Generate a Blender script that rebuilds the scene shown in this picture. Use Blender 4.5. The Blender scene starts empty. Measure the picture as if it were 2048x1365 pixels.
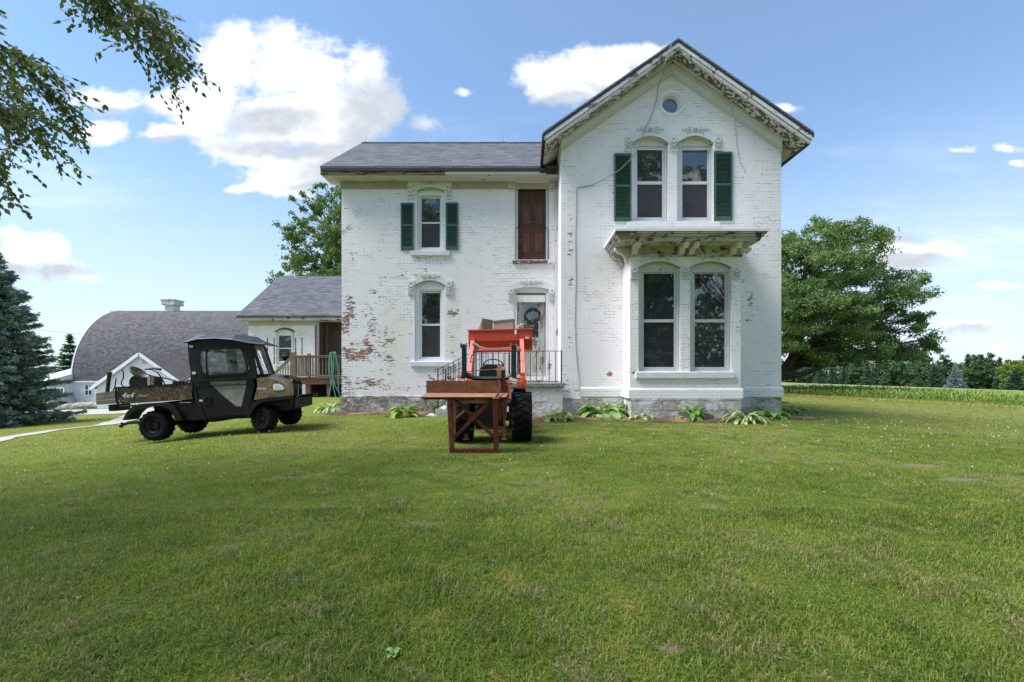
import bpy, bmesh, math, random
import numpy as np
from mathutils import Vector, Matrix
from mathutils.geometry import tessellate_polygon
rnd = random.Random(7); rng = np.random.default_rng(11)
R = math.radians
SC = bpy.context.scene
COL = SC.collection
# ---------------------------------------------------------------- camera
F, CX, CY, EYE = 930.0, 1052.0, 745.0, 1.35
cam = bpy.data.cameras.new("camera"); camo = bpy.data.objects.new("camera", cam); COL.objects.link(camo)
camo.location = (0, 0, EYE); camo.rotation_euler = (R(90), 0, 0)
cam.sensor_width = 36; cam.lens = F/2048*36
cam.shift_x = -(CX-1024)/2048; cam.shift_y = (CY-682.5)/2048
cam.clip_end = 5000; cam.clip_start = .05
SC.camera = camo
SC.view_settings.view_transform = 'Standard'; SC.view_settings.look = 'None'; SC.view_settings.gamma = 1
SC.view_settings.exposure = 1.3
SC.cycles.max_bounces = 6; SC.cycles.transparent_max_bounces = 16
SC.cycles.diffuse_bounces = 3; SC.cycles.use_denoising = True
def X(px, Y): return (px-CX)/F*Y
def Z(py, Y): return EYE-(py-CY)/F*Y
# ---------------------------------------------------------------- node helper
class G:
    def __init__(s, nt): s.nt = nt
    def node(s, t, **k):
        n = s.nt.nodes.new(t)
        for a, b in k.items(): setattr(n, a, b)
        return n
    def lk(s, inp, v):
        if isinstance(v, E): s.nt.links.new(v.s, inp)
        elif isinstance(v, bpy.types.NodeSocket): s.nt.links.new(v, inp)
        else:
            if hasattr(inp.default_value, '__len__') and not hasattr(v, '__len__'): v = [v]*len(inp.default_value)
            if hasattr(inp.default_value, '__len__') and len(inp.default_value) == 4 and len(v) == 3: v = (*v, 1)
            inp.default_value = v
    def m(s, op, *a, clamp=False):
        n = s.node('ShaderNodeMath', operation=op); n.use_clamp = clamp
        for i, v in enumerate(a): s.lk(n.inputs[i], v)
        return E(s, n.outputs[0])
    def vm(s, op, *a):
        n = s.node('ShaderNodeVectorMath', operation=op)
        for i, v in enumerate(a): s.lk(n.inputs[i], v)
        return E(s, n.outputs['Value'] if op in ('LENGTH', 'DOT_PRODUCT', 'DISTANCE') else n.outputs[0])
    def comb(s, x, y, z=0.0):
        n = s.node('ShaderNodeCombineXYZ')
        for i, v in enumerate((x, y, z)): s.lk(n.inputs[i], v)
        return E(s, n.outputs[0])
    def sep(s, v):
        n = s.node('ShaderNodeSeparateXYZ'); s.lk(n.inputs[0], v)
        return [E(s, o) for o in n.outputs]
    def mix(s, f, a, b, blend='MIX'):
        n = s.node('ShaderNodeMix', data_type='RGBA', blend_type=blend); n.clamp_factor = True
        s.lk(n.inputs[0], f); s.lk(n.inputs[6], a); s.lk(n.inputs[7], b)
        return E(s, n.outputs[2])
    def ss(s, v, a, b, lo=0.0, hi=1.0):   # smoothstep
        n = s.node('ShaderNodeMapRange', interpolation_type='SMOOTHSTEP')
        for i, q in enumerate((v, a, b, lo, hi)): s.lk(n.inputs[i], q)
        return E(s, n.outputs[0])
    def noise(s, vec, scale=1, detail=3, rough=.55, dist=0, col=False, dim='3D'):
        n = s.node('ShaderNodeTexNoise', noise_dimensions=dim)
        s.lk(n.inputs['Vector'], vec); s.lk(n.inputs['Scale'], scale); s.lk(n.inputs['Detail'], detail)
        s.lk(n.inputs['Roughness'], rough); s.lk(n.inputs['Distortion'], dist)
        return E(s, n.outputs['Color' if col else 'Fac'])
    def obj(s): return E(s, s.node('ShaderNodeTexCoord').outputs['Object'])
    def uv(s): return E(s, s.node('ShaderNodeTexCoord').outputs['UV'])
    def bump(s, h, strength=.3, dist=.01, nrm=None):
        n = s.node('ShaderNodeBump'); s.lk(n.inputs['Height'], h); n.inputs['Strength'].default_value = strength
        n.inputs['Distance'].default_value = dist
        if nrm is not None: s.lk(n.inputs['Normal'], nrm)
        return E(s, n.outputs[0])
    def island(s): return E(s, s.node('ShaderNodeNewGeometry').outputs['Random Per Island'])
    def orand(s): return E(s, s.node('ShaderNodeObjectInfo').outputs['Random'])
    def ramp(s, f, stops):
        n = s.node('ShaderNodeValToRGB'); s.lk(n.inputs[0], f); cr = n.color_ramp
        while len(cr.elements) < len(stops): cr.elements.new(.5)
        for e, (p, c) in zip(cr.elements, stops): e.position = p; e.color = (*c, 1)
        return E(s, n.outputs[0])
class E:
    def __init__(s, g, sock): s.g = g; s.s = sock
    def __add__(s, o): return s.g.m('ADD', s, o)
    __radd__ = __add__
    def __mul__(s, o): return s.g.m('MULTIPLY', s, o)
    __rmul__ = __mul__
    def __sub__(s, o): return s.g.m('SUBTRACT', s, o)
    def __rsub__(s, o): return s.g.m('SUBTRACT', o, s)
    def __truediv__(s, o): return s.g.m('DIVIDE', s, o)
# ---------------------------------------------------------------- sky and sun
SUN_EL, SUN_AZ = 54.0, -104.0          # azimuth measured from +Y (into the picture): the veiled sun stands to the left, slightly in front of the house
w = bpy.data.worlds.new("World"); SC.world = w; w.use_nodes = True
nt = w.node_tree; nt.nodes.clear(); g = G(nt)
out = g.node('ShaderNodeOutputWorld'); bg = g.node('ShaderNodeBackground'); g.nt.links.new(bg.outputs[0], out.inputs[0])
sky = g.node('ShaderNodeTexSky', sky_type='NISHITA'); sky.sun_disc = False
sky.sun_elevation = R(SUN_EL); sky.sun_rotation = R(SUN_AZ); sky.altitude = 200; sky.air_density = 1.0; sky.dust_density = .6; sky.ozone_density = 1.6
d = E(g, g.node('ShaderNodeTexCoord').outputs['Generated'])
dx, dy, dz = g.sep(d)
fy = g.m('MAXIMUM', dy, .08)
pu = dx/fy*F+CX; pv = CY-dz/fy*F          # position on a fixed wall of sky straight ahead
nv = g.comb(pu*.001, pv*.0013, 0)
n1 = g.noise(nv, 9, 7, .6); n2 = g.noise(g.comb(pu*.001+3.1, pv*.0013, 2.0), 4, 3, .5)
wob = g.noise(nv, 5, 5, .6, col=True)
wx, wy, _ = g.sep(wob)
qu = pu+(wx-.5)*110; qv = pv+(wy-.5)*80
def blobs(lst, qu, qv):
    acc = None
    for (a, b, rx, ry) in lst:
        l = g.vm('LENGTH', g.comb((qu-a)/rx, (qv-b)/ry, 0))
        v = 1.0-l
        acc = v if acc is None else g.m('SMOOTH_MAX', acc, v, .25)
    return acc
BL = [(462,120,90,85),(560,130,90,85),(645,150,75,85),(735,150,70,60),(430,215,110,75),(590,240,190,110),(710,230,120,100),(500,300,110,45),(620,320,150,60),(560,360,110,40),(470,375,40,16),(680,300,130,60),
      (215,200,90,34),(335,205,75,34),(205,265,60,34),(325,272,70,26),(412,285,45,20),(400,245,70,20),
      (1110,165,85,55),(1200,140,100,55),(1290,112,80,34),(1160,195,115,32),(1225,170,90,40),
      (60,500,85,36),(20,520,60,40),(120,535,75,26),(150,552,55,12),(30,480,40,30),
      (1790,492,55,36),(1860,505,95,24),(1800,520,80,22)]
cb = blobs(BL, qu, qv)
n3_ = g.noise(nv, 26, 6, .62)
B2_ = [(922,184,22,13),(2005,700,44,12),(2000,570,70,12),(1915,298,60,12),(2015,295,40,15),(2040,325,34,10),(850,250,50,38),(1930,655,95,20),(1890,645,50,20),(1560,220,60,14)]
den2 = g.ss(blobs(B2_, pu+(wx-.5)*50, pv+(wy-.5)*30)+(n1-.5)*1.6+(n3_-.5)*1.5, .12, 1.0)*.85
den = g.ss(cb+(n1-.5)*1.5+(n3_-.5)*.9, -.04, .62)
thin = g.ss(g.noise(g.comb(pu*.0006, pv*.003, 5.0), 2.4, 5, .6), .45, .8)*g.ss(pv, 120, 500)*.5
SH = [(770,250,110,120),(690,330,120,40),(560,240,120,40),(600,295,170,22),(640,365,90,18),(90,540,130,24),(1830,522,90,16),(1800,480,60,16),(1130,205,120,20),(1930,665,90,10),(230,225,80,16),(330,290,70,14),(1240,190,80,20)]
sh = g.ss(blobs(SH, qu, qv)+(n2-.5)*.9+(n1-.5)*.9, -.35, .55)
fade = g.ss(dy, .12, .2)*g.ss(dz, .0, .012)
# clouds over the rest of the sky (seen only by light and reflections)
bk = g.ss(g.noise(g.comb(dx/g.m('MAXIMUM', dz, .12), dy/g.m('MAXIMUM', dz, .12), 0), 1.1, 6, .6), .52, .64)*g.ss(dy, .15, .02)*g.ss(dz, .02, .12)
cmask = g.m('MAXIMUM', g.m('MAXIMUM', g.m('MAXIMUM', den, den2), thin)*fade, bk*.85, clamp=True)
skyc = E(g, sky.outputs[0])
# paler, hazier air towards the horizon
hz = g.ss(dz, -.03, .46)
skyc = g.vm('MULTIPLY', skyc, (.70, .99, 1.14))
skyc = g.mix((1.0-hz)*.70+.16, skyc, (4.2, 4.55, 5.1))
cc = g.mix(g.m('MULTIPLY', sh+(n3_-.5)*.9, .95, clamp=True), (6.3, 6.3, 6.35), (3.2, 3.45, 3.85))
g.lk(bg.inputs[0], g.mix(cmask, skyc, cc)); bg.inputs[1].default_value = .085
sun = bpy.data.lights.new("sun", 'SUN'); suno = bpy.data.objects.new("sun", sun); COL.objects.link(suno)
sun.energy = 2.5; sun.angle = R(30); sun.color = (1, .965, .91)
sdir = Vector((math.sin(R(SUN_AZ))*math.cos(R(SUN_EL)), math.cos(R(SUN_AZ))*math.cos(R(SUN_EL)), math.sin(R(SUN_EL))))
suno.rotation_euler = sdir.to_track_quat('Z', 'Y').to_euler()
suno.location = (-20, 10, 40)
w.cycles.sampling_method = 'MANUAL'; w.cycles.sample_map_resolution = 512
# ---------------------------------------------------------------- terrain
def smooth0(t): return np.logaddexp(0, t*1.2)/1.2
def ground(x, y):
    x = np.asarray(x, float); y = np.asarray(y, float)
    s = smooth0(-x-5.6)
    t = .095*s
    z = .12 - 2.6*(1-np.exp(-t/2.6))
    z = z + .08*np.exp(-((x-1)/8.0)**2-((y-12.5)/2.6)**2)
    z = z - .06*np.exp(-((x+7.9)/1.6)**2-((y-9.7)/2.2)**2)
    z = z + .5*np.exp(-((x+9.8)/3.6)**2-((y-19.2)/4.5)**2)
    z = z - .033*smooth0(np.clip(x, -50, 220)-7)*np.clip((y-2)/10, 0, 1)
    return z
def gz(x, y): return float(ground(x, y))
def gpt(px, py, lo=2.0):
    """the point of the ground seen at a place of the photograph"""
    Y = lo
    for i in range(6000):
        if Z(py, Y) <= gz(X(px, Y), Y): break
        Y *= 1.004
    return Vector((X(px, Y), Y, gz(X(px, Y), Y)))
# ---------------------------------------------------------------- mesh builder
class MB:
    def __init__(s): s.v = []; s.f = []
    def add(s, vs, fs):
        o = len(s.v); s.v += [tuple(p) for p in vs]; s.f += [tuple(i+o for i in q) for q in fs]; return s
    def box(s, x0, x1, y0, y1, z0, z1):
        return s.add([(x0,y0,z0),(x1,y0,z0),(x1,y1,z0),(x0,y1,z0),(x0,y0,z1),(x1,y0,z1),(x1,y1,z1),(x0,y1,z1)],
                     [(0,3,2,1),(4,5,6,7),(0,1,5,4),(1,2,6,5),(2,3,7,6),(3,0,4,7)])
    def hexa(s, p):   # eight corners, bottom four then top four
        return s.add(p, [(0,3,2,1),(4,5,6,7),(0,1,5,4),(1,2,6,5),(2,3,7,6),(3,0,4,7)])
    def bar(s, a, b, w, h=None, up=(0,0,1)):
        h = h or w; a = Vector(a); b = Vector(b); t = (b-a).normalized(); up = Vector(up)
        if abs(t.dot(up)) > .98: up = Vector((0,1,0))
        n = t.cross(up).normalized(); u = n.cross(t)
        q = []
        for p in (a, b):
            for (i, j) in ((-1,-1),(1,-1),(1,1),(-1,1)): q.append(p+n*(i*w/2)+u*(j*h/2))
        return s.add(q, [(0,3,2,1),(4,5,6,7),(0,1,5,4),(1,2,6,5),(2,3,7,6),(3,0,4,7)])
    def prism(s, poly, a, b, ax='y', holes=()):
        """flat outline pushed between a and b; ax y: outline in x,z; ax x: in y,z; ax z: in x,y"""
        def P(p, t): return (p[0], t, p[1]) if ax == 'y' else ((t, p[0], p[1]) if ax == 'x' else (p[0], p[1], t))
        loops = [list(poly)]+[list(h) for h in holes]
        tris = tessellate_polygon([[Vector((p[0], p[1], 0)) for p in l] for l in loops])
        flat = [p for l in loops for p in l]; n = len(flat)
        vs = [P(p, a) for p in flat]+[P(p, b) for p in flat]; fs = []
        for t in tris: fs.append(tuple(t)); fs.append(tuple(i+n for i in reversed(t)))
        o = 0
        for l in loops:
            m = len(l)
            for i in range(m): j = (i+1) % m; fs.append((o+i, o+j, o+j+n, o+i+n))
            o += m
        return s.add(vs, fs)
    def tube(s, pts, r, n=6, cap=True):
        pts = [Vector(p) for p in pts]; m = len(pts)
        rr = r if hasattr(r, '__len__') else [r]*m
        vs = []; up = None
        for i in range(m):
            t = (pts[min(i+1, m-1)]-pts[max(i-1, 0)]).normalized()
            if up is None:
                up = Vector((0,0,1)) if abs(t.z) < .9 else Vector((1,0,0))
            a = t.cross(up).normalized(); up = a.cross(t)
            for k in range(n):
                c, q = math.cos(2*math.pi*k/n), math.sin(2*math.pi*k/n)
                vs.append(pts[i]+(a*c+up*q)*rr[i])
        fs = [(i*n+k, i*n+(k+1) % n, (i+1)*n+(k+1) % n, (i+1)*n+k) for i in range(m-1) for k in range(n)]
        if cap: fs += [tuple(range(n-1, -1, -1)), tuple((m-1)*n+k for k in range(n))]
        return s.add(vs, fs)
    def lathe(s, prof, c, ax='y', n=24, a0=0, a1=2*math.pi, caps=False):
        """profile of (radius, offset along axis)"""
        c = Vector(c); full = abs(a1-a0-2*math.pi) < 1e-6; vs = []; m = len(prof); nn = n if full else n+1
        for k in range(nn):
            t = a0+(a1-a0)*k/n; co, si = math.cos(t), math.sin(t)
            for (r, o) in prof:
                if ax == 'y': vs.append(c+Vector((r*co, o, r*si)))
                elif ax == 'x': vs.append(c+Vector((o, r*co, r*si)))
                else: vs.append(c+Vector((r*co, r*si, o)))
        fs = []
        for k in range(n):
            k2 = (k+1) % nn
            for i in range(m-1): fs.append((k*m+i, k*m+i+1, k2*m+i+1, k2*m+i))
        return s.add(vs, fs)
    def build(s, name, mat, parent=None, smooth=False, bevel=0, solid=True, extra=None):
        nf = len(s.f)
        if extra: s.add(extra[0].v, extra[0].f)
        me = bpy.data.meshes.new(name); me.from_pydata(s.v, [], s.f); me.update()
        if extra: me.polygons.foreach_set('material_index', [0]*nf+[1]*(len(s.f)-nf))
        if solid and len(s.f) < 60000:
            b = bmesh.new(); b.from_mesh(me); bmesh.ops.recalc_face_normals(b, faces=b.faces); b.to_mesh(me); b.free()
        o = bpy.data.objects.new(name, me); COL.objects.link(o)
        if mat: me.materials.append(mat)
        if extra: me.materials.append(extra[1]); extra[0].v.clear(); extra[0].f.clear()
        if smooth:
            me.polygons.foreach_set('use_smooth', [True]*len(me.polygons))
            try:
                me.set_sharp_from_angle(angle=R(40))
            except Exception: pass
        if bevel:
            md = o.modifiers.new('bevel', 'BEVEL'); md.width = bevel; md.segments = 2; md.limit_method = 'ANGLE'; md.angle_limit = R(35)
        adopt(o, parent)
        return o
def rootof(o):
    while o.parent: o = o.parent
    return o
def adopt(o, parent):
    """keep the mesh where it was modelled (world coordinates) while hanging it under its thing"""
    if parent is None: return
    o.parent = parent
    if parent.type == 'EMPTY': o.location = -parent.location
def npmesh(name, V, Fq, mat, parent=None, nside=4):
    me = bpy.data.meshes.new(name)
    V = np.ascontiguousarray(V, np.float32); Fq = np.ascontiguousarray(Fq, np.int32)
    me.vertices.add(len(V)); me.vertices.foreach_set('co', V.ravel())
    me.loops.add(Fq.size); me.loops.foreach_set('vertex_index', Fq.ravel())
    me.polygons.add(len(Fq)); me.polygons.foreach_set('loop_start', np.arange(0, Fq.size, Fq.shape[1], dtype=np.int32))
    try: me.polygons.foreach_set('loop_total', np.full(len(Fq), Fq.shape[1], np.int32))
    except Exception: pass
    me.update(calc_edges=True)
    o = bpy.data.objects.new(name, me); COL.objects.link(o); me.materials.append(mat)
    adopt(o, parent)
    return o
def tag(o, label=None, cat=None, group=None, kind=None):
    if label: o['label'] = label
    if cat: o['category'] = cat
    if group: o['group'] = group
    if kind: o['kind'] = kind
    return o
def thing(name, label, cat, loc, group=None):
    o = bpy.data.objects.new(name, None); COL.objects.link(o); o.location = loc; o.empty_display_size = .3
    return tag(o, label, cat, group)
def copy_tree(o, dloc=None, rotz=0, scale=None, label=None):
    def rec(q, par):
        c = q.copy(); COL.objects.link(c)
        if par: c.parent = par
        for ch in q.children: rec(ch, c)
        return c
    r = rec(o, None)
    if dloc is not None: r.location = dloc
    r.rotation_euler = (0, 0, rotz)
    if scale is not None: r.scale = scale if hasattr(scale, '__len__') else (scale,)*3
    if label: r['label'] = label
    return r
# ---------------------------------------------------------------- materials
def mat(name):
    m = bpy.data.materials.new(name); m.use_nodes = True; m.node_tree.nodes.clear()
    g = G(m.node_tree); o = g.node('ShaderNodeOutputMaterial'); p = g.node('ShaderNodeBsdfPrincipled')
    m.node_tree.links.new(p.outputs[0], o.inputs[0]); g.p = p; g.o = o
    return m, g
def setp(g, col=None, rough=None, nrm=None, metal=None, spec=None):
    if col is not None: g.lk(g.p.inputs['Base Color'], col)
    if rough is not None: g.lk(g.p.inputs['Roughness'], rough)
    if nrm is not None: g.lk(g.p.inputs['Normal'], nrm)
    if metal is not None: g.lk(g.p.inputs['Metallic'], metal)
    if spec is not None: g.lk(g.p.inputs['Specular IOR Level'], spec)
def simple(name, col, rough=.6, var=.15, scale=8, bump=0, metal=0, spec=.4, dirt=None, dirt_amt=.3):
    m, g = mat(name); o = g.obj(); n = g.noise(o, scale, 5, .6)
    c = g.mix(n*1.4-.2, tuple(x*(1-var) for x in col), tuple(min(1, x*(1+var)) for x in col))
    if dirt:
        c = g.mix(g.ss(g.noise(o, scale*.35, 6, .65), .5, .72)*dirt_amt, c, dirt)
    setp(g, c, g.ss(n, .2, .8, max(.02, rough-.08), min(1, rough+.08)), metal=metal, spec=spec)
    if bump: setp(g, nrm=g.bump(g.noise(o, scale*5, 4, .6), bump, .01))
    return m
def painted_brick(name, masks=(), cream=(), darkbox=None, chip=0.0, tintmasks=()):
    m, g = mat(name); o = g.obj(); x, y, z = g.sep(o)
    wv = g.noise(o, 1.3, 3, .5); wv2 = g.noise(o, 9, 2, .5)
    u = x+y; v = z+(wv-.5)*.02+(wv2-.5)*.006
    br = g.node('ShaderNodeTexBrick'); br.offset = .5
    g.lk(br.inputs['Vector'], g.comb(u, v, 0)); g.lk(br.inputs['Scale'], 1.0)
    for k, q in (('Brick Width', .215), ('Row Height', .076), ('Mortar Size', .008), ('Mortar Smooth', .6)): g.lk(br.inputs[k], q)
    mort = E(g, br.outputs['Fac'])
    big = g.noise(o, .55, 4, .6); mid = g.noise(o, 3.2, 5, .65)
    paint = g.mix(g.ss(big, .3, .7), (.845, .80, .82), (.89, .85, .855))
    paint = g.mix(g.ss(mid, .52, .8)*.45, paint, (.66, .66, .66))
    # grime streaks that run down the wall
    st = g.noise(g.comb(u*5, z*.6, 0), 1.0, 4, .6)
    paint = g.mix(g.ss(st, .55, .8)*.22, paint, (.52, .52, .49))
    def msum(L):
        a = None
        for (cx, cz, rx, rz, am) in L:
            t = g.ss(g.vm('LENGTH', g.comb((u-cx)/rx, (z-cz)/rz, 0)), 1.0, .1)*am
            a = t if a is None else g.m('MAXIMUM', a, t)
        return a
    if cream:
        paint = g.mix(msum(cream), paint, (.78, .75, .66))
    # faint joint lines where the paint has sunk or cracked
    jl = g.noise(g.comb(u*2.2, z*14, 0), 1.0, 5, .65)
    paint = g.mix(mort*g.ss(jl+(mid-.5)*.5+(big-.5)*.6, .50, .66)*.85, paint, (.27, .27, .28))
    paint = g.mix(mort*.10, paint, (.45, .46, .48))
    # flakes: wide and low like the brick courses
    fl = g.noise(g.comb(u*7.5, v*24, 0), 1.0, 5, .62); fl2 = g.noise(g.comb(u*3+7, v*9, 1.0), 1.0, 4, .6)
    reg = g.noise(o, .8, 3, .6)
    thr = .668-g.ss(reg, .5, .75)*.05-chip
    if masks: thr = thr-msum(masks)*2.5*g.ss(g.noise(o, 2.6, 4, .6), .36, .6)
    f = g.ss(fl*.62+fl2*.42-thr, 0.0, .012)
    cn = g.noise(o, 11, 3, .6)
    chipc = g.mix(g.ss(cn, .42, .6), (.13, .12, .12), (.34, .23, .17))
    redm = msum(masks) if masks else None
    if redm is not None: chipc = g.mix(g.ss(redm, .03, .12)*g.ss(g.noise(o, 6, 2, .5), .36, .55), chipc, (.40, .17, .10))
    col = g.mix(f, paint, chipc)
    if tintmasks:
        for (cx, cz, rx, rz, c) in tintmasks:
            t = g.ss(g.vm('LENGTH', g.comb((u-cx)/rx, (z-cz)/rz, 0))+(g.noise(o, 14, 3, .6)-.5)*1.2, .9, .8)
            col = g.mix(t, col, c)
    hgt = mort*-1.0+(mid-.5)*.7+f*-.6+(g.noise(o, 40, 3, .6)-.5)*.35
    if darkbox:
        x1, z1, step = darkbox
        edge = g.m('SUBTRACT', x1, x)+(z1-z)*step
        dm = g.ss(edge, 0, .02)*g.ss(z, z1, z1-.02)
        dm = g.m('MULTIPLY', g.ss(x, x1, x1-.02), g.ss(z+(x+5.436)*1.9, z1, z1-.02))
        col = g.mix(dm*mort, col, (.09, .085, .08)); 
        col = g.mix(dm*g.ss(g.noise(g.comb(u*4.6, z*13, 3.0), 1, 1, .5), .56, .6)*(1.0-mort)*g.ss(x, -5.15, -5.25), col, (.36, .16, .10))
    setp(g, col, .75, g.bump(hgt, .55, .006), spec=.25)
    return m
def shingles(name, c1, c2, c3, uvmode='xz', rw=.3, rh=.075, scale=1.0, diag=0):
    m, g = mat(name)
    if uvmode == 'uv': vec = g.uv(); a, b, _ = g.sep(vec)
    else:
        o = g.obj(); x, y, z = g.sep(o); a, b = (x, z) if uvmode == 'xz' else (y, z)
    a2 = a+b*diag
    br = g.node('ShaderNodeTexBrick'); br.offset = .37; br.offset_frequency = 2
    g.lk(br.inputs['Vector'], g.comb(a2, b, 0)); g.lk(br.inputs['Scale'], scale)
    for k, q in (('Brick Width', rw), ('Row Height', rh), ('Mortar Size', .006), ('Mortar Smooth', .2)): g.lk(br.inputs[k], q)
    g.lk(br.inputs['Color1'], (0, 0, 0)); g.lk(br.inputs['Color2'], (1, 1, 1)); g.lk(br.inputs['Mortar'], (.0, .0, .0))
    t = E(g, br.outputs['Color']); tr, _, _ = g.sep(t)
    nn = g.noise(g.comb(a, b, 0), 2.2, 5, .65); fine = g.noise(g.comb(a, b, 0), 60, 2, .5)
    c = g.mix(tr, c1, c2); c = g.mix(g.ss(nn, .4, .72)*.6, c, c3)
    c = g.mix(E(g, br.outputs['Fac'])*.55, c, tuple(q*.35 for q in c1))
    c = g.mix(fine*.35, c, tuple(min(1, q*1.5) for q in c2))
    h = g.m('FRACT', b/rh)*-1.0+fine*.35-E(g, br.outputs['Fac'])*.7
    setp(g, c, .9, g.bump(h, .5, .012), spec=.15)
    return m
def stone(name, c1, c2, scale=3, bw=None, paint=0):
    m, g = mat(name); o = g.obj(); x, y, z = g.sep(o); u = x+y
    n = g.noise(o, scale*2, 7, .68); n2 = g.noise(o, scale*.6, 3, .6)
    vo = g.node('ShaderNodeTexVoronoi', feature='DISTANCE_TO_EDGE')
    g.lk(vo.inputs['Vector'], g.comb(u+(n-.5)*.12, z*1.8+(n-.5)*.2, 0)); g.lk(vo.inputs['Scale'], scale)
    ed = g.ss(E(g, vo.outputs['Distance']), .0, .06)
    if bw:
        br = g.node('ShaderNodeTexBrick'); g.lk(br.inputs['Vector'], g.comb(u+(n2-.5)*.03, z-bw[2]+(n-.5)*.012, 0)); g.lk(br.inputs['Scale'], 1)
        for k, q in (('Brick Width', bw[0]), ('Row Height', bw[1]), ('Mortar Size', .009), ('Mortar Smooth', .4)): g.lk(br.inputs[k], q)
        ed = 1.0-E(g, br.outputs['Fac'])
    c = g.mix(g.ss(n, .3, .7), c1, c2)
    c = g.mix(g.ss(n2, .5, .7)*.5, c, (.42, .36, .28))
    c = g.mix((1.0-ed)*.55, c, (.12, .11, .1))
    if paint: c = g.mix(g.ss(g.noise(o, 2.2, 5, .6), .62-paint*.4, .72-paint*.4), c, (.66, .66, .66))
    setp(g, c, .9, g.bump(ed*.5+n*1.6, 1.0, .06), spec=.2)
    return m
def peel(name, base=(.76,.76,.74), under=(.20,.16,.13), amt=.5, sx=6, sz=6, dark=(.07,.06,.055), tint=None):
    """old paint on timber; amt 0..1 how much has come off"""
    m, g = mat(name); o = g.obj(); x, y, z = g.sep(o)
    n = g.noise(g.comb(x*sx, y*sx, z*sz), 1.0, 6, .66); n2 = g.noise(o, 3, 4, .6); n3 = g.noise(o, 14, 3, .6)
    c = g.mix(g.ss(n2, .35, .7)*.4, base, tuple(q*.72 for q in base))
    if tint: c = g.mix(g.ss(g.noise(o, 1.7, 4, .6), .45, .7)*.7, c, tint)
    th = .80-.42*amt
    f = g.ss(n, th, th+.02)
    c = g.mix(f, c, g.mix(n3, dark, under))
    setp(g, c, .75, g.bump(f*-1.0+n3*.25, .5, .008), spec=.25)
    return m
def wood(name, c1, c2, ax='z', rough=.75, sc=1.0):
    m, g = mat(name); o = g.obj(); x, y, z = g.sep(o)
    s = {'x': (2, 40, 40), 'y': (40, 2, 40), 'z': (40, 40, 2)}[ax]
    n = g.noise(g.comb(x*s[0]*sc, y*s[1]*sc, z*s[2]*sc), 1.0, 5, .6, 0.4); n2 = g.noise(o, 3, 4, .6)
    c = g.mix(g.ss(n, .3, .7), c1, c2); c = g.mix(g.ss(n2, .5, .75)*.5, c, tuple(q*.55 for q in c1))
    setp(g, c, rough, g.bump(n, .35, .006), spec=.3)
    return m
def leafmat(name, cols, rough=.55, transl=.35, world=False, sheen=0, dry=None):
    m, g = mat(name); r = g.island(); o = g.obj()
    k = g.noise(o, .7, 3, .5)
    c = g.ramp(r*.75+k*.5-.12, [(i/(len(cols)-1), c) for i, c in enumerate(cols)])
    if dry: c = g.mix(g.ss(g.noise(o, 1.2, 4, .6)+(r-.5)*.3, .56, .74), c, dry)
    setp(g, c, rough, spec=.3)
    tr = g.node('ShaderNodeBsdfTranslucent'); g.lk(tr.inputs[0], g.vm('MULTIPLY', c, (1.25, 1.35, .8)))
    mx = g.node('ShaderNodeMixShader'); mx.inputs[0].default_value = transl
    g.nt.links.new(g.p.outputs[0], mx.inputs[1]); g.nt.links.new(tr.outputs[0], mx.inputs[2]); g.nt.links.new(mx.outputs[0], g.o.inputs[0])
    return m
def glassmat(name, refl=.16, tint=(.62,.64,.62), rough=.02, film=None, filmamt=0):
    m = bpy.data.materials.new(name); m.use_nodes = True; m.node_tree.nodes.clear(); g = G(m.node_tree)
    o = g.node('ShaderNodeOutputMaterial'); t = g.node('ShaderNodeBsdfTransparent'); t.inputs[0].default_value = (*tint, 1)
    gl = g.node('ShaderNodeBsdfGlossy'); gl.inputs['Roughness'].default_value = rough; gl.inputs[0].default_value = (.9, .93, .96, 1)
    ob = g.obj(); g.lk(gl.inputs['Normal'], g.bump(g.noise(ob, 1.6, 2, .5), .02, .02))
    fr = g.node('ShaderNodeFresnel'); fr.inputs[0].default_value = 1.5
    f = g.m('MINIMUM', E(g, fr.outputs[0])*1.6+refl, 1.0)
    mx = g.node('ShaderNodeMixShader'); g.lk(mx.inputs[0], f); g.nt.links.new(t.outputs[0], mx.inputs[1]); g.nt.links.new(gl.outputs[0], mx.inputs[2])
    last = mx.outputs[0]
    if filmamt:
        df = g.node('ShaderNodeBsdfDiffuse'); df.inputs[0].default_value = (*film, 1)
        m2 = g.node('ShaderNodeMixShader'); g.lk(m2.inputs[0], g.ss(g.noise(ob, 5, 4, .6), .2, .8, filmamt*.5, filmamt*1.4)); g.nt.links.new(last, m2.inputs[1]); g.nt.links.new(df.outputs[0], m2.inputs[2]); last = m2.outputs[0]
    g.nt.links.new(last, o.inputs[0])
    return m
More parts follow.
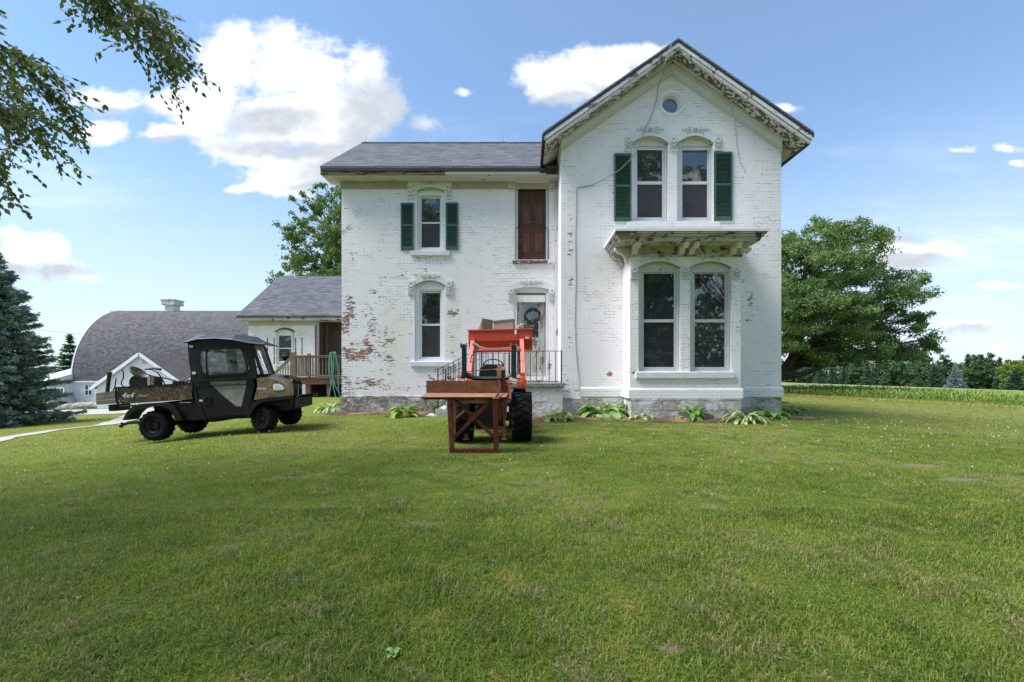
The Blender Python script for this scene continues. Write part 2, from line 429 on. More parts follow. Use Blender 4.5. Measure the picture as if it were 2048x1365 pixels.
# ---------------------------------------------------------------- the palette
WGT = painted_brick('painted_brick_wing', chip=.014,
    masks=[(-5.30+13.7,2.9,.55,2.2,.075),(-4.95+13.7,2.05,1.1,.75,.085),(-4.0+13.7,1.9,.35,1.9,.06),(-3.9+13.7,2.6,1.3,.45,.045),(-4.4+13.7,3.6,1.6,.35,.035),
           (-2.1+13.7,3.1,.5,.25,.09),(-2.05+13.7,2.2,.4,1.3,.04),(-2.3+13.7,1.15,1.0,.3,.08),(-2.9+13.7,.9,1.8,.2,.05),(-2.8+13.7,4.75,1.1,.35,.06),(-5.2+13.7,4.6,.4,1.0,.045),
           (.55+13.7,1.5,.3,.45,.13),(-3.2+13.7,4.2,1.6,.3,.04),(-4.7+13.7,1.0,1.3,.35,.06),(-1.2+13.7,.95,1.2,.25,.06),(-5.3+13.7,5.6,.3,1.2,.03),(-4.6+13.7,2.9,.9,1.6,.035)],
    cream=[(-3.85+13.7,2.4,.7,2.1,.7),(-2.2+13.7,2.4,.55,1.9,.8)], darkbox=(-4.83,1.55,1.0))
GBT = painted_brick('painted_brick_gable', chip=.006, masks=[(1.2+12.4,4.2,.14,3.6,.055),(1.25+12.4,6.1,.35,.5,.05),(1.3+12.4,.85,.8,.5,.045),(6.5+12.4,5.2,.6,.5,.03),(6.1+12.4,4.9,.3,.2,.04),(5.95+12.4,3.3,.35,1.6,.045),(6.45+12.4,.83,.3,.16,.0)],
    tintmasks=[(6.50+12.4,.80,.22,.075,(.38,.13,.08)),(2.23+12.4,1.30,.09,.07,(.42,.17,.10))])
BAYT = painted_brick('painted_brick_bay', masks=[(5.3+11.55,2.6,.25,1.4,.05),(2.7+11.55,1.35,.7,.25,.055)])
ANT = painted_brick('painted_brick_annex', chip=.01)
ROOF = shingles('grey_shingles', (.055,.058,.068), (.155,.16,.18), (.09,.093,.11))
ROOF2 = shingles('grey_shingles_gable', (.085,.088,.10), (.19,.195,.215), (.13,.13,.15), 'yz')
TRIM = peel('white_trim', amt=.28, sx=4, sz=9)
TRIMC = simple('clean_white_frame', (.80,.81,.83), .45, .05, 3)
STOREFR = peel('grey_white_storm_frame', (.60,.60,.58), amt=.3, sx=5, sz=5)
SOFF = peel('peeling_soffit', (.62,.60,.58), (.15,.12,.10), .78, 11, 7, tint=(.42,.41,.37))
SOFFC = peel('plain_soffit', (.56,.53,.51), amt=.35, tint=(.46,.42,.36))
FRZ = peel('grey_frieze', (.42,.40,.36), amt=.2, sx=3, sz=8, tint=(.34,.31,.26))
BARGE = peel('barge_paint', (.70,.68,.69), (.33,.30,.27), .55, 4, 4, tint=(.48,.46,.45))
HOODM = peel('hood_paint', (.74,.75,.76), (.35,.34,.3), .15, 7, 7, tint=(.70,.70,.66))
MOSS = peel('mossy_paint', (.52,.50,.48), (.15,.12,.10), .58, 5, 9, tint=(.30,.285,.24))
GUT = simple('dark_gutter', (.035,.03,.033), .4, .2, 4)
ROT = peel('rotten_fascia', (.30,.25,.21), (.12,.08,.06), .75, 3, 12)
GREEN = simple('green_shutter', (.048,.108,.092), .5, .2, 6, dirt=(.10,.17,.05), dirt_amt=.7)
FNDW = stone('rubble_foundation', (.26,.235,.21), (.46,.43,.41), 4.2, paint=.26)
FNDB = stone('ashlar_foundation', (.36,.32,.29), (.58,.55,.53), 3, bw=(.62,.235,.17), paint=.36)
BLOCKM = stone('porch_blocks', (.40,.42,.36), (.58,.60,.60), 3, bw=(.40,.20,.17), paint=.5)
SLABM = stone('lichen_slab', (.24,.24,.20), (.46,.46,.40), 9)
PANE = glassmat('window_glass', .085, (.42,.43,.43), .02, (.30,.31,.34), .10)
PANED = glassmat('dull_screen', .04, (.45,.42,.43), .2, (.12,.10,.105), .4)
CARVE = simple('shadow_toned_carving', (.40,.40,.38), .8, .2, 9)  # grey puts the shadowed outlines of the relief into the colour
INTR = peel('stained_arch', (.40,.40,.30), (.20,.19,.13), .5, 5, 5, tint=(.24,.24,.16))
DARKIN = simple('dark_room', (.035,.032,.034), .9, .3, 2)
IRON = simple('black_iron', (.022,.02,.02), .5, .3, 12)
CABLEM = simple('grey_cable', (.28,.28,.27), .6)
BROWND = wood('brown_door', (.045,.020,.014), (.10,.045,.028), 'z', .5)
BROWNP = wood('brown_door_panel', (.075,.030,.018), (.17,.075,.042), 'z', .45)
DOORW = peel('weathered_door', (.50,.49,.43), (.26,.23,.19), .62, 9, 3, (.2,.18,.15))
# ---------------------------------------------------------------- house
GY, WY, BY = 12.4, 13.7, 11.55
FL = .22
house = thing('brick_farmhouse', 'two storey white painted brick farmhouse with peeling paint, green shutters and a tall front gable', 'house', (.9, 13.5, .2))
def arch(x0, x1, z0, zs, za, n=12):
    w = (x1-x0)/2; h = max(za-zs, 1e-3); c = (x0+x1)/2; r = (w*w+h*h)/(2*h); a = math.asin(min(1, w/r))
    pts = [(x0, z0), (x1, z0)]
    for i in range(n+1):
        t = a-2*a*i/n; pts.append((c+r*math.sin(t), za-r+r*math.cos(t)))
    return pts
def arcpts(x0, x1, zs, za, n=12): return arch(x0, x1, 0, zs, za, n)[2:]
WIN = {}
def wdef(key, Y, op, gl, **k): WIN[key] = dict(Y=Y, op=op, gl=gl, **k)
# opening: left, right, bottom, spring, apex   glass: left, right, upper top, upper bottom, lower top, lower bottom  (as seen from the front)
wdef('wu', WY, (834.3,887.9,501.5,382,375.5), (843.3,880,397.8,445.4,448.3,495.6), rec=.07, sash=.12, sill=(820.4,898.3,501.5,511), ears=(816,829.5,893,903,360,399), top=(358,), kind='clean', plate=.035)
wdef('wl', WY, (829.5,890,723,571,561.4), (844,880.4,586.7,648.5,652,714.5), rec=.07, sash=.12, sill=(820,905.5,723,733.5), ears=(816,829,891.5,904.5,562,590), top=(548,), kind='clean', plate=.022)
wdef('gul', GY, (1264.5,1337,442.5,287,272), (1274,1324,298,364,369.8,435.9), rec=.17, sash=.06, sill=(1254,1346.2,442.5,453.6), ears=(1250,1264,1339,1353,274,303), top=(256,), kind='old', plate=.012)
wdef('gur', GY, (1354,1427,442.5,287,272), (1364,1414,298,364,369.8,435.9), rec=.17, sash=.06, sill=(1346.8,1441,442.5,453.6), ears=(None,None,1428,1442,274,303), top=(256,), kind='old', plate=.012)
wdef('bl', BY, (1277,1360.6,743.5,535.4,523), (1287,1347.7,548.3,639.4,645.5,734.8), rec=.10, sash=.06, sill=(1272,1370.6,743.8,757), ears=(1261,1276,1362,1379.5,537,559), top=(508,), kind='storm', plate=.012)
wdef('br', BY, (1380,1463,743.5,535.4,523), (1388.6,1449,548.3,639.4,645.5,734.8), rec=.10, sash=.06, sill=(1371.2,1470,743.8,757), ears=(None,None,1464,1480,537,559), top=(508,), kind='storm', plate=.012)
def hole(w):
    Y = w['Y']; a, b, c, s, t = w['op']
    return arch(X(a,Y), X(b,Y), Z(c,Y), Z(s,Y), Z(t,Y))
DU = (1030,1098,519.6,367,367)      # upper door opening
DL = (1028,1096.5,752.6,579,574.7)
def dhole(d): return arch(X(d[0],WY), X(d[1],WY), Z(d[2],WY), Z(d[3],WY), max(Z(d[4],WY), Z(d[3],WY)+.001), 8)
# walls -----------------------------------------------------------
WX0 = X(683,WY); GX0, GX1 = X(1122,GY), X(1562.5,GY); GCX = (GX0+GX1)/2
Z_FND_W = Z(790,WY); ZWT = Z(775,GY)
wing_top = 7.16
m = MB(); m.prism([(WX0,.62),(GX0,.62),(GX0,wing_top),(WX0,wing_top)], WY, WY+.25, holes=[hole(WIN['wu']), hole(WIN['wl']), dhole(DU), dhole(DL)])
m.box(WX0+.002, WX0+.25, WY+.252, 19.3, .5, wing_top-.1)
m.prism([(WY+.26,wing_top-.11),(19.29,wing_top-.11),(16.5,9.2)], WX0+.004, WX0+.25, 'x')
wall_w = m.build('wing_wall', WGT, house)
oc = (X(1343.3,GY), Z(206.5,GY)); ocr = 22.5/75
och = [(oc[0]+ocr*math.cos(t*math.pi/12), oc[1]+ocr*math.sin(t*math.pi/12)) for t in range(24)]
gz0 = .62; gtop = 7.62; gap = gtop+(GX1-GX0)/2*.69+.12
m = MB(); m.prism([(GX0,gz0),(GX1,gz0),(GX1,gtop),(GCX,gap),(GX0,gtop)], GY, GY+.25, holes=[hole(WIN['gul']), hole(WIN['gur']), och])
m.box(GX0+.001, GX0+.25, GY+.251, WY+.1, gz0, gtop); m.box(GX1-.25, GX1-.001, GY+.251, 20.5, gz0-.3, gtop)
wall_g = m.build('gable_wall', GBT, house)
BX0, BX1 = X(1260,BY), X(1481.5,BY); bt = Z(510.8,BY)
m = MB(); m.prism([(BX0,.75),(BX1,.75),(BX1,bt+.0),(BX0,bt)], BY, BY+.2, holes=[hole(WIN['bl']), hole(WIN['br'])])
m.box(BX0, BX0+.2, BY+.201, GY+.01, .75, bt+.3); m.box(BX1-.2, BX1, BY+.201, GY+.01, .75, bt+.3)
bay = m.build('bay_wall', BAYT, house)
m = MB(); m.box(WX0+.26, GX0+.4, WY+1.3, WY+1.4, .0, 7); m.build('light_stop_wall', DARKIN, house)  # dark wall added inside so no daylight shows through the door gaps
# foundations and water table
m = MB(); m.box(WX0-.03, X(1049,WY), WY-.05, WY+.24, -.3, .66); m.box(WX0-.028, WX0+.25, WY+.242, 19.3, -.3, .5)
m.build('rubble_foundation', FNDW, house, bevel=.02)
m = MB(); m.box(GX0-.01, BX0-.002, GY-.05, GY+.24, -.3, .665); m.box(BX1+.002, GX1-.015, GY-.05, GY+.24, -.3, .665); m.box(GX1-.25, GX1-.016, GY+.242, 20, -.3, .6)
m.box(BX0-.0, BX1+.0, BY-.05, BY+.3, -.3, .715); m.box(BX0+.001, BX0+.15, BY+.301, GY-.051, -.3, .714); m.box(BX1-.15, BX1-.001, BY+.301, GY-.051, -.3, .714)
m.build('ashlar_foundation', FNDB, house, bevel=.012)
m = MB(); zt = Z(777,BY); zb = Z(797.5,BY)
def wt(x0, x1, y0, y1):
    m.hexa([(x0,y0,zb),(x1,y0,zb),(x1,y1,zb),(x0,y1,zb),(x0,y0,zt-.03),(x1,y0,zt-.03),(x1,y1,zt),(x0,y1,zt)])
wt(BX1+.045, GX1+.045, GY-.045, GY+.003); wt(X(1160,GY), BX0-.045, GY-.045, GY+.003); wt(BX0-.045, BX1+.045, BY-.05, BY+.003)
m.box(BX0-.045, BX0+.002, BY+.0035, GY, zb, zt-.01); m.box(BX1-.002, BX1+.045, BY+.0035, GY, zb, zt-.01)
m.box(GX1, GX1+.045, GY+.0035, 20, zb, zt-.01)
m.build('water_table', painted_brick('painted_plinth', chip=.0), house, bevel=.008)
m = MB(); m.box(WX0-.004, WX0+.32, WY-.062, WY-.048, .62, .66); 
# roofs -----------------------------------------------------------
def slope_roof(x0, x1, ye, ze, yr, zr, yb, name, matl, parent, th=.06):
    m = MB(); m.prism([(ye,ze),(yr,zr),(yb,ze),(yb,ze-th),(yr,zr-th),(ye,ze-th)], x0, x1, 'x'); return m.build(name, matl, parent)
YE, ZE = 13.2, 7.205; YR, ZR = 16.5, 9.477
wx_roof0 = X(640,YE)
roofw = slope_roof(wx_roof0, GX0+.6, YE, ZE, YR, ZR, 2*YR-YE, 'wing_roof', ROOF, house)
m = MB(); m.tube([(wx_roof0+.02, YR, ZR+.012), (GX0+.3, YR, ZR+.012)], .035, 6); m.build('ridge_cap', ROOF, roofw)
BYF = 11.83; bx0, bx1 = X(1086.4,BYF), X(1627.5,BYF); bcx = (bx0+bx1)/2; ba = Z(77,BYF); be = Z(264.5,BYF)
def chev(t0, t1, dx=0):   # a band under the gable roof line, t measured straight down
    return [(bx0+dx, be-t0), (bcx, ba-t0-dx*.0), (bx1-dx, be-t0), (bx1-dx, be-t1), (bcx, ba-t1), (bx0+dx, be-t1)]
m = MB(); m.prism(chev(0, .05), BYF-.02, 20.8); roofg = m.build('gable_roof', ROOF2, house)
m = MB(); m.prism(chev(.052, .10, .01), BYF-.012, BYF+.05); m.build('drip_edge', GUT, roofg)
m = MB(); m.prism(chev(.101, .20, .03), BYF, BYF+.06); m.prism(chev(.2, .275, .06), BYF+.03, BYF+.09); m.build('barge_board', BARGE, roofg)
m = MB(); m.prism([(bx0+.05, be-.235), (bcx, ba-.235), (bx1-.05, be-.235), (bx1-.05, be-.26), (bcx, ba-.26), (bx0+.05, be-.26)], BYF+.092, GY+.2)
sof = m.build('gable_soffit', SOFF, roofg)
# cove mouldings and rake frieze on the wall
fz = Z(151.4,GY); fe = Z(303,GY)
m = MB(); top = 9.60; e = fe+(top-fz)
m.prism([(GX0-.01,fe),(GCX,fz),(GX1+.01,fe),(GX1+.01,e+.1),(GCX,top+.1),(GX0-.01,e+.1)], GY-.035, GY-.002)
m.build('rake_frieze', HOODM, house)
m = MB()
for s, xe in ((-1, GX0), (1, GX1)):
    m.bar((GCX, GY-.04, fz+.0), (xe, GY-.04, fe), .025, .03, up=(0,1,0))
m.build('frieze_moulding', STOREFR, house)
m = MB()
for s, xe in ((-1, GX0-.02), (1, GX1+.02)):
    m.bar((GCX, GY-.08, top-.045), (xe, GY-.08, e-.045), .12, .10, up=(0,1,0))
    m.bar((GCX, GY-.17, top+.0), (xe+s*.1, GY-.17, e-.03), .08, .07, up=(0,1,0))
m.build('crown_moulding', SOFFC, house)
# eaves along the gable block sides
def zroof(x): return be+(bcx-bx0-abs(x-bcx))*(ba-be)/(bcx-bx0)
for s, yb in ((-1, 13.6), (1, 20.6)):
    xo = (bx0+.05 if s < 0 else bx1-.05); xi = (GX0+.02 if s < 0 else GX1-.02)
    m = MB(); m.prism([(xo, zroof(xo)-.24), (xi, zroof(xi)-.24), (xi, zroof(xi)-.27), (xo, zroof(xo)-.27)], GY+.201, yb); m.build('side_soffit', SOFFC, roofg)
m = MB(); m.box(GX0-.035, GX0-.002, GY-.0, WY-.1, zroof(GX0)-.56, zroof(GX0)-.275); m.build('side_frieze', SOFFC, house)
m = MB(); m.box(bx0-.03, bx0+.03, BYF-.018, 13.5, be-.22, be-.051); m.box(bx0-.03, bx0+.11, 13.2, 13.5, be-.45, be-.221)
m.build('side_gutter', GUT, roofg)
m = MB(); m.box(bx1-.035, bx1+.004, BYF-.016, 20.6, be-.13, be-.052); m.box(bx1-.09, bx1-.036, BYF+.095, 20.6, be-.27, be-.10); m.build('side_fascia', GUT, roofg)
# wing eaves
m = MB(); m.box(wx_roof0+.02, GX0-.36, YE-.02, YE+.09, ZE-.145, ZE-.062); m.build('eaves_gutter', GUT, roofw)
m = MB(); m.box(wx_roof0+.0, X(890,YE), YE+.02, YE+.06, ZE-.23, ZE-.147); m.build('rotten_fascia', ROT, roofw)
m = MB(); m.box(X(890,YE)+.001, GX0-.37, YE+.02, YE+.06, ZE-.215, ZE-.147); m.build('fascia', TRIM, roofw)
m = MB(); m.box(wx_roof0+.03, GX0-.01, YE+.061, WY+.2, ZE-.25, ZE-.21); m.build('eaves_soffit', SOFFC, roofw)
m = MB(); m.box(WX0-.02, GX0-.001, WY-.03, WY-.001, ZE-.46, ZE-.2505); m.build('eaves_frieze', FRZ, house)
# left gable-end trim of the wing roof
m = MB()
for s in (1,):
    m.prism([(YE+.07,ZE-.062),(YR,ZR-.062),(YR,ZR-.25),(YE+.07,ZE-.25)], wx_roof0+.0, wx_roof0+.03, 'x')
    m.prism([(2*YR-YE-.07,ZE-.062),(YR+.001,ZR-.062),(YR+.001,ZR-.25),(2*YR-YE-.07,ZE-.25)], wx_roof0+.0, wx_roof0+.03, 'x')
m.build('end_barge_board', TRIM, roofw)
# oculus
m = MB(); r1, r0 = 26.4/75, 21/75
m.lathe([(r1,0),(r1,-.035),(r1-.03,-.055),(r0+.02,-.055),(r0,-.03),(r0,.04),(r0-.04,.05),(r0-.045,.14),(r0-.07,.15),(r0-.075,.2)], (oc[0], GY, oc[1]), 'y', 36)
ocw = m.build('oculus_window', TRIMC, house, smooth=True)
m = MB(); m.lathe([(r0-.07,.0),(.001,.0)], (oc[0], GY+.17, oc[1]), 'y', 30); m.build('pane', PANE, ocw)
m = MB(); m.box(oc[0]-.35, oc[0]+.35, GY+.26, GY+.6, oc[1]-.35, oc[1]+.35); m.build('dark_interior', DARKIN, ocw)
LINES = MB()
def scrolls(m, cx, zc, Y, s=1.0, y0=.012):
    m = LINES
    """S-scroll relief carving either side of a rosette"""
    yy = Y-y0
    for k in range(2):
        r = (.055-.024*k)*s
        m.tube([(cx+r*math.cos(t*math.pi/5), yy, zc+r*math.sin(t*math.pi/5)) for t in range(11)], .009, 5)
    for sg in (-1, 1):
        for (pts) in ([(.08,-.02),(.13,.0),(.18,.025),(.22,.005),(.25,-.02),(.29,-.01),(.33,.03),(.34,.045)],
                      [(.09,-.05),(.15,-.045),(.2,-.06),(.215,-.085),(.19,-.095)],
                      [(.12,.045),(.15,.07),(.14,.09)], [(.22,.035),(.26,.05)]):
            m.tube([(cx+sg*a*s, yy, zc+b*s) for a, b in pts], .010*s, 5)
def ear(m, x0, x1, z0, z1, Y, pl=.04):
    w = x1-x0; c = (x0+x1)/2
    m.prism([(x0,z0+.04),(x1,z0+.04),(x1,z1),(x0,z1)], Y-pl, Y)
    m.box(x0-.008, x1+.008, Y-pl-.018, Y, z0, z0+.035)
    h = z1-z0; m = LINES
    for t in (.30, .52):
        m.tube([(x0+.01, Y-pl-.006, z0+h*(t+.14)), (c-.02, Y-pl-.012, z0+h*t), (c+.02, Y-pl-.012, z0+h*t), (x1-.01, Y-pl-.006, z0+h*(t+.14))], .014, 5)
    m.tube([(c-.03, Y-pl-.005, z0+h*.8), (c, Y-pl-.012, z0+h*.86), (c+.03, Y-pl-.005, z0+h*.8)], .012, 5)
    m.tube([(x0+.012, Y-pl-.008, z0+h*.17), (c, Y-pl-.016, z0+h*.12), (x1-.012, Y-pl-.008, z0+h*.17)], .016, 5)
def window(key, label=None):
    w = WIN[key]; Y = w['Y']; a, b, c, s, t = w['op']; x0, x1, z0, zs, za = X(a,Y), X(b,Y), Z(c,Y), Z(s,Y), Z(t,Y)
    rec = w['rec']; kd = w['kind']
    fm = {'clean': TRIMC, 'old': peel('old_sash_'+key, (.72,.73,.74), amt=.22, sx=9, sz=2.5), 'storm': STOREFR}[kd]
    gx0, gx1, u0, u1, l0, l1 = w['gl']
    Yg = Y+rec+w['sash']
    # where the photograph shows the glass, taken back to the depth of the glass
    G0, G1 = X(gx0,Yg), X(gx1,Yg); U0, U1, L0, L1 = Z(u0,Yg), Z(u1,Yg), Z(l0,Yg), Z(l1,Yg)
    m = MB(); yf = Y+rec
    # casing with arched head, pierced for the sash
    so = .055
    m.prism(arch(x0-.0, x1+.0, z0, zs, za), yf, yf+.05, holes=[[(G0-so, L1-so), (G1+so, L1-so), (G1+so, U0+so), (G0-so, U0+so)]])
    # beads round the casing
    for (p, q) in (((x0+.03, z0), (x0+.03, zs-.02)), ((x1-.03, z0), (x1-.03, zs-.02))):
        m.box(p[0]-.02, p[0]+.02, yf-.02, yf-.0005, p[1], q[1])
    m.box(x0+.05, x1-.05, yf-.018, yf-.0005, zs-.10, zs-.07)
    # sash: rails and stiles
    ys = Yg-.025
    for (p, q, r, v) in ((G0-so+.002, G0, L1-so+.002, U0+so-.002), (G1, G1+so-.002, L1-so+.002, U0+so-.002)): m.box(p, q, ys, ys+.05, r, v)
    m.box(G0, G1, ys+.001, ys+.05, U0, U0+so-.002); m.box(G0, G1, ys+.001, ys+.05, L1-so+.002, L1); m.box(G0, G1, ys-.004, ys+.05, L0, U1)
    # lining between casing and sash
    d0, d1 = yf+.0505, Yg+.03
    m.box(G0-so-.02, G0-so, d0, d1, L1-so, U0+so); m.box(G1+so, G1+so+.02, d0, d1, L1-so, U0+so); m.box(G0-so-.02, G1+so+.02, d0, d1, U0+so+.0005, U0+so+.02); m.box(G0-so-.02, G1+so+.02, d0, d1, L1-so-.02, L1-so-.0005)
    if key == 'gur':
        m.box(G0, G1, ys+.03, ys+.055, Z(329.5,Yg), Z(327,Yg)); m.box(G0, G1, ys+.06, ys+.08, Z(404,Yg), Z(399,Yg))
    fr = m.build('window', fm, house, bevel=.004)
    if label: fr['label'] = label
    m = MB(); m.box(G0-.01, G1+.01, Yg+.004, Yg+.010, U1-.01, U0+.01); m.build('upper_pane', PANE, fr)
    m = MB(); m.box(G0-.01, G1+.01, Yg-.001, Yg+.003, L1-.01, L0+.01); m.build('lower_pane', PANE if kd == 'storm' else PANED, fr)
    # dim room behind
    m = MB(); yi0, yi1 = Yg+.06, Yg+1.1; e = .12
    m.add([(G0-e,yi0,L1-e),(G1+e,yi0,L1-e),(G1+e,yi1,L1-e),(G0-e,yi1,L1-e),(G0-e,yi0,U0+e),(G1+e,yi0,U0+e),(G1+e,yi1,U0+e),(G0-e,yi1,U0+e)],
          [(0,1,2,3),(4,7,6,5),(1,5,6,2),(2,6,7,3),(3,7,4,0)])
    m.build('dark_interior', DARKIN, fr, solid=False)
    if key in ('gul', 'gur', 'wl', 'wu'):
        cm = simple('curtain_'+key, (.20,.13,.145) if key[0] == 'g' else (.10,.09,.10), .9, .3, 6)
        m = MB(); n = 22; pts = []
        for i in range(n+1):
            xx = G0-.02+(G1-G0+.04)*i/n; pts.append((xx, Yg+.1+.012*math.sin(i*2.1)+.006*math.sin(i*.9)))
        zc = U1 if key != 'wu' else L0
        m.add([(p[0], p[1], L1-.02) for p in pts]+[(p[0], p[1], zc) for p in pts], [(i, i+1, i+n+2, i+n+1) for i in range(n)])
        m.build('curtain', cm, fr, smooth=True, solid=False)
    if key == 'br':
        m = MB(); m.box(G0, X(1434.5,Yg+.3), Yg+.3, Yg+.32, Z(703,Yg+.3), Z(701,Yg+.3)); m.box(X(1433,Yg+.3), X(1434.5,Yg+.3), Yg+.3, Yg+.32, L1-.05, Z(703,Yg+.3)-.0005)
        m.build('inner_rail', TRIMC, fr)
    a, b, c, d = w['sill']
    m = MB(); q = .075; S0, S1 = X(a,Y-q), X(b,Y-q); ZT, ZB = Z(c,Y-q), Z(d,Y-q)
    m.hexa([(S0,Y-q,ZB),(S1,Y-q,ZB),(S1,Y+rec,ZB),(S0,Y+rec,ZB),(S0,Y-q,ZT-.01),(S1,Y-q,ZT-.01),(S1,Y+rec,ZT+.012),(S0,Y+rec,ZT+.012)])
    m.build('sill', peel('sill_'+key, (.74,.75,.77), amt=.2, sx=4, sz=10), fr, bevel=.008)
    # hood: carved lintel above the arch with an ear at each side
    m = MB(); ea = w['ears']; cx = (x0+x1)/2; pl = w['plate']
    e0 = X(ea[0],Y) if ea[0] else x0-.02; e1 = X(ea[3],Y); zt = Z(w['top'][0],Y); zm = Z(ea[4],Y)
    ztm = za+.045
    A = arcpts(x0, x1, zs, za, 12)
    zshoulder = max(zs+.03, min(zm, zt-.06))
    outline = [(e0, zs-.001), (e0, zshoulder)] + [(e0+(x0-e0)*.9, zshoulder+.01), (cx-(x1-x0)*.36, zt-.035), (cx-(x1-x0)*.24, zt), (cx+(x1-x0)*.24, zt), (cx+(x1-x0)*.36, zt-.035), (e1+(x1-e1)*.9, zshoulder+.01)] + [(e1, zshoulder), (e1, zs-.001)] + A
    if ea[0]: m.prism(outline, Y-pl, Y+.0)
    else:
        m.prism([(x0-.0, zs), (x0-.0, zshoulder), (cx-(x1-x0)*.24, zt), (cx+(x1-x0)*.24, zt), (e1, zshoulder), (e1, zs)]+A, Y-pl, Y)
    if ea[0]: ear(m, X(ea[0],Y), X(ea[1],Y), Z(ea[5],Y), max(Z(ea[4],Y), zs), Y, pl+.02)
    ear(m, X(ea[2],Y), X(ea[3],Y), Z(ea[5],Y), max(Z(ea[4],Y), zs), Y, pl+.02)
    scrolls(m, cx, (za+zt)/2+.03 if key[0] != 'w' else (za+zt)/2, Y-pl, .85 if key[0] == 'w' else 1.05, .004)
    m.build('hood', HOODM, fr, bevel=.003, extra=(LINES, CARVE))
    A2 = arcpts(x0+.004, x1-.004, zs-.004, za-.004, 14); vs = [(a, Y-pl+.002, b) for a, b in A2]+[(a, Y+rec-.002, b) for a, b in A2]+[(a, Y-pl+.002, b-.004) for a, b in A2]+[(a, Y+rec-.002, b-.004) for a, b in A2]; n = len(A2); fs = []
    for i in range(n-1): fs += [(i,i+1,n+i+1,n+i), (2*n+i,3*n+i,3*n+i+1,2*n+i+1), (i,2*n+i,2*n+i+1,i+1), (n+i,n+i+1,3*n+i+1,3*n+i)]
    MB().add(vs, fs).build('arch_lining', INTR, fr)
    return fr
window('wu', 'upper window with a single narrow sash in the left wing')
window('wl', 'tall ground floor window with a clean white frame')
window('gul', 'left one of the paired upper windows'); window('gur', 'right one of the paired upper windows, with a second bar')
window('bl', 'left window of the bay'); window('br', 'right window of the bay')
# door surrounds
def panel(m, x0, x1, z0, z1, Y, d=.012, b=.02):
    m.box(x0, x1, Y-.006, Y+.0, z0, z0+b); m.box(x0, x1, Y-.006, Y, z1-b, z1); m.box(x0, x0+b, Y-.006, Y, z0+b, z1-b); m.box(x1-b, x1, Y-.006, Y, z0+b, z1-b)
# upper door
Yd = WY+.12
dx0, dx1, dzt, dzb = X(1036,Yd), X(1091.6,Yd), Z(378,Yd), Z(519.6,Yd)
m = MB(); m.box(dx0, dx1, Yd, Yd+.04, dzb-.03, dzt)
du = m.build('upper_door', BROWND, house, bevel=.003)
du['label'] = 'brown panelled door high in the wall with no balcony'
m = MB()
for (a, b) in ((1043.2, 1060.2), (1068, 1086)):
    for (t, q) in ((409.5, 451), (464.5, 507)):
        panel(m, X(a,Yd), X(b,Yd), Z(q,Yd), Z(t,Yd), Yd-.001, b=.014)
        m.box(X(a,Yd)+.03, X(b,Yd)-.03, Yd-.008, Yd-.0005, Z(q,Yd)+.03, Z(t,Yd)-.03)
m.build('door_panel', BROWNP, du, bevel=.002)
m = MB(); m.lathe([(.001,-.06),(.025,-.055),(.028,-.035),(.012,-.02),(.012,0)], (X(1060,Yd), Yd-.001, Z(446,Yd)), 'y', 12); m.build('door_handle', simple('brass', (.35,.25,.1), .35, metal=1), du, smooth=True)
o0, o1, ot, ob = X(1030,WY), X(1098,WY), Z(367,WY), Z(519.6,WY)
m = MB()
m.box(o0+.001, dx0+.0, WY+.03, WY+.16, ob-.02, ot-.001); m.box(dx1, o1-.001, WY+.03, WY+.16, ob-.02, ot-.001); m.box(dx0+.0005, dx1-.0005, WY+.03, WY+.16, dzt+.0005, ot-.001)
m.box(o0+.02, o0+.04, WY+.005, WY+.0295, ob, ot-.03); m.box(o1-.04, o1-.02, WY+.005, WY+.0295, ob, ot-.03)
m.build('door_frame', STOREFR, du)
m = MB(); m.box(X(1025,WY-.08), X(1104,WY-.08), WY-.08, WY+.118, Z(526,WY-.08), Z(520.5,WY-.08)); m.build('door_sill', peel('worn_sill', (.72,.72,.70), (.25,.15,.12), .72, 3, 3), du, bevel=.006)
m = MB(); zt = Z(356.5,WY); m.prism([(o0-.02,ot+.002),(o1+.02,ot+.002),(o1+.02,ot+.09),(o1-.1,ot+.15),(o0+.1,ot+.15),(o0-.02,ot+.09)], WY-.05, WY)
ear(m, X(1017,WY), X(1029,WY), Z(383.5,WY), Z(357,WY), WY, .04); ear(m, X(1098.5,WY), X(1110.5,WY), Z(383.5,WY), Z(357,WY), WY, .04)
scrolls(m, (o0+o1)/2, Z(350.5,WY), WY-.028, .9, .006)
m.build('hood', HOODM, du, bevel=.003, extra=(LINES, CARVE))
m = MB()
yy = WY-.04
for s, (pb, pt) in ((1, (1030.5, 1038)), (-1, (1096.2, 1087))):
    m = MB(); m.tube([(X(pb,yy), yy, Z(519,yy)), (X(pb,yy), yy, Z(461,yy)), (X(pb+1.5*s,yy), yy, Z(457,yy)), (X(pb+4*s,yy), yy, Z(455,yy)), (X(pt,yy), WY+.11, Z(451,yy))], .009, 6); m.build('iron_rod', IRON, du)
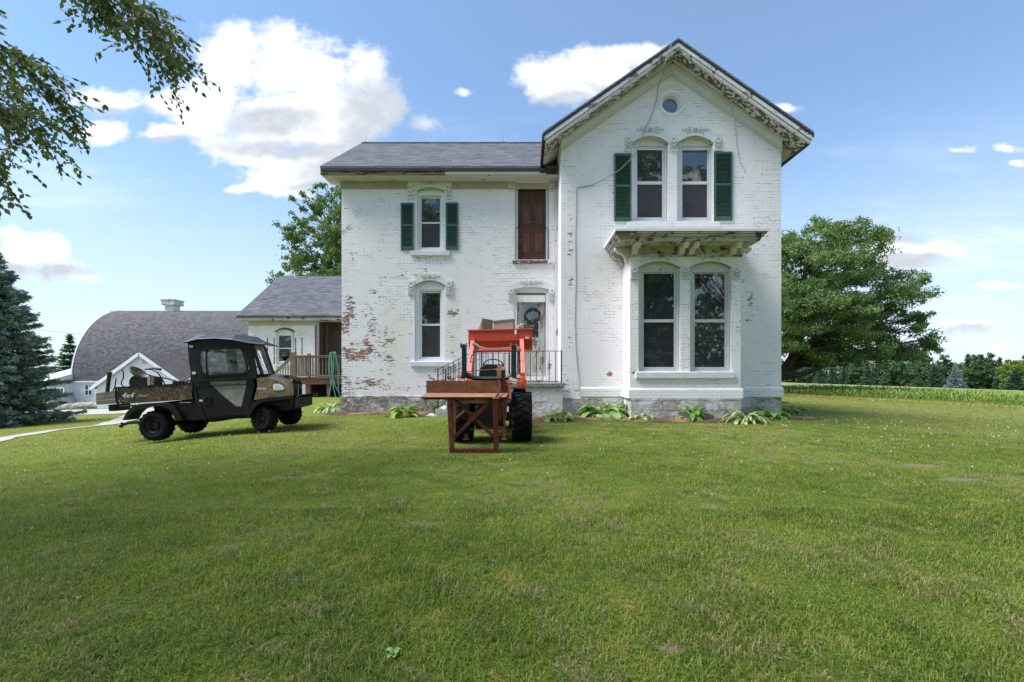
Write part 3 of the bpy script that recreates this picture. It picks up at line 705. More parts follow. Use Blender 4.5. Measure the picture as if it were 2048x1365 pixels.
# entrance door
o0, o1, ob, ot, oa = X(1028,WY), X(1096.5,WY), Z(752.6,WY), Z(579,WY), Z(574.7,WY)
Yd = WY+.16
m = MB()
m.prism(arch(o0, o1, Z(590.7,WY), ot, oa, 8), WY+.06, WY+.1); m.box(X(1033,WY), X(1091,WY), WY+.04, WY+.13, Z(604,WY), Z(589.5,WY)-.005)
m.box(o0, X(1034,WY), WY+.02, WY+.2, ob-.1, Z(590.7,WY)-.001); m.box(X(1092,WY), o1, WY+.02, WY+.2, ob-.1, Z(590.7,WY)-.001)
m.box(X(1034,WY)+.001, X(1092,WY)-.001, WY+.10, WY+.2, Z(604,WY)-.001, Z(590,WY)-.006)
gx0, gx1, gt, gb = X(1047.7,Yd), X(1077,Yd), Z(607.5,Yd), Z(675,Yd)
m2 = MB(); D0, D1, DT, DB = X(1036,Yd), X(1089,Yd), Z(604,Yd), Z(752,Yd)
m2.prism([(D0,DB),(D1,DB),(D1,DT),(D0,DT)], Yd, Yd+.045, holes=[[(gx0,gb),(gx1,gb),(gx1,gt),(gx0,gt)]])
panel(m2, gx0-.03, gx1+.03, gb-.03, gt+.03, Yd-.001, b=.03)
m2.box(gx0-.04, gx1+.05, Yd-.02, Yd-.0075, gb-.1, gb-.06)
for (a, b) in ((1045, 1059), (1066, 1080)): panel(m2, X(a,Yd), X(b,Yd), Z(738,Yd), Z(712,Yd), Yd-.001, b=.02)
panel(m2, X(1044,Yd), X(1081,Yd), Z(704,Yd), Z(688,Yd), Yd-.001, b=.02)
fd = m2.build('front_door', DOORW, house, bevel=.003)
fd['label'] = 'weathered cream entrance door with a tall glass pane'
m.box(X(1034,WY), X(1038.5,WY), WY+.201, WY+.23, ob-.1, Z(604,WY)); m.box(X(1087,WY), X(1092,WY), WY+.201, WY+.23, ob-.1, Z(604,WY)); m.build('door_frame', TRIM, fd, bevel=.004)
m = MB(); m.box(X(1033,WY), X(1091,WY), WY+.03, WY+.039, Z(589.3,WY), Z(586.5,WY)); m.build('transom_gap', IRON, fd)
m = MB(); m.box(gx0-.005, gx1+.005, Yd+.02, Yd+.026, gb-.005, gt+.005); m.build('pane', PANE, fd)
m = MB(); m.box(gx0-.1, gx1+.1, Yd+.3, Yd+.32, gb-.1, gt+.1); m.build('dark_interior', DARKIN, fd)
m = MB(); m.box(o0, o1, WY-.02, WY+.2, ob-.18, ob-.1005); m.build('threshold', TRIM, fd)
m = MB(); Ye_ = WY; pe = [(X(1016,WY), X(1027.5,WY)), (X(1097.4,WY), X(1109.7,WY))]
for a, b in pe: ear(m, a, b, Z(602,WY), Z(577,WY), WY, .035)
m.prism([(pe[0][0],Z(577,WY)+.0),(pe[0][0],Z(572,WY)),(X(1040,WY),Z(561,WY)),(X(1084,WY),Z(561,WY)),(pe[1][1],Z(572,WY)),(pe[1][1],Z(577,WY))]+arcpts(o0, o1, ot+.0, oa, 8), WY-.016, WY)
scrolls(m, (o0+o1)/2, Z(567,WY), WY-.016, .95, .004)
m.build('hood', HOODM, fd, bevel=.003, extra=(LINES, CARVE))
# shutters
def shutter(a, b, t, q, Y, tilt=0.0):
    m = MB(); x0, x1, z1, z0 = X(a,Y-.04), X(b,Y-.04), Z(t,Y-.04), Z(q,Y-.04); yb, yf = Y-.003, Y-.045; st = .045
    if tilt < -.5: pass
    m.box(x0, x0+st, yf, yb, z0, z1); m.box(x1-st, x1, yf, yb, z0, z1)
    zm = z0+(z1-z0)*.52
    for (p, r) in ((z0, z0+.10), (zm-.03, zm+.03), (z1-.06, z1)): m.box(x0+st, x1-st, yf+.001, yb, p, r)
    for (p, r) in ((z0+.10, zm-.03), (zm+.03, z1-.06)):
        n = int((r-p)/.034)
        for i in range(n):
            zz = p+(i+.5)*(r-p)/n
            m.add([(x0+st,yf+.004,zz-.014),(x1-st,yf+.004,zz-.014),(x1-st,yb-.004,zz+.010),(x0+st,yb-.004,zz+.010),
                   (x0+st,yf+.004,zz-.008),(x1-st,yf+.004,zz-.008),(x1-st,yb-.004,zz+.016),(x0+st,yb-.004,zz+.016)],
                  [(0,3,2,1),(4,5,6,7),(0,1,5,4),(1,2,6,5),(2,3,7,6),(3,0,4,7)])
    m.box(x0+.01, x1-.01, yb-.0035, yb-.0005, z0+.02, z1-.02)
    return m.build('shutter', GREEN, house)
shutter(801.6, 827, 406, 500, WY); shutter(891.4, 916.4, 405.5, 499.5, WY)
shutter(1228.7, 1263, 307, 442.3, GY); shutter(1429, 1465, 303.7, 440.7, GY)
# bay cornice -------------------------------------------------------
CYF = 10.86
cx0, cx1 = X(1230.7,CYF), X(1539,CYF); ctz = Z(456,CYF)
m = MB(); m.hexa([(cx0,CYF,ctz-.07),(cx1,CYF,ctz-.07),(cx1,GY,ctz-.07),(cx0,GY,ctz-.07),(cx0,CYF,ctz-.02),(cx1,CYF,ctz-.02),(cx1,GY,ctz+.04),(cx0,GY,ctz+.04)])
can = m.build('bay_canopy', TRIM, house)
can['label'] = 'bracketed wooden cornice roof over the bay, its paint flaking'
m = MB(); mt = ctz-.071
# crown moulding stepping back underneath
for i, (ins, dz) in enumerate(((.03,.045),(.07,.055),(.12,.05))):
    z1 = mt-sum((.045,.055,.05)[:i]); m.box(cx0+ins, cx1-ins, CYF+ins, GY-.001*i, z1-dz, z1-.0005)
m.build('crown_moulding', MOSS, can, bevel=.012)
ROTW = peel('rotten_wood', (.55,.52,.45), (.20,.10,.07), 1.0, 3, 6)
m = MB(); m.box(cx0+.0, cx0+.62, CYF+.018, CYF+.029, mt-.10, mt-.004); m.build('bare_board', ROTW, can)
sb = mt-.152
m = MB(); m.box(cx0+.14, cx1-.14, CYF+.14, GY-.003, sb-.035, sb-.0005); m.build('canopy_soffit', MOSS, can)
m = MB(); fb = Z(510.8,BY-.03); m.box(BX0-.0, BX1+.0, BY-.0, GY-.004, fb-.0, sb-.036)
m.box(BX0-.03, BX1+.03, BY-.035, BY-.0005, fb-.035, fb+.012); m.box(BX0-.03, BX0-.0005, BY, GY-.01, fb-.035, fb+.012); m.box(BX1+.0005, BX1+.03, BY, GY-.01, fb-.035, fb+.012)
for (a, b) in ((1297, 1359), (1396, 1468)):
    panel(m, X(a,BY), X(b,BY), fb+.05, sb-.09, BY-.0005, b=.02)
m.build('bay_frieze', MOSS, can, bevel=.004)
BRK = peel('bracket_paint', (.70,.69,.64), (.22,.19,.14), .35, 5, 9, tint=(.54,.52,.48))
def bracket(x, w, yb, proj, zt, zb, name='bracket', side=0):
    m = MB(); h = zt-zb
    prof = [(0, zt), (-proj, zt), (-proj, zt-.07), (-proj+.05, zt-.10), (-proj+.07, zt-.14), (-proj*.55, zt-h*.42), (-proj*.38, zt-h*.55), (-proj*.3, zb+.03), (-proj*.16, zb), (0, zb)]
    if side == 0:
        m.prism([(yb+p, z) for p, z in prof], x-w/2, x+w/2, 'x'); m.prism([(yb+p*1.04-.004, z) for p, z in prof[1:6]]+[(yb-.02, prof[5][1]), (yb-.02, zt-.001)], x-w/4, x+w/4, 'x')
    else:
        m.prism([(x+side*(-p), z) for p, z in prof], yb-w/2, yb+w/2, 'y')
    return m.build('bracket', BRK, can, bevel=.006)
for px_ in (1272, 1366, 1386.5, 1470): bracket(X(px_,BY-.2), .13, BY, .48, sb-.036, fb+.012)
bracket(BX0, .13, BY+.12, .36, sb-.036, fb-.16, side=-1); bracket(BX1, .13, BY+.12, .30, sb-.036, fb-.0, side=1)
bracket(BX0, .11, GY-.12, .30, sb-.036, fb-.10, side=-1)
# string course, conduit on the wall
m = MB(); m.box(BX0+.0, BX1-.0, GY-.001, GY, 1, 1.001)
# downpipe-like strip where the wing meets the gable block
m = MB(); m.box(GX0-.09, GX0-.0005, WY-.045, WY-.0005, 1.1, ZE-.47); m.build('corner_board', peel('corner_paint', (.72,.73,.75), amt=.4, sx=8, sz=2), house)
# lightning rods
for (p, q, YY) in ((731.5, 268, YR), (1006.5, 265, YR)):
    m = MB(); m.tube([(X(p,YY), YY, ZR-.03), (X(p,YY), YY, Z(q,YY))], [.008, .004], 6); m.box(X(p,YY)-.03, X(p,YY)+.03, YY-.02, YY+.02, ZR-.02, ZR+.06); m.build('lightning_rod', CABLEM, roofw)
# service cable hanging from the ridge down to the wall
pts = [(1343,90,11.8),(1336,105,11.76),(1330,128,11.8),(1322,160,12.1),(1317,172,12.33),(1313,200,12.36),(1306,225,12.37),(1296,248,12.36),(1288,262,12.3),(1284,280,12.26),(1272,305,12.25),(1258,322,12.25),(1240,340,12.27),(1222,351,12.3),(1204,361,12.36),(1185,371,12.38),(1168,374,12.38),(1155,376,12.385)]
m = MB(); m.tube([(X(a,y), y, Z(b,y)) for a, b, y in pts], .011, 6)
m.tube([(X(a,y), y, Z(b,y)) for a, b, y in [(1155,376,12.385),(1153.5,382,12.387),(1152.5,440,12.387),(1151,470,12.387),(1152,560,12.387),(1150,640,12.387),(1152,700,12.386),(1156,740,12.385),(1159,770,12.37),(1160,795,12.3)]], .009, 6)
tag(m.build('power_cable', CABLEM), 'loose pale service cable draped from the gable peak across the wall and down', 'cable')
m = MB(); m.tube([(X(a,y), y, Z(b,y)) for a, b, y in [(1461,206,12.33),(1470,240,12.38),(1474,290,12.385),(1480,325,12.385),(1487,335,12.387),(1490,348,12.387)]], .004, 5)
tag(m.build('loose_wire', simple('thin_wire', (.2,.2,.2), .5)), 'thin loose wire trailing down the right side of the gable wall', 'wire')
# ---------------------------------------------------------------- entrance porch
PY = 11.95; pz = Z(767,PY); px1 = X(1129.6,PY); pxl = X(948,PY)
porch = thing('entrance_porch', 'small raised concrete entrance porch with block base and black iron railings', 'porch', (px1-1, PY+.8, .2))
m = MB(); m.box(pxl, px1, PY, GY-.055, pz-.105, pz); m.box(pxl, GX0-.012, GY-.054, WY-.052, pz-.105, pz); m.build('slab', SLABM, porch, bevel=.012)
m = MB(); m.box(pxl+.06, px1-.055, PY+.05, GY-.056, -.2, pz-.106); m.box(pxl+.06, GX0-.02, GY-.055, WY-.053, -.2, pz-.107); m.build('block_base', BLOCKM, porch)
m = MB()
for i in range(5): m.box(pxl-.26*(i+1), pxl-.26*i-.001, PY+.25, WY-.2, -.2, pz-.17*(i+1))
m.build('steps', BLOCKM, porch, bevel=.01)
def rail_run(x0, x1, y, gaps=True, step=.163, off=.05):
    m = MB(); b = pz+.045; t = pz+.83
    m.bar((x0,y,t), (x1,y,t), .032, .014); m.bar((x0,y,b), (x1,y,b), .026, .014)
    n = int((x1-x0)/step)
    for i in range(n+1):
        xx = x1-off-.1-i*step
        if xx < x0+.03: break
        pts = [(xx, y, b+(t-b)*k/14) for k in range(15)]
        m.tube(pts, [.0075 if k % 2 else .0105 for k in range(15)], 4)
    for xx in (x0, x1): m.box(xx-.016, xx+.016, y-.016, y+.016, pz, t+.02)
    return m
m = rail_run(X(952,PY+.06), px1-.085, PY+.06); m.box(X(1019,PY+.06)-.013, X(1019,PY+.06)+.013, PY+.047, PY+.073, pz, pz+.83); m.build('railing', IRON, porch)
m = rail_run(pxl+.05, X(1018,WY-.2), WY-.25, step=.15); m.build('railing', IRON, porch)
def stair_rail(y):
    m = MB(); a = Vector((pxl-.02, y, pz+.83)); b = Vector((pxl-.98, y, pz+.36))
    m.bar(a, b, .03, .014); m.bar(a-Vector((0,0,.17)), b-Vector((0,0,.17)), .02, .012)
    m.tube([b, b+Vector((-.06,0,-.0)), b+Vector((-.09,0,-.05)), b+Vector((-.05,0,-.09))], .011, 6)
    m.box(b.x-.014, b.x+.014, y-.014, y+.014, .15, b.z)
    for k in range(1, 7):
        p = a.lerp(b, k/7); m.tube([(p.x, y, p.z-j*.62/10) for j in range(11)], [.007 if j % 2 else .010 for j in range(11)], 4)
    return m
stair_rail(PY+.28).build('stair_railing', IRON, porch); stair_rail(WY-.3).build('stair_railing', IRON, porch)
# wreath on the entrance door
Yw = Yd-.03
m = MB(); c = (X(1065.2,Yw), Z(632,Yw))
for k in range(150):
    t = rnd.uniform(0, 2*math.pi); r = rnd.gauss(.208, .018); dt = rnd.uniform(.25, .6); h = rnd.uniform(-.025, .02)
    m.tube([(c[0]+(r+h*j/3)*math.cos(t+dt*j/3), Yw-.02-rnd.uniform(0,.02), c[1]+(r+h*j/3)*math.sin(t+dt*j/3)) for j in range(4)], .007, 4)
tag(m.build('wreath', wood('twig_wreath', (.03,.02,.015), (.10,.07,.05), 'x')), 'round dark twig wreath hanging on the glass of the entrance door', 'wreath')
# ---------------------------------------------------------------- the lawn
DIRT = []
for (px, py, rx, ry) in [(1110,849,.7,.16),(1310,859,.38,.12),(1575,861,.2,.10),(1840,932,.3,.14),(1920,960,.3,.10),(2010,958,.2,.08),(1340,1300,.07,.05)]:
    p = gpt(px, py); DIRT.append((p.x, p.y, rx, ry))
def lawn_colour(g, blade=False):
    tc = g.obj(); x, y, z = g.sep(tc); v = g.comb(x, y, 0)
    a = g.noise(v, .33, 4, .6); b = g.noise(v, 1.5, 4, .65); c = g.noise(v, 6, 4, .65)
    green = g.mix(g.ss(a, .35, .65), (.150,.205,.028), (.215,.270,.042))
    green = g.mix(g.ss(b, .4, .7)*.7, green, (.125,.178,.030))
    far = g.m('MAXIMUM', g.ss(x+y*.5, 13, 22), g.ss(0-x, 5.5, 10))
    green = g.mix(far*.6, green, (.27,.31,.060))
    stripe = g.ss(g.noise(g.comb((x*.35+y)*.9, x*.04, 0), 1.0, 2, .5), .42, .6)*g.ss(x+y*.4, 9, 15)
    green = g.mix(stripe*.5, green, (.32,.30,.12))
    d2 = g.noise(v, 3.1, 5, .7); d3 = g.noise(v, 15, 3, .6)
    green = g.mix(g.ss(d2, .50, .66)*.6, green, (.070,.122,.022)); green = g.mix(g.ss(d3, .52, .68)*.5, green, (.060,.105,.020)); green = g.mix(g.ss(d2, .47, .32)*.75, green, (.31,.29,.065)); green = g.mix(g.ss(0-x+y*.3, 2.5, 8)*.4, green, (.27,.32,.052))
    dry = g.ss(b*.55+c*.45+(a-.5)*.5, .49, .63)*.9
    # worn and straw-coloured places
    patch = None
    for (cx, cy, rx, ry) in DIRT:
        l = g.ss(g.vm('LENGTH', g.comb((x-cx)/rx, (y-cy)/ry, 0))+(c-.5)*1.3+(b-.5)*.8, 1.1, .45)
        patch = l if patch is None else g.m('MAXIMUM', patch, l)
    return green, dry, patch, c, v
LAWN, g = mat('lawn')
green, dry, patch, c, v = lawn_colour(g)
fine = g.noise(v, 45, 4, .7)
col = g.mix(dry, green, (.28,.26,.10)); col = g.mix(g.ss(fine, .35, .7)*.6, col, (.035,.055,.012))
col = g.mix(g.ss(fine, .62, .8)*.5, col, (.22,.22,.07))
col = g.mix(patch, col, g.mix(fine, (.15,.11,.07), (.36,.30,.19)))
setp(g, col, .95, g.bump(fine, 1.0, .04, None), spec=.1)
BLADE, g = mat('grass_blades')
green, dry, patch, c, v = lawn_colour(g); r = g.island()
col = g.mix(r, g.vm('MULTIPLY', green, (.65,.75,.65)), g.vm('MULTIPLY', green, (1.5,1.4,1.5)))
col = g.mix(g.ss(r+dry*.55, .88, 1.05), col, (.36,.32,.13)); col = g.mix(g.ss(patch+r*.5, .8, 1.1), col, (.36,.28,.15))
setp(g, col, .55, spec=.25)
tr = g.node('ShaderNodeBsdfTranslucent'); g.lk(tr.inputs[0], g.vm('MULTIPLY', col, (1.2,1.3,.7)))
mx = g.node('ShaderNodeMixShader'); mx.inputs[0].default_value = .3
g.nt.links.new(g.p.outputs[0], mx.inputs[1]); g.nt.links.new(tr.outputs[0], mx.inputs[2]); g.nt.links.new(mx.outputs[0], g.o.inputs[0])
xs = np.concatenate([np.linspace(-900,-60,15),np.linspace(-58,-16,30),np.linspace(-15.5,15.5,80),np.linspace(17,60,26),np.linspace(70,900,20)])
ys = np.concatenate([np.linspace(-300,-20,8),np.linspace(-18,0,10),np.linspace(.5,26,70),np.linspace(27,60,22),np.linspace(70,1500,24)])
XX, YY_ = np.meshgrid(xs, ys); V = np.stack([XX, YY_, ground(XX, YY_)], -1).reshape(-1, 3); nx = len(xs)
I = np.arange(len(ys)-1)[:,None]*nx+np.arange(nx-1)[None]; Fq = np.stack([I, I+1, I+1+nx, I+nx], -1).reshape(-1, 4)
gr = npmesh('ground', V, Fq, LAWN); gr.data.polygons.foreach_set('use_smooth', [True]*len(Fq)); tag(gr, kind='structure')
def strip(name, pts, widths, matl, lift=.006, n=1, kind='structure', seg=.8, wob=.0):
    """a sheet laid on the ground along a centre line"""
    P = [Vector((a, b, 0)) for a, b in pts]; fine = []
    for i in range(len(P)-1):
        k = max(1, int((P[i+1]-P[i]).length/seg))
        for j in range(k): t = j/k; fine.append((P[i].lerp(P[i+1], t), widths[i]*(1-t)+widths[i+1]*t))
    fine.append((P[-1], widths[-1])); vs = []; m = 8
    for i, (p, wd) in enumerate(fine):
        t = (fine[min(i+1, len(fine)-1)][0]-fine[max(i-1, 0)][0]).normalized(); nn = Vector((-t.y, t.x, 0))
        for k in range(m+1):
            e = rnd.uniform(-wob, wob) if k in (0, m) else 0
            q = p+nn*(wd*(k/m-.5)+e); vs.append((q.x, q.y, gz(q.x, q.y)+lift))
    fs = [(i*(m+1)+k, i*(m+1)+k+1, (i+1)*(m+1)+k+1, (i+1)*(m+1)+k) for i in range(len(fine)-1) for k in range(m)]
    mb = MB().add(vs, fs); o = mb.build(name, matl, solid=False)
    if kind: tag(o, kind=kind)
    return o
GRAV, g = mat('gravel'); o = g.obj(); n = g.noise(o, 30, 4, .7); n2 = g.noise(o, .8, 4, .6)
setp(g, g.mix(g.ss(n2, .3, .7), g.mix(n, (.30,.27,.24), (.50,.47,.44)), g.mix(n, (.38,.35,.32), (.56,.54,.52))), .95, g.bump(n, .6, .02), spec=.1)
pa = gpt(110, 834); pb = gpt(275, 834)
strip('gravel_drive', [(-75, 38.0), (-45, 34.5), (-34, 32.8), (-25, 31.2), (-16, 30.2), (-8, 29)], [6.5, 6.5, 6.2, 5.4, 4.6, 4], GRAV, .03, wob=.15)
q = [gpt(-120, 905), gpt(0, 879), gpt(110, 861), gpt(215, 851)]
strip('dirt_path', [(p.x, p.y) for p in q]+[(-24.5, 30.0)], [.9, .85, .8, .9, 1.4], GRAV, .02, wob=.1)
# mulch bed round the foot of the house
MULCH, g = mat('mulch'); o = g.obj(); x, y, z = g.sep(o); n = g.noise(o, 26, 5, .7); n2 = g.noise(o, 2.2, 4, .6); n3 = g.noise(g.comb(x*70, y*16, 0), 1, 3, .6)
c = g.mix(n, (.055,.038,.030), (.17,.11,.08)); c = g.mix(g.ss(n2, .42, .62), c, g.mix(n3, (.15,.075,.04), (.42,.27,.16)))
setp(g, c, .95, g.bump(n+n3, 1, .03), spec=.1)
bed = [(WX0-.5,13.5),(WX0+.2,13.05),(-3.6,12.85),(-2.4,12.75),(-1.4,11.9),(-.6,11.15),(.4,11.15),(1.4,11.35),(2.3,11.1),(2.6,10.95),(4,10.9),(5.2,10.95),(5.8,11.35),(6.6,11.75),(7.3,11.85),(7.75,12.1),(7.8,12.6),(7.3,13.1)]
inner = [(WX0-.2,14.2),(WX0+.5,14),(-3.5,14),(-2.3,13.9),(-1.3,13.2),(-.6,12.4),(.5,12.4),(1.4,12.6),(2.4,12.3),(2.8,11.7),(4,11.7),(5.1,11.7),(5.5,12.6),(6.4,12.6),(6.75,12.6),(6.8,12.8),(6.8,13),(6.8,13.6)]
vs = []; fs = []; k = 0; NB = 8; prev = None
for i in range(len(bed)-1):
    for s in range(5):
        t = s/5
        a = Vector((*bed[i],0)).lerp(Vector((*bed[i+1],0)), t); b = Vector((*inner[i],0)).lerp(Vector((*inner[i+1],0)), t)
        a += Vector((rnd.uniform(-.05,.05), rnd.uniform(-.05,.05), 0))
        for j in range(NB+1):
            p = a.lerp(b, j/NB); h = .01 if j == 0 else .03+rnd.uniform(0,.025)
            vs.append((p.x, p.y, gz(p.x,p.y)+h))
        if k: fs += [((k-1)*(NB+1)+j, (k-1)*(NB+1)+j+1, k*(NB+1)+j+1, k*(NB+1)+j) for j in range(NB)]
        k += 1
tag(MB().add(vs, fs).build('mulch_bed', MULCH, solid=False, smooth=True), kind='structure')
# blades of grass --------------------------------------------------
def blades(n, y0, y1, hmin, hmax, wd, tri=False, spread=1.32, seed=1, lean=1.25):
    r = np.random.default_rng(seed)
    y = np.sqrt(r.uniform(y0**2, y1**2, n)); x = r.uniform(-spread, spread, n)*y
    clump = np.sin(x*3.1+np.sin(y*2.3)*2)*np.sin(y*3.7+np.cos(x*1.9)*2)
    keep = r.uniform(0, 1, n) < .72+.28*clump
    for (cx, cy, rx, ry) in DIRT: keep &= ~((((x-cx)/rx)**2+((y-cy)/ry)**2 < .75) & (r.uniform(0,1,n) < .72))
    keep &= ~((y > 13.6) & (x > WX0-.1) & (x < GX1)); keep &= ~((y > 12.3) & (x > -1.5) & (x < GX1)); keep &= ~((y > 11.8) & (x > -1.4) & (x < 1.1)); keep &= ~((y > 11.4) & (x > BX0) & (x < BX1))
    bx_ = np.array([b[0] for b in bed]); by_ = np.array([b[1] for b in bed])
    keep &= ~((x > bx_[0]) & (x < bx_[-3]) & (y > np.interp(x, bx_, by_)) & (y < 14) & (r.uniform(0,1,n) < .985))
    for qq, wq in ((q, .45),):
        for i in range(len(qq)-1):
            a = np.array([qq[i].x, qq[i].y]); b = np.array([qq[i+1].x, qq[i+1].y]); dd = b-a
            t = np.clip(((x-a[0])*dd[0]+(y-a[1])*dd[1])/(dd@dd), 0, 1); keep &= np.hypot(x-a[0]-t*dd[0], y-a[1]-t*dd[1]) > wq
    keep &= ~((y > 27.2+(-x-25)*.12) & (x < -14) & (y < 36.5))
    x = x[keep]; y = y[keep]; n = len(x)
    z = ground(x, y)-.004
    a = r.uniform(0, 2*np.pi, n); h = r.uniform(hmin, hmax, n)*(1+.35*clump[keep]); w_ = wd*r.uniform(.6, 1.3, n); ln = r.uniform(.25, lean, n)**1.1
    da = a+r.normal(0, .5, n)
    ux, uy = np.cos(a)*w_*.5, np.sin(a)*w_*.5; lx, ly = -np.sin(da)*h*ln, np.cos(da)*h*ln
    B = np.stack([x, y, z], 1); U = np.stack([ux, uy, 0*ux], 1)
    M = B+np.stack([lx*.38, ly*.38, h*.62*(1-ln*.2)], 1); T = B+np.stack([lx, ly, h*(1-ln*.62)], 1)
    if tri:
        Vv = np.stack([B-U, B+U, T], 1).reshape(-1, 3); F_ = np.arange(n*3).reshape(-1, 3)
        return Vv, F_
    Vv = np.stack([B-U, B+U, M+U*.8, T, M-U*.8], 1).reshape(-1, 3); k = np.arange(n)[:,None]*5
    F_ = np.concatenate([k+[0,1,2], k+[0,2,4], k+[4,2,3]]); return Vv, F_
GV = []; GF = []; off = 0
for args in ((230000, 1.6, 4.2, .025, .058, .0042, False, 1.32, 1), (230000, 4.2, 7.5, .025, .055, .0070, True, 1.3, 2), (190000, 7.5, 13, .025, .055, .012, True, 1.28, 3), (120000, 13, 27, .025, .06, .026, True, 1.3, 4)):
    a, b = blades(*args); GV.append(a); GF.append(b+off); off += len(a)
gobj = npmesh('grass', np.concatenate(GV), np.concatenate(GF), BLADE); tag(gobj, kind='stuff', label='short patchy lawn grass, green with yellowed places', cat='grass')
# generic leaf scatter ----------------------------------------------
def leafquads(C, size, r, up=.0, aspect=.5, dirs=None, flat=0):
    """one pointed leaf face at each centre"""
    n = len(C); size = np.broadcast_to(size, (n,))
    if dirs is None:
        d = r.normal(size=(n, 3)); d[:,2] = d[:,2]*(1-flat)-up
    else: d = dirs+r.normal(size=(n, 3))*.35
    d /= np.linalg.norm(d, axis=1)[:,None]
    s = np.cross(d, r.normal(size=(n, 3))*[1,1,1+2*flat]); s /= np.linalg.norm(s, axis=1)[:,None]+1e-9
    L = d*size[:,None]; S = s*(size*aspect)[:,None]*.5
    V = np.stack([C, C+L*.45+S, C+L, C+L*.45-S], 1).reshape(-1, 3)
    return V, np.arange(n*4).reshape(-1, 4)
LEAF_A = leafmat('maple_leaves', [(0.052,0.102,0.031),(0.090,0.164,0.044),(0.148,0.234,0.060),(0.225,0.313,0.085)])
LEAF_B = leafmat('dark_tree_leaves', [(0.060,0.116,0.050),(0.111,0.186,0.068),(0.181,0.266,0.088),(0.279,0.359,0.115)])
LEAF_C = leafmat('elm_leaves', [(0.055,0.082,0.036),(0.098,0.140,0.052),(0.146,0.190,0.060),(0.234,0.239,0.080)], transl=.3)
LEAF_Y = leafmat('yellow_green_leaves', [(0.084,0.140,0.028),(0.154,0.231,0.042),(0.238,0.308,0.056),(0.308,0.364,0.070)])
LEAF_F = leafmat('woodland_leaves', [(0.035,0.077,0.036),(0.061,0.123,0.052),(0.088,0.162,0.062),(0.136,0.207,0.082)], transl=.25)
NEED = leafmat('blue_spruce_needles', [(0.085,0.149,0.121),(0.168,0.257,0.216),(0.306,0.419,0.364),(0.490,0.594,0.540)], transl=.1, dry=(.085,.05,.035))
NEEDD = leafmat('dark_spruce_needles', [(0.022,0.053,0.030),(0.045,0.090,0.051),(0.068,0.128,0.068),(0.105,0.165,0.090)], transl=.1)
NEEDB = leafmat('far_blue_needles', [(0.070,0.112,0.119),(0.126,0.182,0.189),(0.196,0.266,0.280),(0.280,0.350,0.364)], transl=.1)
BARK = simple('bark', (.085,.068,.055), .9, .35, 7, bump=.8)
def clump_tree(name, label, base, trunk_pts, r0, clumps, leafm, per, lsize, flat=.45, seed=3, group=None, cr=1.0, aspect=.5, cat='tree', gap=.0):
    """clumps: rows of x, y, z, radius in world space; limbs run from the trunk line to every clump"""
    r = np.random.default_rng(seed); rn = random.Random(seed)
    t = thing(name, label, cat, base, group)
    tp = [Vector(p) for p in trunk_pts]; n = len(tp)
    mb = MB(); mb.tube(tp, [r0*(1-.75*i/(n-1)) for i in range(n)], 9)
    for c in clumps:
        c3 = Vector(c[:3]); best = min(range(n), key=lambda i: (tp[i]-c3).length+max(0, tp[i].z-c3.z+.15*(c3-tp[i]).length)*2.5)
        a = tp[best]; mid = a.lerp(c3, .5)+Vector((rn.uniform(-.3,.3), rn.uniform(-.3,.3), rn.uniform(-.1,.35)))*(c3-a).length*.22
        L = (c3-a).length; rr = max(.015, min(r0*.28, .011*L))
        mb.tube([a, a.lerp(mid, .5)+Vector((0,0,.04*L)), mid, mid.lerp(c3, .55), c3], [rr, rr*.8, rr*.6, rr*.4, rr*.15], 5, cap=False)
        for k in range(4):
            e = c3+Vector((rn.gauss(0,1), rn.gauss(0,1), rn.gauss(0,.5)))*c[3]*.55; mb.tube([mid.lerp(c3, .6), e], [rr*.3, .008], 4, cap=False)
    mb.build('trunk', BARK, t, smooth=True, solid=False)
    C = []
    for c in clumps:
        k = max(8, int(per*(c[3]**2)))
        sub = r.normal(size=(max(3, k//45), 3))*[.42, .42, .42*flat]*c[3]      # twigs inside the clump
        pick = r.integers(0, len(sub), k)
        off = sub[pick]+r.normal(size=(k, 3))*[.17, .17, .10]*c[3]
        C.append(np.array(c[:3])+off)
    C = np.concatenate(C)
    V, F_ = leafquads(C, lsize*r.uniform(.6, 1.3, len(C)), r, up=.35, aspect=aspect)
    npmesh('crown', V, F_, leafm, t)
    return t
def fill(ells, n, rmin, rmax, seed, shell=.35):
    """clump centres spread through a set of ellipsoids (x,y,z,rx,ry,rz)"""
    r = np.random.default_rng(seed); out = []; vol = np.array([e[3]*e[4]*e[5] for e in ells])**.67; vol /= vol.sum()
    tries = 0
    while len(out) < n and tries < 20000:
        tries += 1
        e = ells[r.choice(len(ells), p=vol)]; d = r.normal(size=3); d /= np.linalg.norm(d); q = (shell+(1-shell)*r.uniform())**.6 if shell < 1 else 1
        p = np.array(e[:3])+d*np.array(e[3:])*q; rad = r.uniform(rmin, rmax)
        if all(np.linalg.norm((p-np.array(o[:3]))*[1,1,1.6]) > .62*(rad+o[3])*.9 for o in out): out.append((*p, rad))
    return out
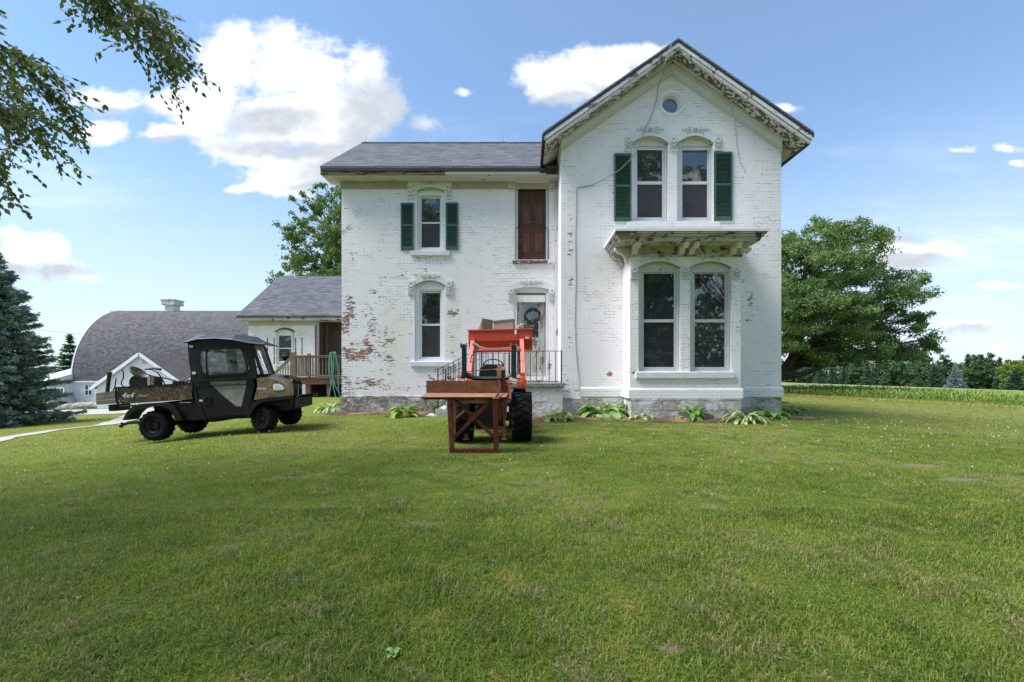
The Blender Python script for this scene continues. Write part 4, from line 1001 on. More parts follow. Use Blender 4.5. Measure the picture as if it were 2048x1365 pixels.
# big spreading tree right of the house
TY = 34.0
def tp(px, py, Y): return (X(px, Y), Y, Z(py, Y))
big_e = []
for (px, py, rx, ry) in [(1570,560,100,90),(1640,500,95,52),(1690,520,60,60),(1600,640,120,75),(1700,590,105,55),(1740,630,85,45),(1680,665,105,38),(1760,655,70,30),(1785,680,50,20),(1600,690,90,26),(1720,704,110,15),(1800,706,50,14),(1640,712,60,12),(1520,560,90,110),(1760,600,50,30),(1480,640,120,90),(1400,690,110,60)]:
    big_e.append((X(px,TY), TY+rnd.uniform(-1.5,1.5), Z(py,TY), rx/F*TY, min(4.8, rx/F*TY*1.1), ry/F*TY))
tb = gpt(1542, 772, 20); bx_, by_ = X(1543,TY), TY
tz = gz(bx_, by_)
clumps = fill(big_e, 330, .75, 1.35, 5, .45)
clumps += [(X(a,TY), TY-1+rnd.uniform(-1,1), Z(b,TY), .75) for a, b in ((1825,694),(1838,690),(1820,703),(1850,686),(1805,708),(1790,705),(1760,712),(1625,452),(1650,462),(1700,470),(1725,488),(1590,470),(1815,655),(1800,640),(1780,620))]
big = clump_tree('spreading_tree', 'large wide spreading tree with drooping layered limbs right of the farmhouse', (bx_, by_, tz),
    [(bx_,by_,tz-.2),(bx_+.15,by_,tz+1.2),tp(1572,735,TY),tp(1590,705,TY),tp(1602,650,TY),tp(1606,590,TY),tp(1612,520,TY)], .42, clumps, LEAF_B, 460, .21, .42, seed=8, aspect=.42)
m = MB(); lp = [tp(1560,757,TY), tp(1590,752,TY-.8), tp(1625,742,TY-1.4), tp(1650,731,TY-1.7), tp(1690,722,TY-2), tp(1740,718,TY-2), tp(1775,705,TY-2.2), tp(1800,690,TY-2.2)]
m.tube(lp, [.2,.18,.15,.13,.11,.09,.06,.03], 8)
m.tube([tp(1556,760,TY),tp(1580,730,TY-.4),tp(1607,690,TY-.8),tp(1660,660,TY-1),tp(1710,640,TY-1.2)], [.24,.22,.16,.1,.04], 8)
m.tube([tp(1575,735,TY+.3),tp(1620,700,TY+.6),tp(1690,688,TY+.8),tp(1760,672,TY+.4)], [.18,.13,.09,.03], 8)
m.build('limb', BARK, big, smooth=True, solid=False)
# tree behind the annex
T2 = 31.0
e2 = [(X(px,T2), T2+rnd.uniform(-1,1), Z(py,T2), rx/F*T2, rx/F*T2, ry/F*T2) for (px, py, rx, ry) in [(660,440,45,60),(640,490,75,50),(700,470,80,90),(660,560,90,55),(620,520,45,22),(720,560,80,60)]]
cl2 = fill(e2, 120, .55, .95, 6, .4)+[(X(a,T2), T2, Z(b,T2), .42) for a, b in ((585,401),(598,420),(592,437),(612,392),(630,378),(650,372),(668,378),(572,535),(590,524),(600,500),(565,545),(610,455),(620,415))]
x2 = X(672,T2); z2 = gz(x2, T2)
clump_tree('maple_tree', 'leafy green tree standing behind the low annex', (x2, T2, z2), [(x2,T2,z2-.2),(x2,T2,z2+3),(x2-.1,T2,z2+6),(x2+.1,T2,z2+8.5),(x2,T2,z2+11)], .3, cl2, LEAF_A, 640, .17, .7, seed=12)
# conifers -----------------------------------------------------------
def conifer(name, label, base, H, Rb, needm, seed, nwhorl=26, per=9, tl=.22, dens=1.0, group=None, low=.03, droop=.25, cat='spruce tree', shape=1.0, sub=1):
    r = np.random.default_rng(seed); rn = random.Random(seed); t = thing(name, label, cat, base, group); bx, by, bz = base
    mb = MB(); mb.tube([(bx,by,bz-.2),(bx,by,bz+H*.5),(bx,by,bz+H)], [.05*Rb+.05, .03*Rb+.03, .01], 8)
    P = []; D = []
    for i in range(nwhorl):
        f = (i+rn.uniform(-.3,.3))/nwhorl; f = min(max(f, 0), .99); h = low*H+(H*(1-low))*f
        Rr = Rb*(1-f)**(.85*shape)*rn.uniform(.8, 1.12)+.06; k = per if f < .8 else max(4, per-3)
        a0 = rn.uniform(0, 6.28)
        for j in range(k):
            a = a0+6.283*j/k+rn.uniform(-.25,.25); L = Rr*rn.uniform(.72, 1.1)
            d = Vector((math.cos(a), math.sin(a), 0)); s = Vector((-d.y, d.x, 0)); n = 5; pts = []
            for q_ in range(n+1):
                u = q_/n; pts.append(Vector((bx,by,bz+h))+d*(L*u)+Vector((0,0,-droop*L*u+.28*L*u*u*(.7+f*.6))))
            mb.tube(pts, [max(.006, .018*L*(1-q_/n)+.004) for q_ in range(n+1)], 4, cap=False)
            m_ = int(max(8, L*26*dens))
            for q_ in range(m_):
                u = rn.uniform(.12, 1.0); uu = u*n; i0 = min(int(uu), n-1); p = pts[i0].lerp(pts[i0+1], uu-i0)
                side = rn.choice((-1, 1)); wd = L*.34*(1.05-u)*rn.uniform(.1, 1)+.02
                e = p+s*side*wd+d*wd*.7+Vector((0,0,-.10*wd-rn.uniform(0,.07)))
                v = (s*side*.7+d*.8+Vector((0,0,rn.uniform(-.35,.15)))).normalized()
                for z_ in range(sub): 
                    P.append(e-v*tl*rn.uniform(.2,.9)+Vector((rn.uniform(-1,1),rn.uniform(-1,1),rn.uniform(-1,1)))*tl*.22); D.append(v)
    for q_ in range(60): P.append((bx+rn.uniform(-.04,.04), by+rn.uniform(-.04,.04), bz+H-rn.uniform(0,.08*H))); D.append(Vector((rn.uniform(-1,1), rn.uniform(-1,1), 1)).normalized())
    mb.build('trunk', BARK, t, solid=False)
    P = np.array([tuple(p) for p in P]); D = np.array([tuple(d_) for d_ in D])
    V, F_ = leafquads(P, tl*r.uniform(.7, 1.25, len(P)), r, aspect=.26, dirs=D)
    npmesh('crown', V, F_, needm, t); return t
sp = Vector((X(-18, 21.5), 21.5, 0)); sp.z = gz(sp.x, sp.y)
conifer('blue_spruce', 'big blue spruce with brown inner boughs at the left edge beside the dirt path', tuple(sp), 8.3, 3.05, NEED, 4, nwhorl=40, per=15, tl=.19, dens=2.1, low=.015, shape=.92, sub=4)
print('setting', off)
# ---------------------------------------------------------------- low brick annex behind on the left
AY = 21.4; AE = 21.0
annex = thing('brick_annex', 'low white brick annex with grey shingle roof and a brown recess behind the deck', 'annex', (-8, AY+2, .3))
ax0, ax1 = X(497,AY), -3.0; aop = X(633.5,AY)
at = Z(640,AY)+.05
m = MB(); wh = arch(X(552,AY), X(588,AY), Z(729,AY), Z(664,AY), Z(658,AY), 8)
m.prism([(ax0,-.6),(aop,-.6),(aop,at),(ax0,at)], AY, AY+.25, holes=[wh]); m.box(ax0+.001, ax0+.25, AY+.251, 28, -.8, at)
m.box(aop+.0005, ax1, AY+.001, AY+.24, Z(643.5,AY), at)
m.prism([(AY+.26,at-.01),(28,at-.01),(24.7,6.2)], ax0+.004, ax0+.25, 'x')
m.build('wall', ANT, annex)
m = MB(); m.box(aop-.2, ax1, AY+1.1, AY+1.2, .6, at); m.box(aop-.08, aop-.001, AY-.01, AY+1.1, .6, Z(643.5,AY)-.001); m.box(X(651.5,AY+.6), X(655,AY+.6), AY+.6, AY+.68, .6, Z(643.5,AY)-.001)
m.build('recess_lining', wood('brown_boards', (.10,.075,.07), (.16,.12,.11), 'z'), annex)
ze = Z(631,AE); YRa = 24.7; zra = Z(553,YRa)
rfa = slope_roof(X(472,AE), ax1, AE, ze, YRa, zra, 2*YRa-AE, 'roof', ROOF, annex)
m = MB(); m.box(X(472,AE), ax1, AE-.02, AE+.02, ze-.10, ze-.061); m.build('gutter', GUT, rfa)
m = MB(); m.box(X(473,AE), ax1, AE+.021, AE+.05, ze-.22, ze-.101); m.box(X(473,AE), ax1, AE+.0505, AY+.1, ze-.24, ze-.20); m.build('fascia', peel('annex_fascia', (.55,.52,.47), (.22,.16,.13), .6, 3, 8), rfa)
m = MB(); m.box(ax0-.02, aop, AY-.03, AY-.001, ze-.42, ze-.2405); m.build('frieze', SOFFC, annex)
Yq = AY+.12
m = MB(); x0, x1, z0, z1 = X(553.5,Yq), X(586.5,Yq), Z(728,Yq), Z(666,Yq)
gx0, gx1 = X(557.5,Yq), X(582.5,Yq); u0, u1, l0, l1 = Z(671.7,Yq), Z(696,Yq), Z(698,Yq), Z(722.6,Yq)
m.prism(arch(x0, x1, z0, z1, Z(660,Yq), 8), Yq, Yq+.06, holes=[[(gx0,l1),(gx1,l1),(gx1,u0),(gx0,u0)]]); m.box(gx0, gx1, Yq+.001, Yq+.05, l0, u1)
awin = m.build('window', TRIMC, annex)
m = MB(); m.box(gx0-.01, gx1+.01, Yq+.03, Yq+.035, l1, u0); m.build('pane', glassmat('annex_glass', .03, (.8,.8,.8)), awin)
m = MB(); m.box(gx0-.1, gx1+.1, Yq+.1, Yq+.12, (l0+l1)/2-.05, u0+.1); m.build('blind', simple('pale_blind', (.55,.57,.60), .8), awin)
m = MB(); m.box(gx0-.1, gx1+.1, Yq+.5, Yq+.52, l1-.1, u0+.1); m.build('dark_interior', DARKIN, awin)
m = MB(); m.box(X(549,AY-.06), X(590,AY-.06), AY-.06, AY+.11, Z(733.5,AY), Z(729.5,AY)); m.build('sill', TRIM, awin)
m = MB(); A = arcpts(X(551,AY), X(589,AY), Z(664,AY), Z(657,AY), 10)
m.tube([(p[0], AY-.01, p[1]) for p in A], .035, 5); m.build('brick_arch', simple('dark_brick', (.12,.09,.08), .9), awin)
for px_ in (534.8, 548, 591, 603.8):
    for (a, b) in ((676,692),(693.5,710),(711.5,728)) if px_ > 540 else ((676,692),(693.5,702)):
        m = MB(); m.box(X(px_-.8,AY-.012), X(px_+.8,AY-.012), AY-.012, AY-.001, Z(b,AY), Z(a,AY)); m.build('shutter_batten', simple('batten', (.09,.075,.07), .9), annex)
# deck with railing -------------------------------------------------
DKY = 19.8; GREYW = wood('weathered_deck_timber', (.13,.10,.07), (.24,.19,.14), 'z'); GREYX = wood('weathered_rail_timber', (.13,.10,.07), (.27,.21,.15), 'x'); REDW = wood('red_brown_joist', (.12,.055,.045), (.22,.12,.10), 'x')
deck = thing('timber_deck', 'weathered wooden deck with baluster railing and stairs between the annex and the farmhouse', 'deck', (X(640,DKY), DKY, .3))
dz = Z(755,DKY); d0, d1 = X(586,DKY), WX0-.05-.1; d1 = X(700,DKY)
m = MB()
n = 16
for i in range(n): m.box(d0-.03, d1, DKY+i*.118, DKY+i*.118+.11, dz-.035, dz)
m.build('floor', GREYX, deck)
m = MB(); m.box(d0, d1, DKY+.01, DKY+.05, Z(769,DKY), dz-.036); m.box(d0, d0+.04, DKY+.051, AY-.02, Z(769,DKY), dz-.036); m.build('rim_joist', REDW, deck)
railt, railb = Z(713,DKY), Z(751,DKY)
for (a, b, top) in ((584.7, 593.5, 705), (616.7, 622, 708), (661.8, 668, 706)):
    m = MB(); m.box(X(a,DKY), X(b,DKY), DKY-.10, DKY-.003, railb-.1, Z(top,DKY)); m.build('post', GREYW, deck, bevel=.008)
for (a, b) in ((609.5, 619), (652, 658)):
    m = MB(); m.box(X(a,DKY), X(b,DKY), DKY+.06, DKY+.16, -.3, Z(769,DKY)-.001); m.build('support_post', REDW, deck)
m = MB(); m.box(d0, d1, DKY-.085, DKY-.045, railt-.07, railt); m.box(d0-.05, d1, DKY-.12, DKY-.02, railt+.0005, railt+.035); m.box(d0, d1, DKY-.085, DKY-.045, railb-.04, railb+.02); m.build('rail', GREYX, deck)
m = MB()
k = 0; xx = X(600,DKY)
while xx < d1:
    m.box(xx-.018, xx+.018, DKY-.044, DKY-.01, railb-.06, railt-.005)
    xx += .145 if k % 4 else .125; k += 1
for j in range(14): 
    yy2 = DKY+.1+j*.13; m.box(d0+.02, d0+.055, yy2, yy2+.035, railb, railt)
m.build('baluster', GREYW, deck)
m = MB()
sx0, sx1 = X(586,DKY), X(540,DKY); ztop = railt-.02; zbot = Z(757,DKY)
m.bar((sx0, DKY-.06, ztop), (sx1, DKY-.06, zbot), .04, .11, up=(0,0,1)); m.bar((sx0, DKY-.06, ztop-.83), (sx1, DKY-.06, zbot-.83), .04, .12)
m.build('stair_rail', GREYX, deck)
m = MB()
for j in range(9):
    t = (j+.5)/9; xx = sx0+(sx1-sx0)*t; zz = ztop+(zbot-ztop)*t; m.box(xx-.018, xx+.018, DKY-.11, DKY-.082, zz-.85, zz-.02)
m.build('stair_baluster', GREYW, deck)
m = MB()
for j in range(5): m.box(sx0-.05-.28*(j+1), sx0-.05-.28*j, DKY+.0, DKY+1.1, dz-.19*(j+1)-.04, dz-.19*(j+1))
m.build('tread', GREYX, deck)
m = MB(); m.box(d0+.1, d1, DKY+1.2, DKY+1.25, -.3, Z(770,DKY)); tag(m.build('deck_void_sheet', simple('dark_void_board', (.012,.011,.010), .95), deck))  # near-black sheet filling in for the void beneath the deck
# hose hung over the deck post
HOSE = simple('green_hose_rubber', (.10,.30,.25), .45, .15, 10)
m = MB(); hp = []
loops = [((660,706),(657,738),(666,775),(674,800)),((661,706),(659,742),(662,772),(657,797)),((668,708),(667,740),(661,775),(656,799)),((669,707),(675,735),(677,770),(678,790)),((671,706),(676,740),(676,778),(680,794)),((669,707),(664,745),(668,780),(674,802)),((662,706),(665,750),(673,778),(680,786))]
for i, L in enumerate(loops):
    yy2 = DKY-.13-.02*i; P3 = [Vector((X(a,yy2), yy2, Z(b,yy2))) for a, b in L]; P = [Vector((X(665,yy2), DKY-.05, Z(704.5,DKY)))]
    for j in range(len(P3)-1):
        for q_ in range(5):
            t = q_/5; a = P3[max(j-1,0)]; b = P3[j]; c = P3[j+1]; d_ = P3[min(j+2,3)]
            P.append(.5*((2*b)+(c-a)*t+(2*a-5*b+4*c-d_)*t*t+(3*b-a-3*c+d_)*t*t*t))
    P.append(P3[-1]); m.tube(P, .016, 6)
tag(m.build('garden_hose', HOSE, smooth=True), 'green garden hose looped over the deck post by the house corner', 'hose')
# ---------------------------------------------------------------- barn
BRF = shingles('barn_shingles', (.052,.049,.053), (.150,.143,.154), (.105,.100,.112), 'uv', .30, .16, diag=.0)
WHB = peel('white_barn_siding', (.72,.74,.78), (.5,.5,.5), .1, 1, 1)
barn = thing('round_roof_barn', 'white barn with a tall curved grey shingle roof, cupola and lower gabled front', 'barn', (-30, 44, -1.7))
B1, B2 = 40.0, 44.8; bxl, bxr = X(142,B1), -20.5; ze, zr = Z(763,B1), Z(622,B2); gb = -1.75
n = 18; prof = []
for i in range(n+1):
    t = i/n
    a = t*math.pi/2*.92; yy2 = B1+(B2-B1)*(1-math.cos(a))/(1-math.cos(math.pi/2*.92)); zz = ze+(zr-ze)*math.sin(a)/math.sin(math.pi/2*.92)
    prof.append((yy2, zz))
full = prof+[(2*B2-y, z) for y, z in reversed(prof[:-1])]
me = MB(); L = 0; uvs = []
vs = []; ll = [0]
for i in range(1, len(full)): ll.append(ll[-1]+math.hypot(full[i][0]-full[i-1][0], full[i][1]-full[i-1][1]))
for (y, z) in full: vs += [(bxl, y, z), (bxr, y, z)]
peak = len(prof)-1
fs = [(2*i, 2*i+1, 2*i+3, 2*i+2) for i in range(len(full)-1)]
vs[2*peak] = (bxl-1.0, full[peak][0], full[peak][1]); vs[2*peak-2] = (bxl-.55, *full[peak-1]); vs[2*peak+2] = (bxl-.55, *full[peak+1]); vs[2*peak-4] = (bxl-.2, *full[peak-2])
me.add(vs, fs); rb = me.build('roof', BRF, barn, smooth=True, solid=False)
uvl = rb.data.uv_layers.new(name='UVMap')
for p in rb.data.polygons:
    for li in p.loop_indices:
        v = rb.data.loops[li].vertex_index; uvl.data[li].uv = (vs[v][0]+ll[v//2]*.0, ll[v//2])
m = MB(); m.prism([(y, z-.03) for y, z in full]+[(2*B2-B1, gb), (B1, gb)], bxl+.15, bxr-.1, 'x'); m.build('wall', WHB, barn)
m = MB(); m.tube([(bxl+.02, y, z-.02) for y, z in full[1:-1]], .07, 5); m.build('roof_trim', TRIMC, rb)
m = MB(); m.box(bxl-.2, bxr, B1-.12, B1+.02, ze-.1, ze+.02); m.build('eaves_board', TRIMC, rb)
m = MB(); cxa = X(345,B2); m.box(cxa-.42, cxa+.42, B2-.42, B2+.42, zr-.15, zr+.5)
cup = m.build('cupola', WHB, rb); m = MB(); m.box(cxa-.62, cxa+.62, B2-.62, B2+.62, zr+.5005, zr+.95); m.box(cxa-.68, cxa+.68, B2-.68, B2+.68, zr+.9505, zr+1.02); m.build('cupola_cap', peel('rusty_cupola', (.66,.63,.61), (.30,.20,.15), .55, 2, 5), rb)
# gabled front
FY = 36.5; fa = (X(283,FY), Z(706,FY)); fl = (X(186,FY), Z(776,FY)); fr_ = (X(392,FY), Z(783,FY))
m = MB(); m.prism([(fl[0]+.35, gb),(fr_[0]-.35, gb),(fr_[0]-.35, fr_[1]+.1),(fa[0], fa[1]-.12),(fl[0]+.35, fl[1]+.12)], FY, FY+.2); m.box(fl[0]+.35, fr_[0]-.35, FY+.201, B1-.01, gb, fl[1]-.15)
m.build('front_wall', WHB, barn)
for (e, nm) in ((fl, 'front_roof'), (fr_, 'front_roof')):
    m = MB(); k = .09
    m.hexa([(e[0],FY-.25,e[1]-k),(fa[0],FY-.25,fa[1]-k),(fa[0],B2-2.0,fa[1]-k),(e[0],B1+1.2,e[1]-k),(e[0],FY-.25,e[1]),(fa[0],FY-.25,fa[1]),(fa[0],B2-2.0,fa[1]),(e[0],B1+1.2,e[1])])
    o_ = m.build(nm, shingles('barn_front_shingles', (.085,.075,.078), (.15,.135,.14), (.11,.10,.11), 'yz', .3, .09), barn)
m = MB()
for e in (fl, fr_): m.bar((fa[0], FY-.27, fa[1]-.10), (e[0], FY-.27, e[1]-.10), .05, .24, up=(0,0,1))
m.build('front_barge_board', TRIMC, barn)
m = MB(); m.box(X(284,FY-.02), X(293,FY-.02), FY-.02, FY-.002, Z(728,FY), Z(716,FY)); m.build('bare_panel', simple('bare_ply', (.55,.40,.20), .8), barn)
def barnwin(px0, px1, py0, py1, Y):
    m = MB(); a, b, c, d = X(px0,Y), X(px1,Y), Z(py1,Y), Z(py0,Y); m.prism([(a-.06,c-.06),(b+.06,c-.06),(b+.06,d+.06),(a-.06,d+.06)], Y-.04, Y-.002, holes=[[(a,c),(b,c),(b,d),(a,d)]])
    m.box((a+b)/2-.03, (a+b)/2+.03, Y-.035, Y-.003, c, d); m.box(a, (a+b)/2-.031, Y-.035, Y-.003, (c+d)/2-.03, (c+d)/2+.03); m.box((a+b)/2+.031, b, Y-.035, Y-.003, (c+d)/2-.03, (c+d)/2+.03)
    f_ = m.build('window', TRIMC, barn); m = MB(); m.box(a-.01, b+.01, Y-.0018, Y-.001, c-.01, d+.01); m.build('pane', simple('dark_barn_glass', (.05,.055,.06), .15), f_)
barnwin(171, 184, 771, 790, B1); barnwin(115, 127, 777, 792, B1-2)
# lean-to on the left of the barn
m = MB(); l0, l1 = X(62,B1-2), X(150,B1-2); m.prism([(B1-2,gb),(B1+4,gb),(B1+4,Z(722,B1+4)),(B1-2,Z(764,B1-2))], l0, bxl+.14, 'x'); m.build('lean_to_wall', WHB, barn)
m = MB(); m.hexa([(l0-.3,B1-2.3,Z(765,B1-2)),(bxl+.1,B1-2.3,Z(765,B1-2)),(bxl+.1,B1+4,Z(726,B1+4)),(l0-.3,B1+4,Z(726,B1+4)),(l0-.3,B1-2.3,Z(765,B1-2)+.07),(bxl+.1,B1-2.3,Z(765,B1-2)+.07),(bxl+.1,B1+4,Z(726,B1+4)+.07),(l0-.3,B1+4,Z(726,B1+4)+.07)]); m.build('lean_to_roof', simple('white_tin', (.72,.74,.76), .45, .08, 1), barn)
PINK = simple('pinkish_board', (.5,.38,.33), .8)
m = MB(); m.bar((X(146,B1-.06), B1-.06, Z(790,B1)), (X(159,B1-.06), B1-.06, Z(815,B1)), .05, .1); m.build('leaning_board', PINK, barn)
m = MB(); m.bar((X(108,B1-2.05),B1-2.05,Z(790,B1-2)), (X(112,B1-2.05),B1-2.05,Z(812,B1-2)), .06, .06); m.build('leaning_board', PINK, barn)
# boulders in front of the barn
ROCK = stone('boulder', (.30,.26,.24), (.50,.46,.44), 1.5)
def boulder(px, py, Y, sx, sz, label, seed):
    rr = random.Random(seed); bm = bmesh.new(); bmesh.ops.create_icosphere(bm, subdivisions=3, radius=1)
    ph = [rr.uniform(0, 6) for _ in range(6)]
    for v in bm.verts:
        c = v.co; k = 1+.14*math.sin(c.x*2.6+ph[0])*math.cos(c.y*2.2+ph[1])+.1*math.sin(c.z*4+ph[2]+c.x*3)+.05*math.sin(c.x*8+ph[3])*math.sin(c.z*7+ph[4])
        v.co = Vector((c.x*sx*k, c.y*sx*.8*k, c.z*sz*k))
    me = bpy.data.meshes.new('boulder'); bm.to_mesh(me); bm.free(); o = bpy.data.objects.new('boulder', me); COL.objects.link(o); me.materials.append(ROCK)
    x = X(px,Y); o.location = (x, Y, gz(x,Y)+sz*.4); tag(o, label, 'boulder', 'boulders along the foot of the barn')
    for p in me.polygons: p.use_smooth = True
for i, (px, Y, sx, sz, lb) in enumerate([(139,38.2,.62,.34,'low pale boulder, leftmost in front of the white barn'),(161,38.3,.66,.36,'pale pinkish boulder with a rounded top, second from the left at the barn'),(188,38,.60,.42,'dark grey boulder by the barn window'),(205,38,.55,.42,'dark boulder under the end of the vehicle bed, rightmost at the barn'),(122,38,.35,.2,'small half hidden boulder next to the spruce')]): boulder(px, 0, Y, sx, sz, lb, i)
m = MB(); Yc = 43
m.tube([(X(-260+t*43,Yc), Yc, Z(612+t*5.7-math.sin(t/10*math.pi)*-6,Yc)) for t in range(11)], .022, 4)
tag(m.build('overhead_cable', CABLEM), 'thin overhead cable running to the curved barn roof', 'cable')
# tree behind the barn, seen between spruce and barn
T3 = 56.; e3 = [(X(px,T3), T3, Z(py,T3), rx/F*T3, rx/F*T3, ry/F*T3) for (px, py, rx, ry) in [(125,715,28,30),(140,700,16,20),(110,735,30,25)]]
x3 = X(125,T3); z3 = gz(x3,T3)
conifer('distant_conifer', 'dark green tree showing between the spruce and the curved barn roof', (X(140,T3), T3, z3), Z(672,T3)-z3, 2.6, leafmat('conifer_mid', [(.02,.05,.025),(.04,.085,.035),(.06,.12,.045)]), 21, nwhorl=20, per=9, tl=.45, dens=.6, sub=2, cat='conifer')
# ---------------------------------------------------------------- field and tree line on the right
def fieldpt(px, py): return gpt(px, py, 10)
E0, E1 = fieldpt(1560, 793), fieldpt(2048, 818)
dirv = (E1-E0); dirv.z = 0; dirv.normalize(); nor = Vector((-dirv.y, dirv.x, 0))
if nor.y < 0: nor = -nor
CORNL = leafmat('corn_leaves', [(.13,.22,.05),(.20,.31,.065),(.28,.38,.09),(.38,.45,.14)], transl=.3)
rows = []; r = np.random.default_rng(5)
P = []
base0 = E0-dirv*12
for row in range(16):
    o_ = base0+nor*(1.6+row*.75); s = 0
    L = 48
    k = np.arange(0, L, .19); k = k+r.uniform(-.05,.05,len(k))
    for t in k:
        p = o_+dirv*float(t); P.append((p.x+r.normal()*.04, p.y+r.normal()*.04))
P = np.array(P); P = P[(P[:,1] > 12)|(P[:,0] > 14)]; P = P[P[:,0] > 8.5]
gpz = ground(P[:,0], P[:,1]); n = len(P)
# corn height grows towards the right
hh = (.28+.36*np.clip((P[:,0]-15)/9, 0, 1))*r.uniform(.85, 1.12, n)
Vc = []; 
for lf in range(7):
    a = r.uniform(0, 2*np.pi, n); b0 = hh*(.15+.11*lf); L = hh*r.uniform(.5, .8, n); wd = .055
    d = np.stack([np.cos(a), np.sin(a)], 1); s = np.stack([-np.sin(a), np.cos(a)], 1)*wd
    def pt(f, z): return np.concatenate([P+d*(L*f)[:,None], (gpz+z)[:,None]], 1)
    p0, p1, p2 = pt(.0, b0), pt(.45, b0+L*.55), pt(.95, b0+L*.38); S = np.concatenate([s, np.zeros((n,1))], 1)
    Vc.append(np.stack([p0-S*.3, p0+S*.3, p1+S*.5, p1-S*.5], 1)); Vc.append(np.stack([p1-S*.5, p1+S*.5, p2+S*.06, p2-S*.06], 1))
Vc = np.concatenate(Vc).reshape(-1, 3)
tag(npmesh('corn', Vc, np.arange(len(Vc)).reshape(-1, 4), CORNL), 'young green corn standing in rows at the edge of the field', 'corn', kind='stuff')
# rough grass between lawn and corn
n = 36000; t = r.uniform(-12, 40, n); q2 = np.abs(r.normal(.7, .55, n)); Bp = np.array(E0[:2])+np.outer(t, np.array(dirv[:2]))+np.outer(q2, np.array(nor[:2])); Bp = Bp[Bp[:,0] > 8.5]; n = len(Bp)
z = ground(Bp[:,0], Bp[:,1]); a = r.uniform(0, 6.28, n); h = r.uniform(.08, .24, n); wv = .012
B = np.concatenate([Bp, z[:,None]], 1); U = np.stack([np.cos(a)*wv, np.sin(a)*wv, 0*a], 1); T = B+np.stack([r.normal(0,.35,n)*h, r.normal(0,.35,n)*h, h], 1)
Vr = np.stack([B-U, B+U, T], 1).reshape(-1, 3)
tag(npmesh('rough_grass', Vr, np.arange(n*3).reshape(-1, 3), leafmat('rough_grass', [(.26,.32,.06),(.36,.38,.09),(.44,.42,.16),(.50,.46,.25)])), 'taller yellowed grass along the edge of the corn', 'grass', kind='stuff')
# the far part of the crop: a closed canopy surface with an uneven top
CAN, g = mat('crop_canopy'); o = g.obj(); x, y, z = g.sep(o); n1_ = g.noise(g.comb(x, y, 0), 2.2, 5, .7); n2_ = g.noise(g.comb(x*.12, y*.12, 0), 1, 3, .5)
setp(g, g.mix(n1_, g.mix(n2_, (.15,.20,.06), (.22,.25,.09)), g.mix(n2_, (.28,.30,.13), (.34,.34,.17))), .9, g.bump(n1_, 1, .25), spec=.1)
vs = []; A_ = 60; B_ = 46
for i in range(A_+1):
    for j in range(B_+1):
        s = 4.5+(j/B_)**1.8*128; p = base0+dirv*(-30+i*6.0*(1+s/90))+nor*s
        vs.append((p.x, p.y, gz(p.x,p.y)+(.28+.26*min(1, max(0, (p.x-15)/9)))*(.9 if j else .2)+rnd.uniform(-.04,.04)))
fs = [(i*(B_+1)+j, (i+1)*(B_+1)+j, (i+1)*(B_+1)+j+1, i*(B_+1)+j+1) for i in range(A_) for j in range(B_)]
tag(MB().add(vs, fs).build('crop_field', CAN, solid=False, smooth=True), kind='structure')
# far trees: prototypes then copies
WY0 = 150.
def far_tree(kind, px, pyb, pyt, Yd_, wpx, label, proto=None, seed=0, leafm=None, group='trees of the windbreak beyond the field'):
    x = X(px, Yd_); zb_ = Z(pyb, Yd_)-.4; H = Z(pyt, Yd_)-zb_; Rr = wpx/2/F*Yd_
    if proto is None:
        if kind == 'c': return conifer('windbreak_conifer', label, (x, Yd_, zb_), H, Rr, leafm or NEEDD, seed, nwhorl=22, per=9, tl=.7, dens=.42, group=group, low=.02, sub=2, cat='conifer')
        el = [(x+rnd.uniform(-.4,.4)*Rr, Yd_, zb_+H*f, Rr*k, Rr*k*.8, H*.22) for f, k in ((.3,.95),(.5,1.0),(.68,.8),(.84,.5))]
        return clump_tree('windbreak_tree', label, (x, Yd_, zb_), [(x,Yd_,zb_),(x,Yd_,zb_+H*.3),(x,Yd_,zb_+H*.8)], .3, fill(el, 46, 1.0, 1.8, seed, .3), leafm or LEAF_F, 90, .55, .75, seed=seed, group=group)
    pr, H0, R0 = proto
    c = copy_tree(pr, (x, Yd_, zb_), rnd.uniform(0, 6.28), (Rr/R0, Rr/R0, H/H0), label)
    return c
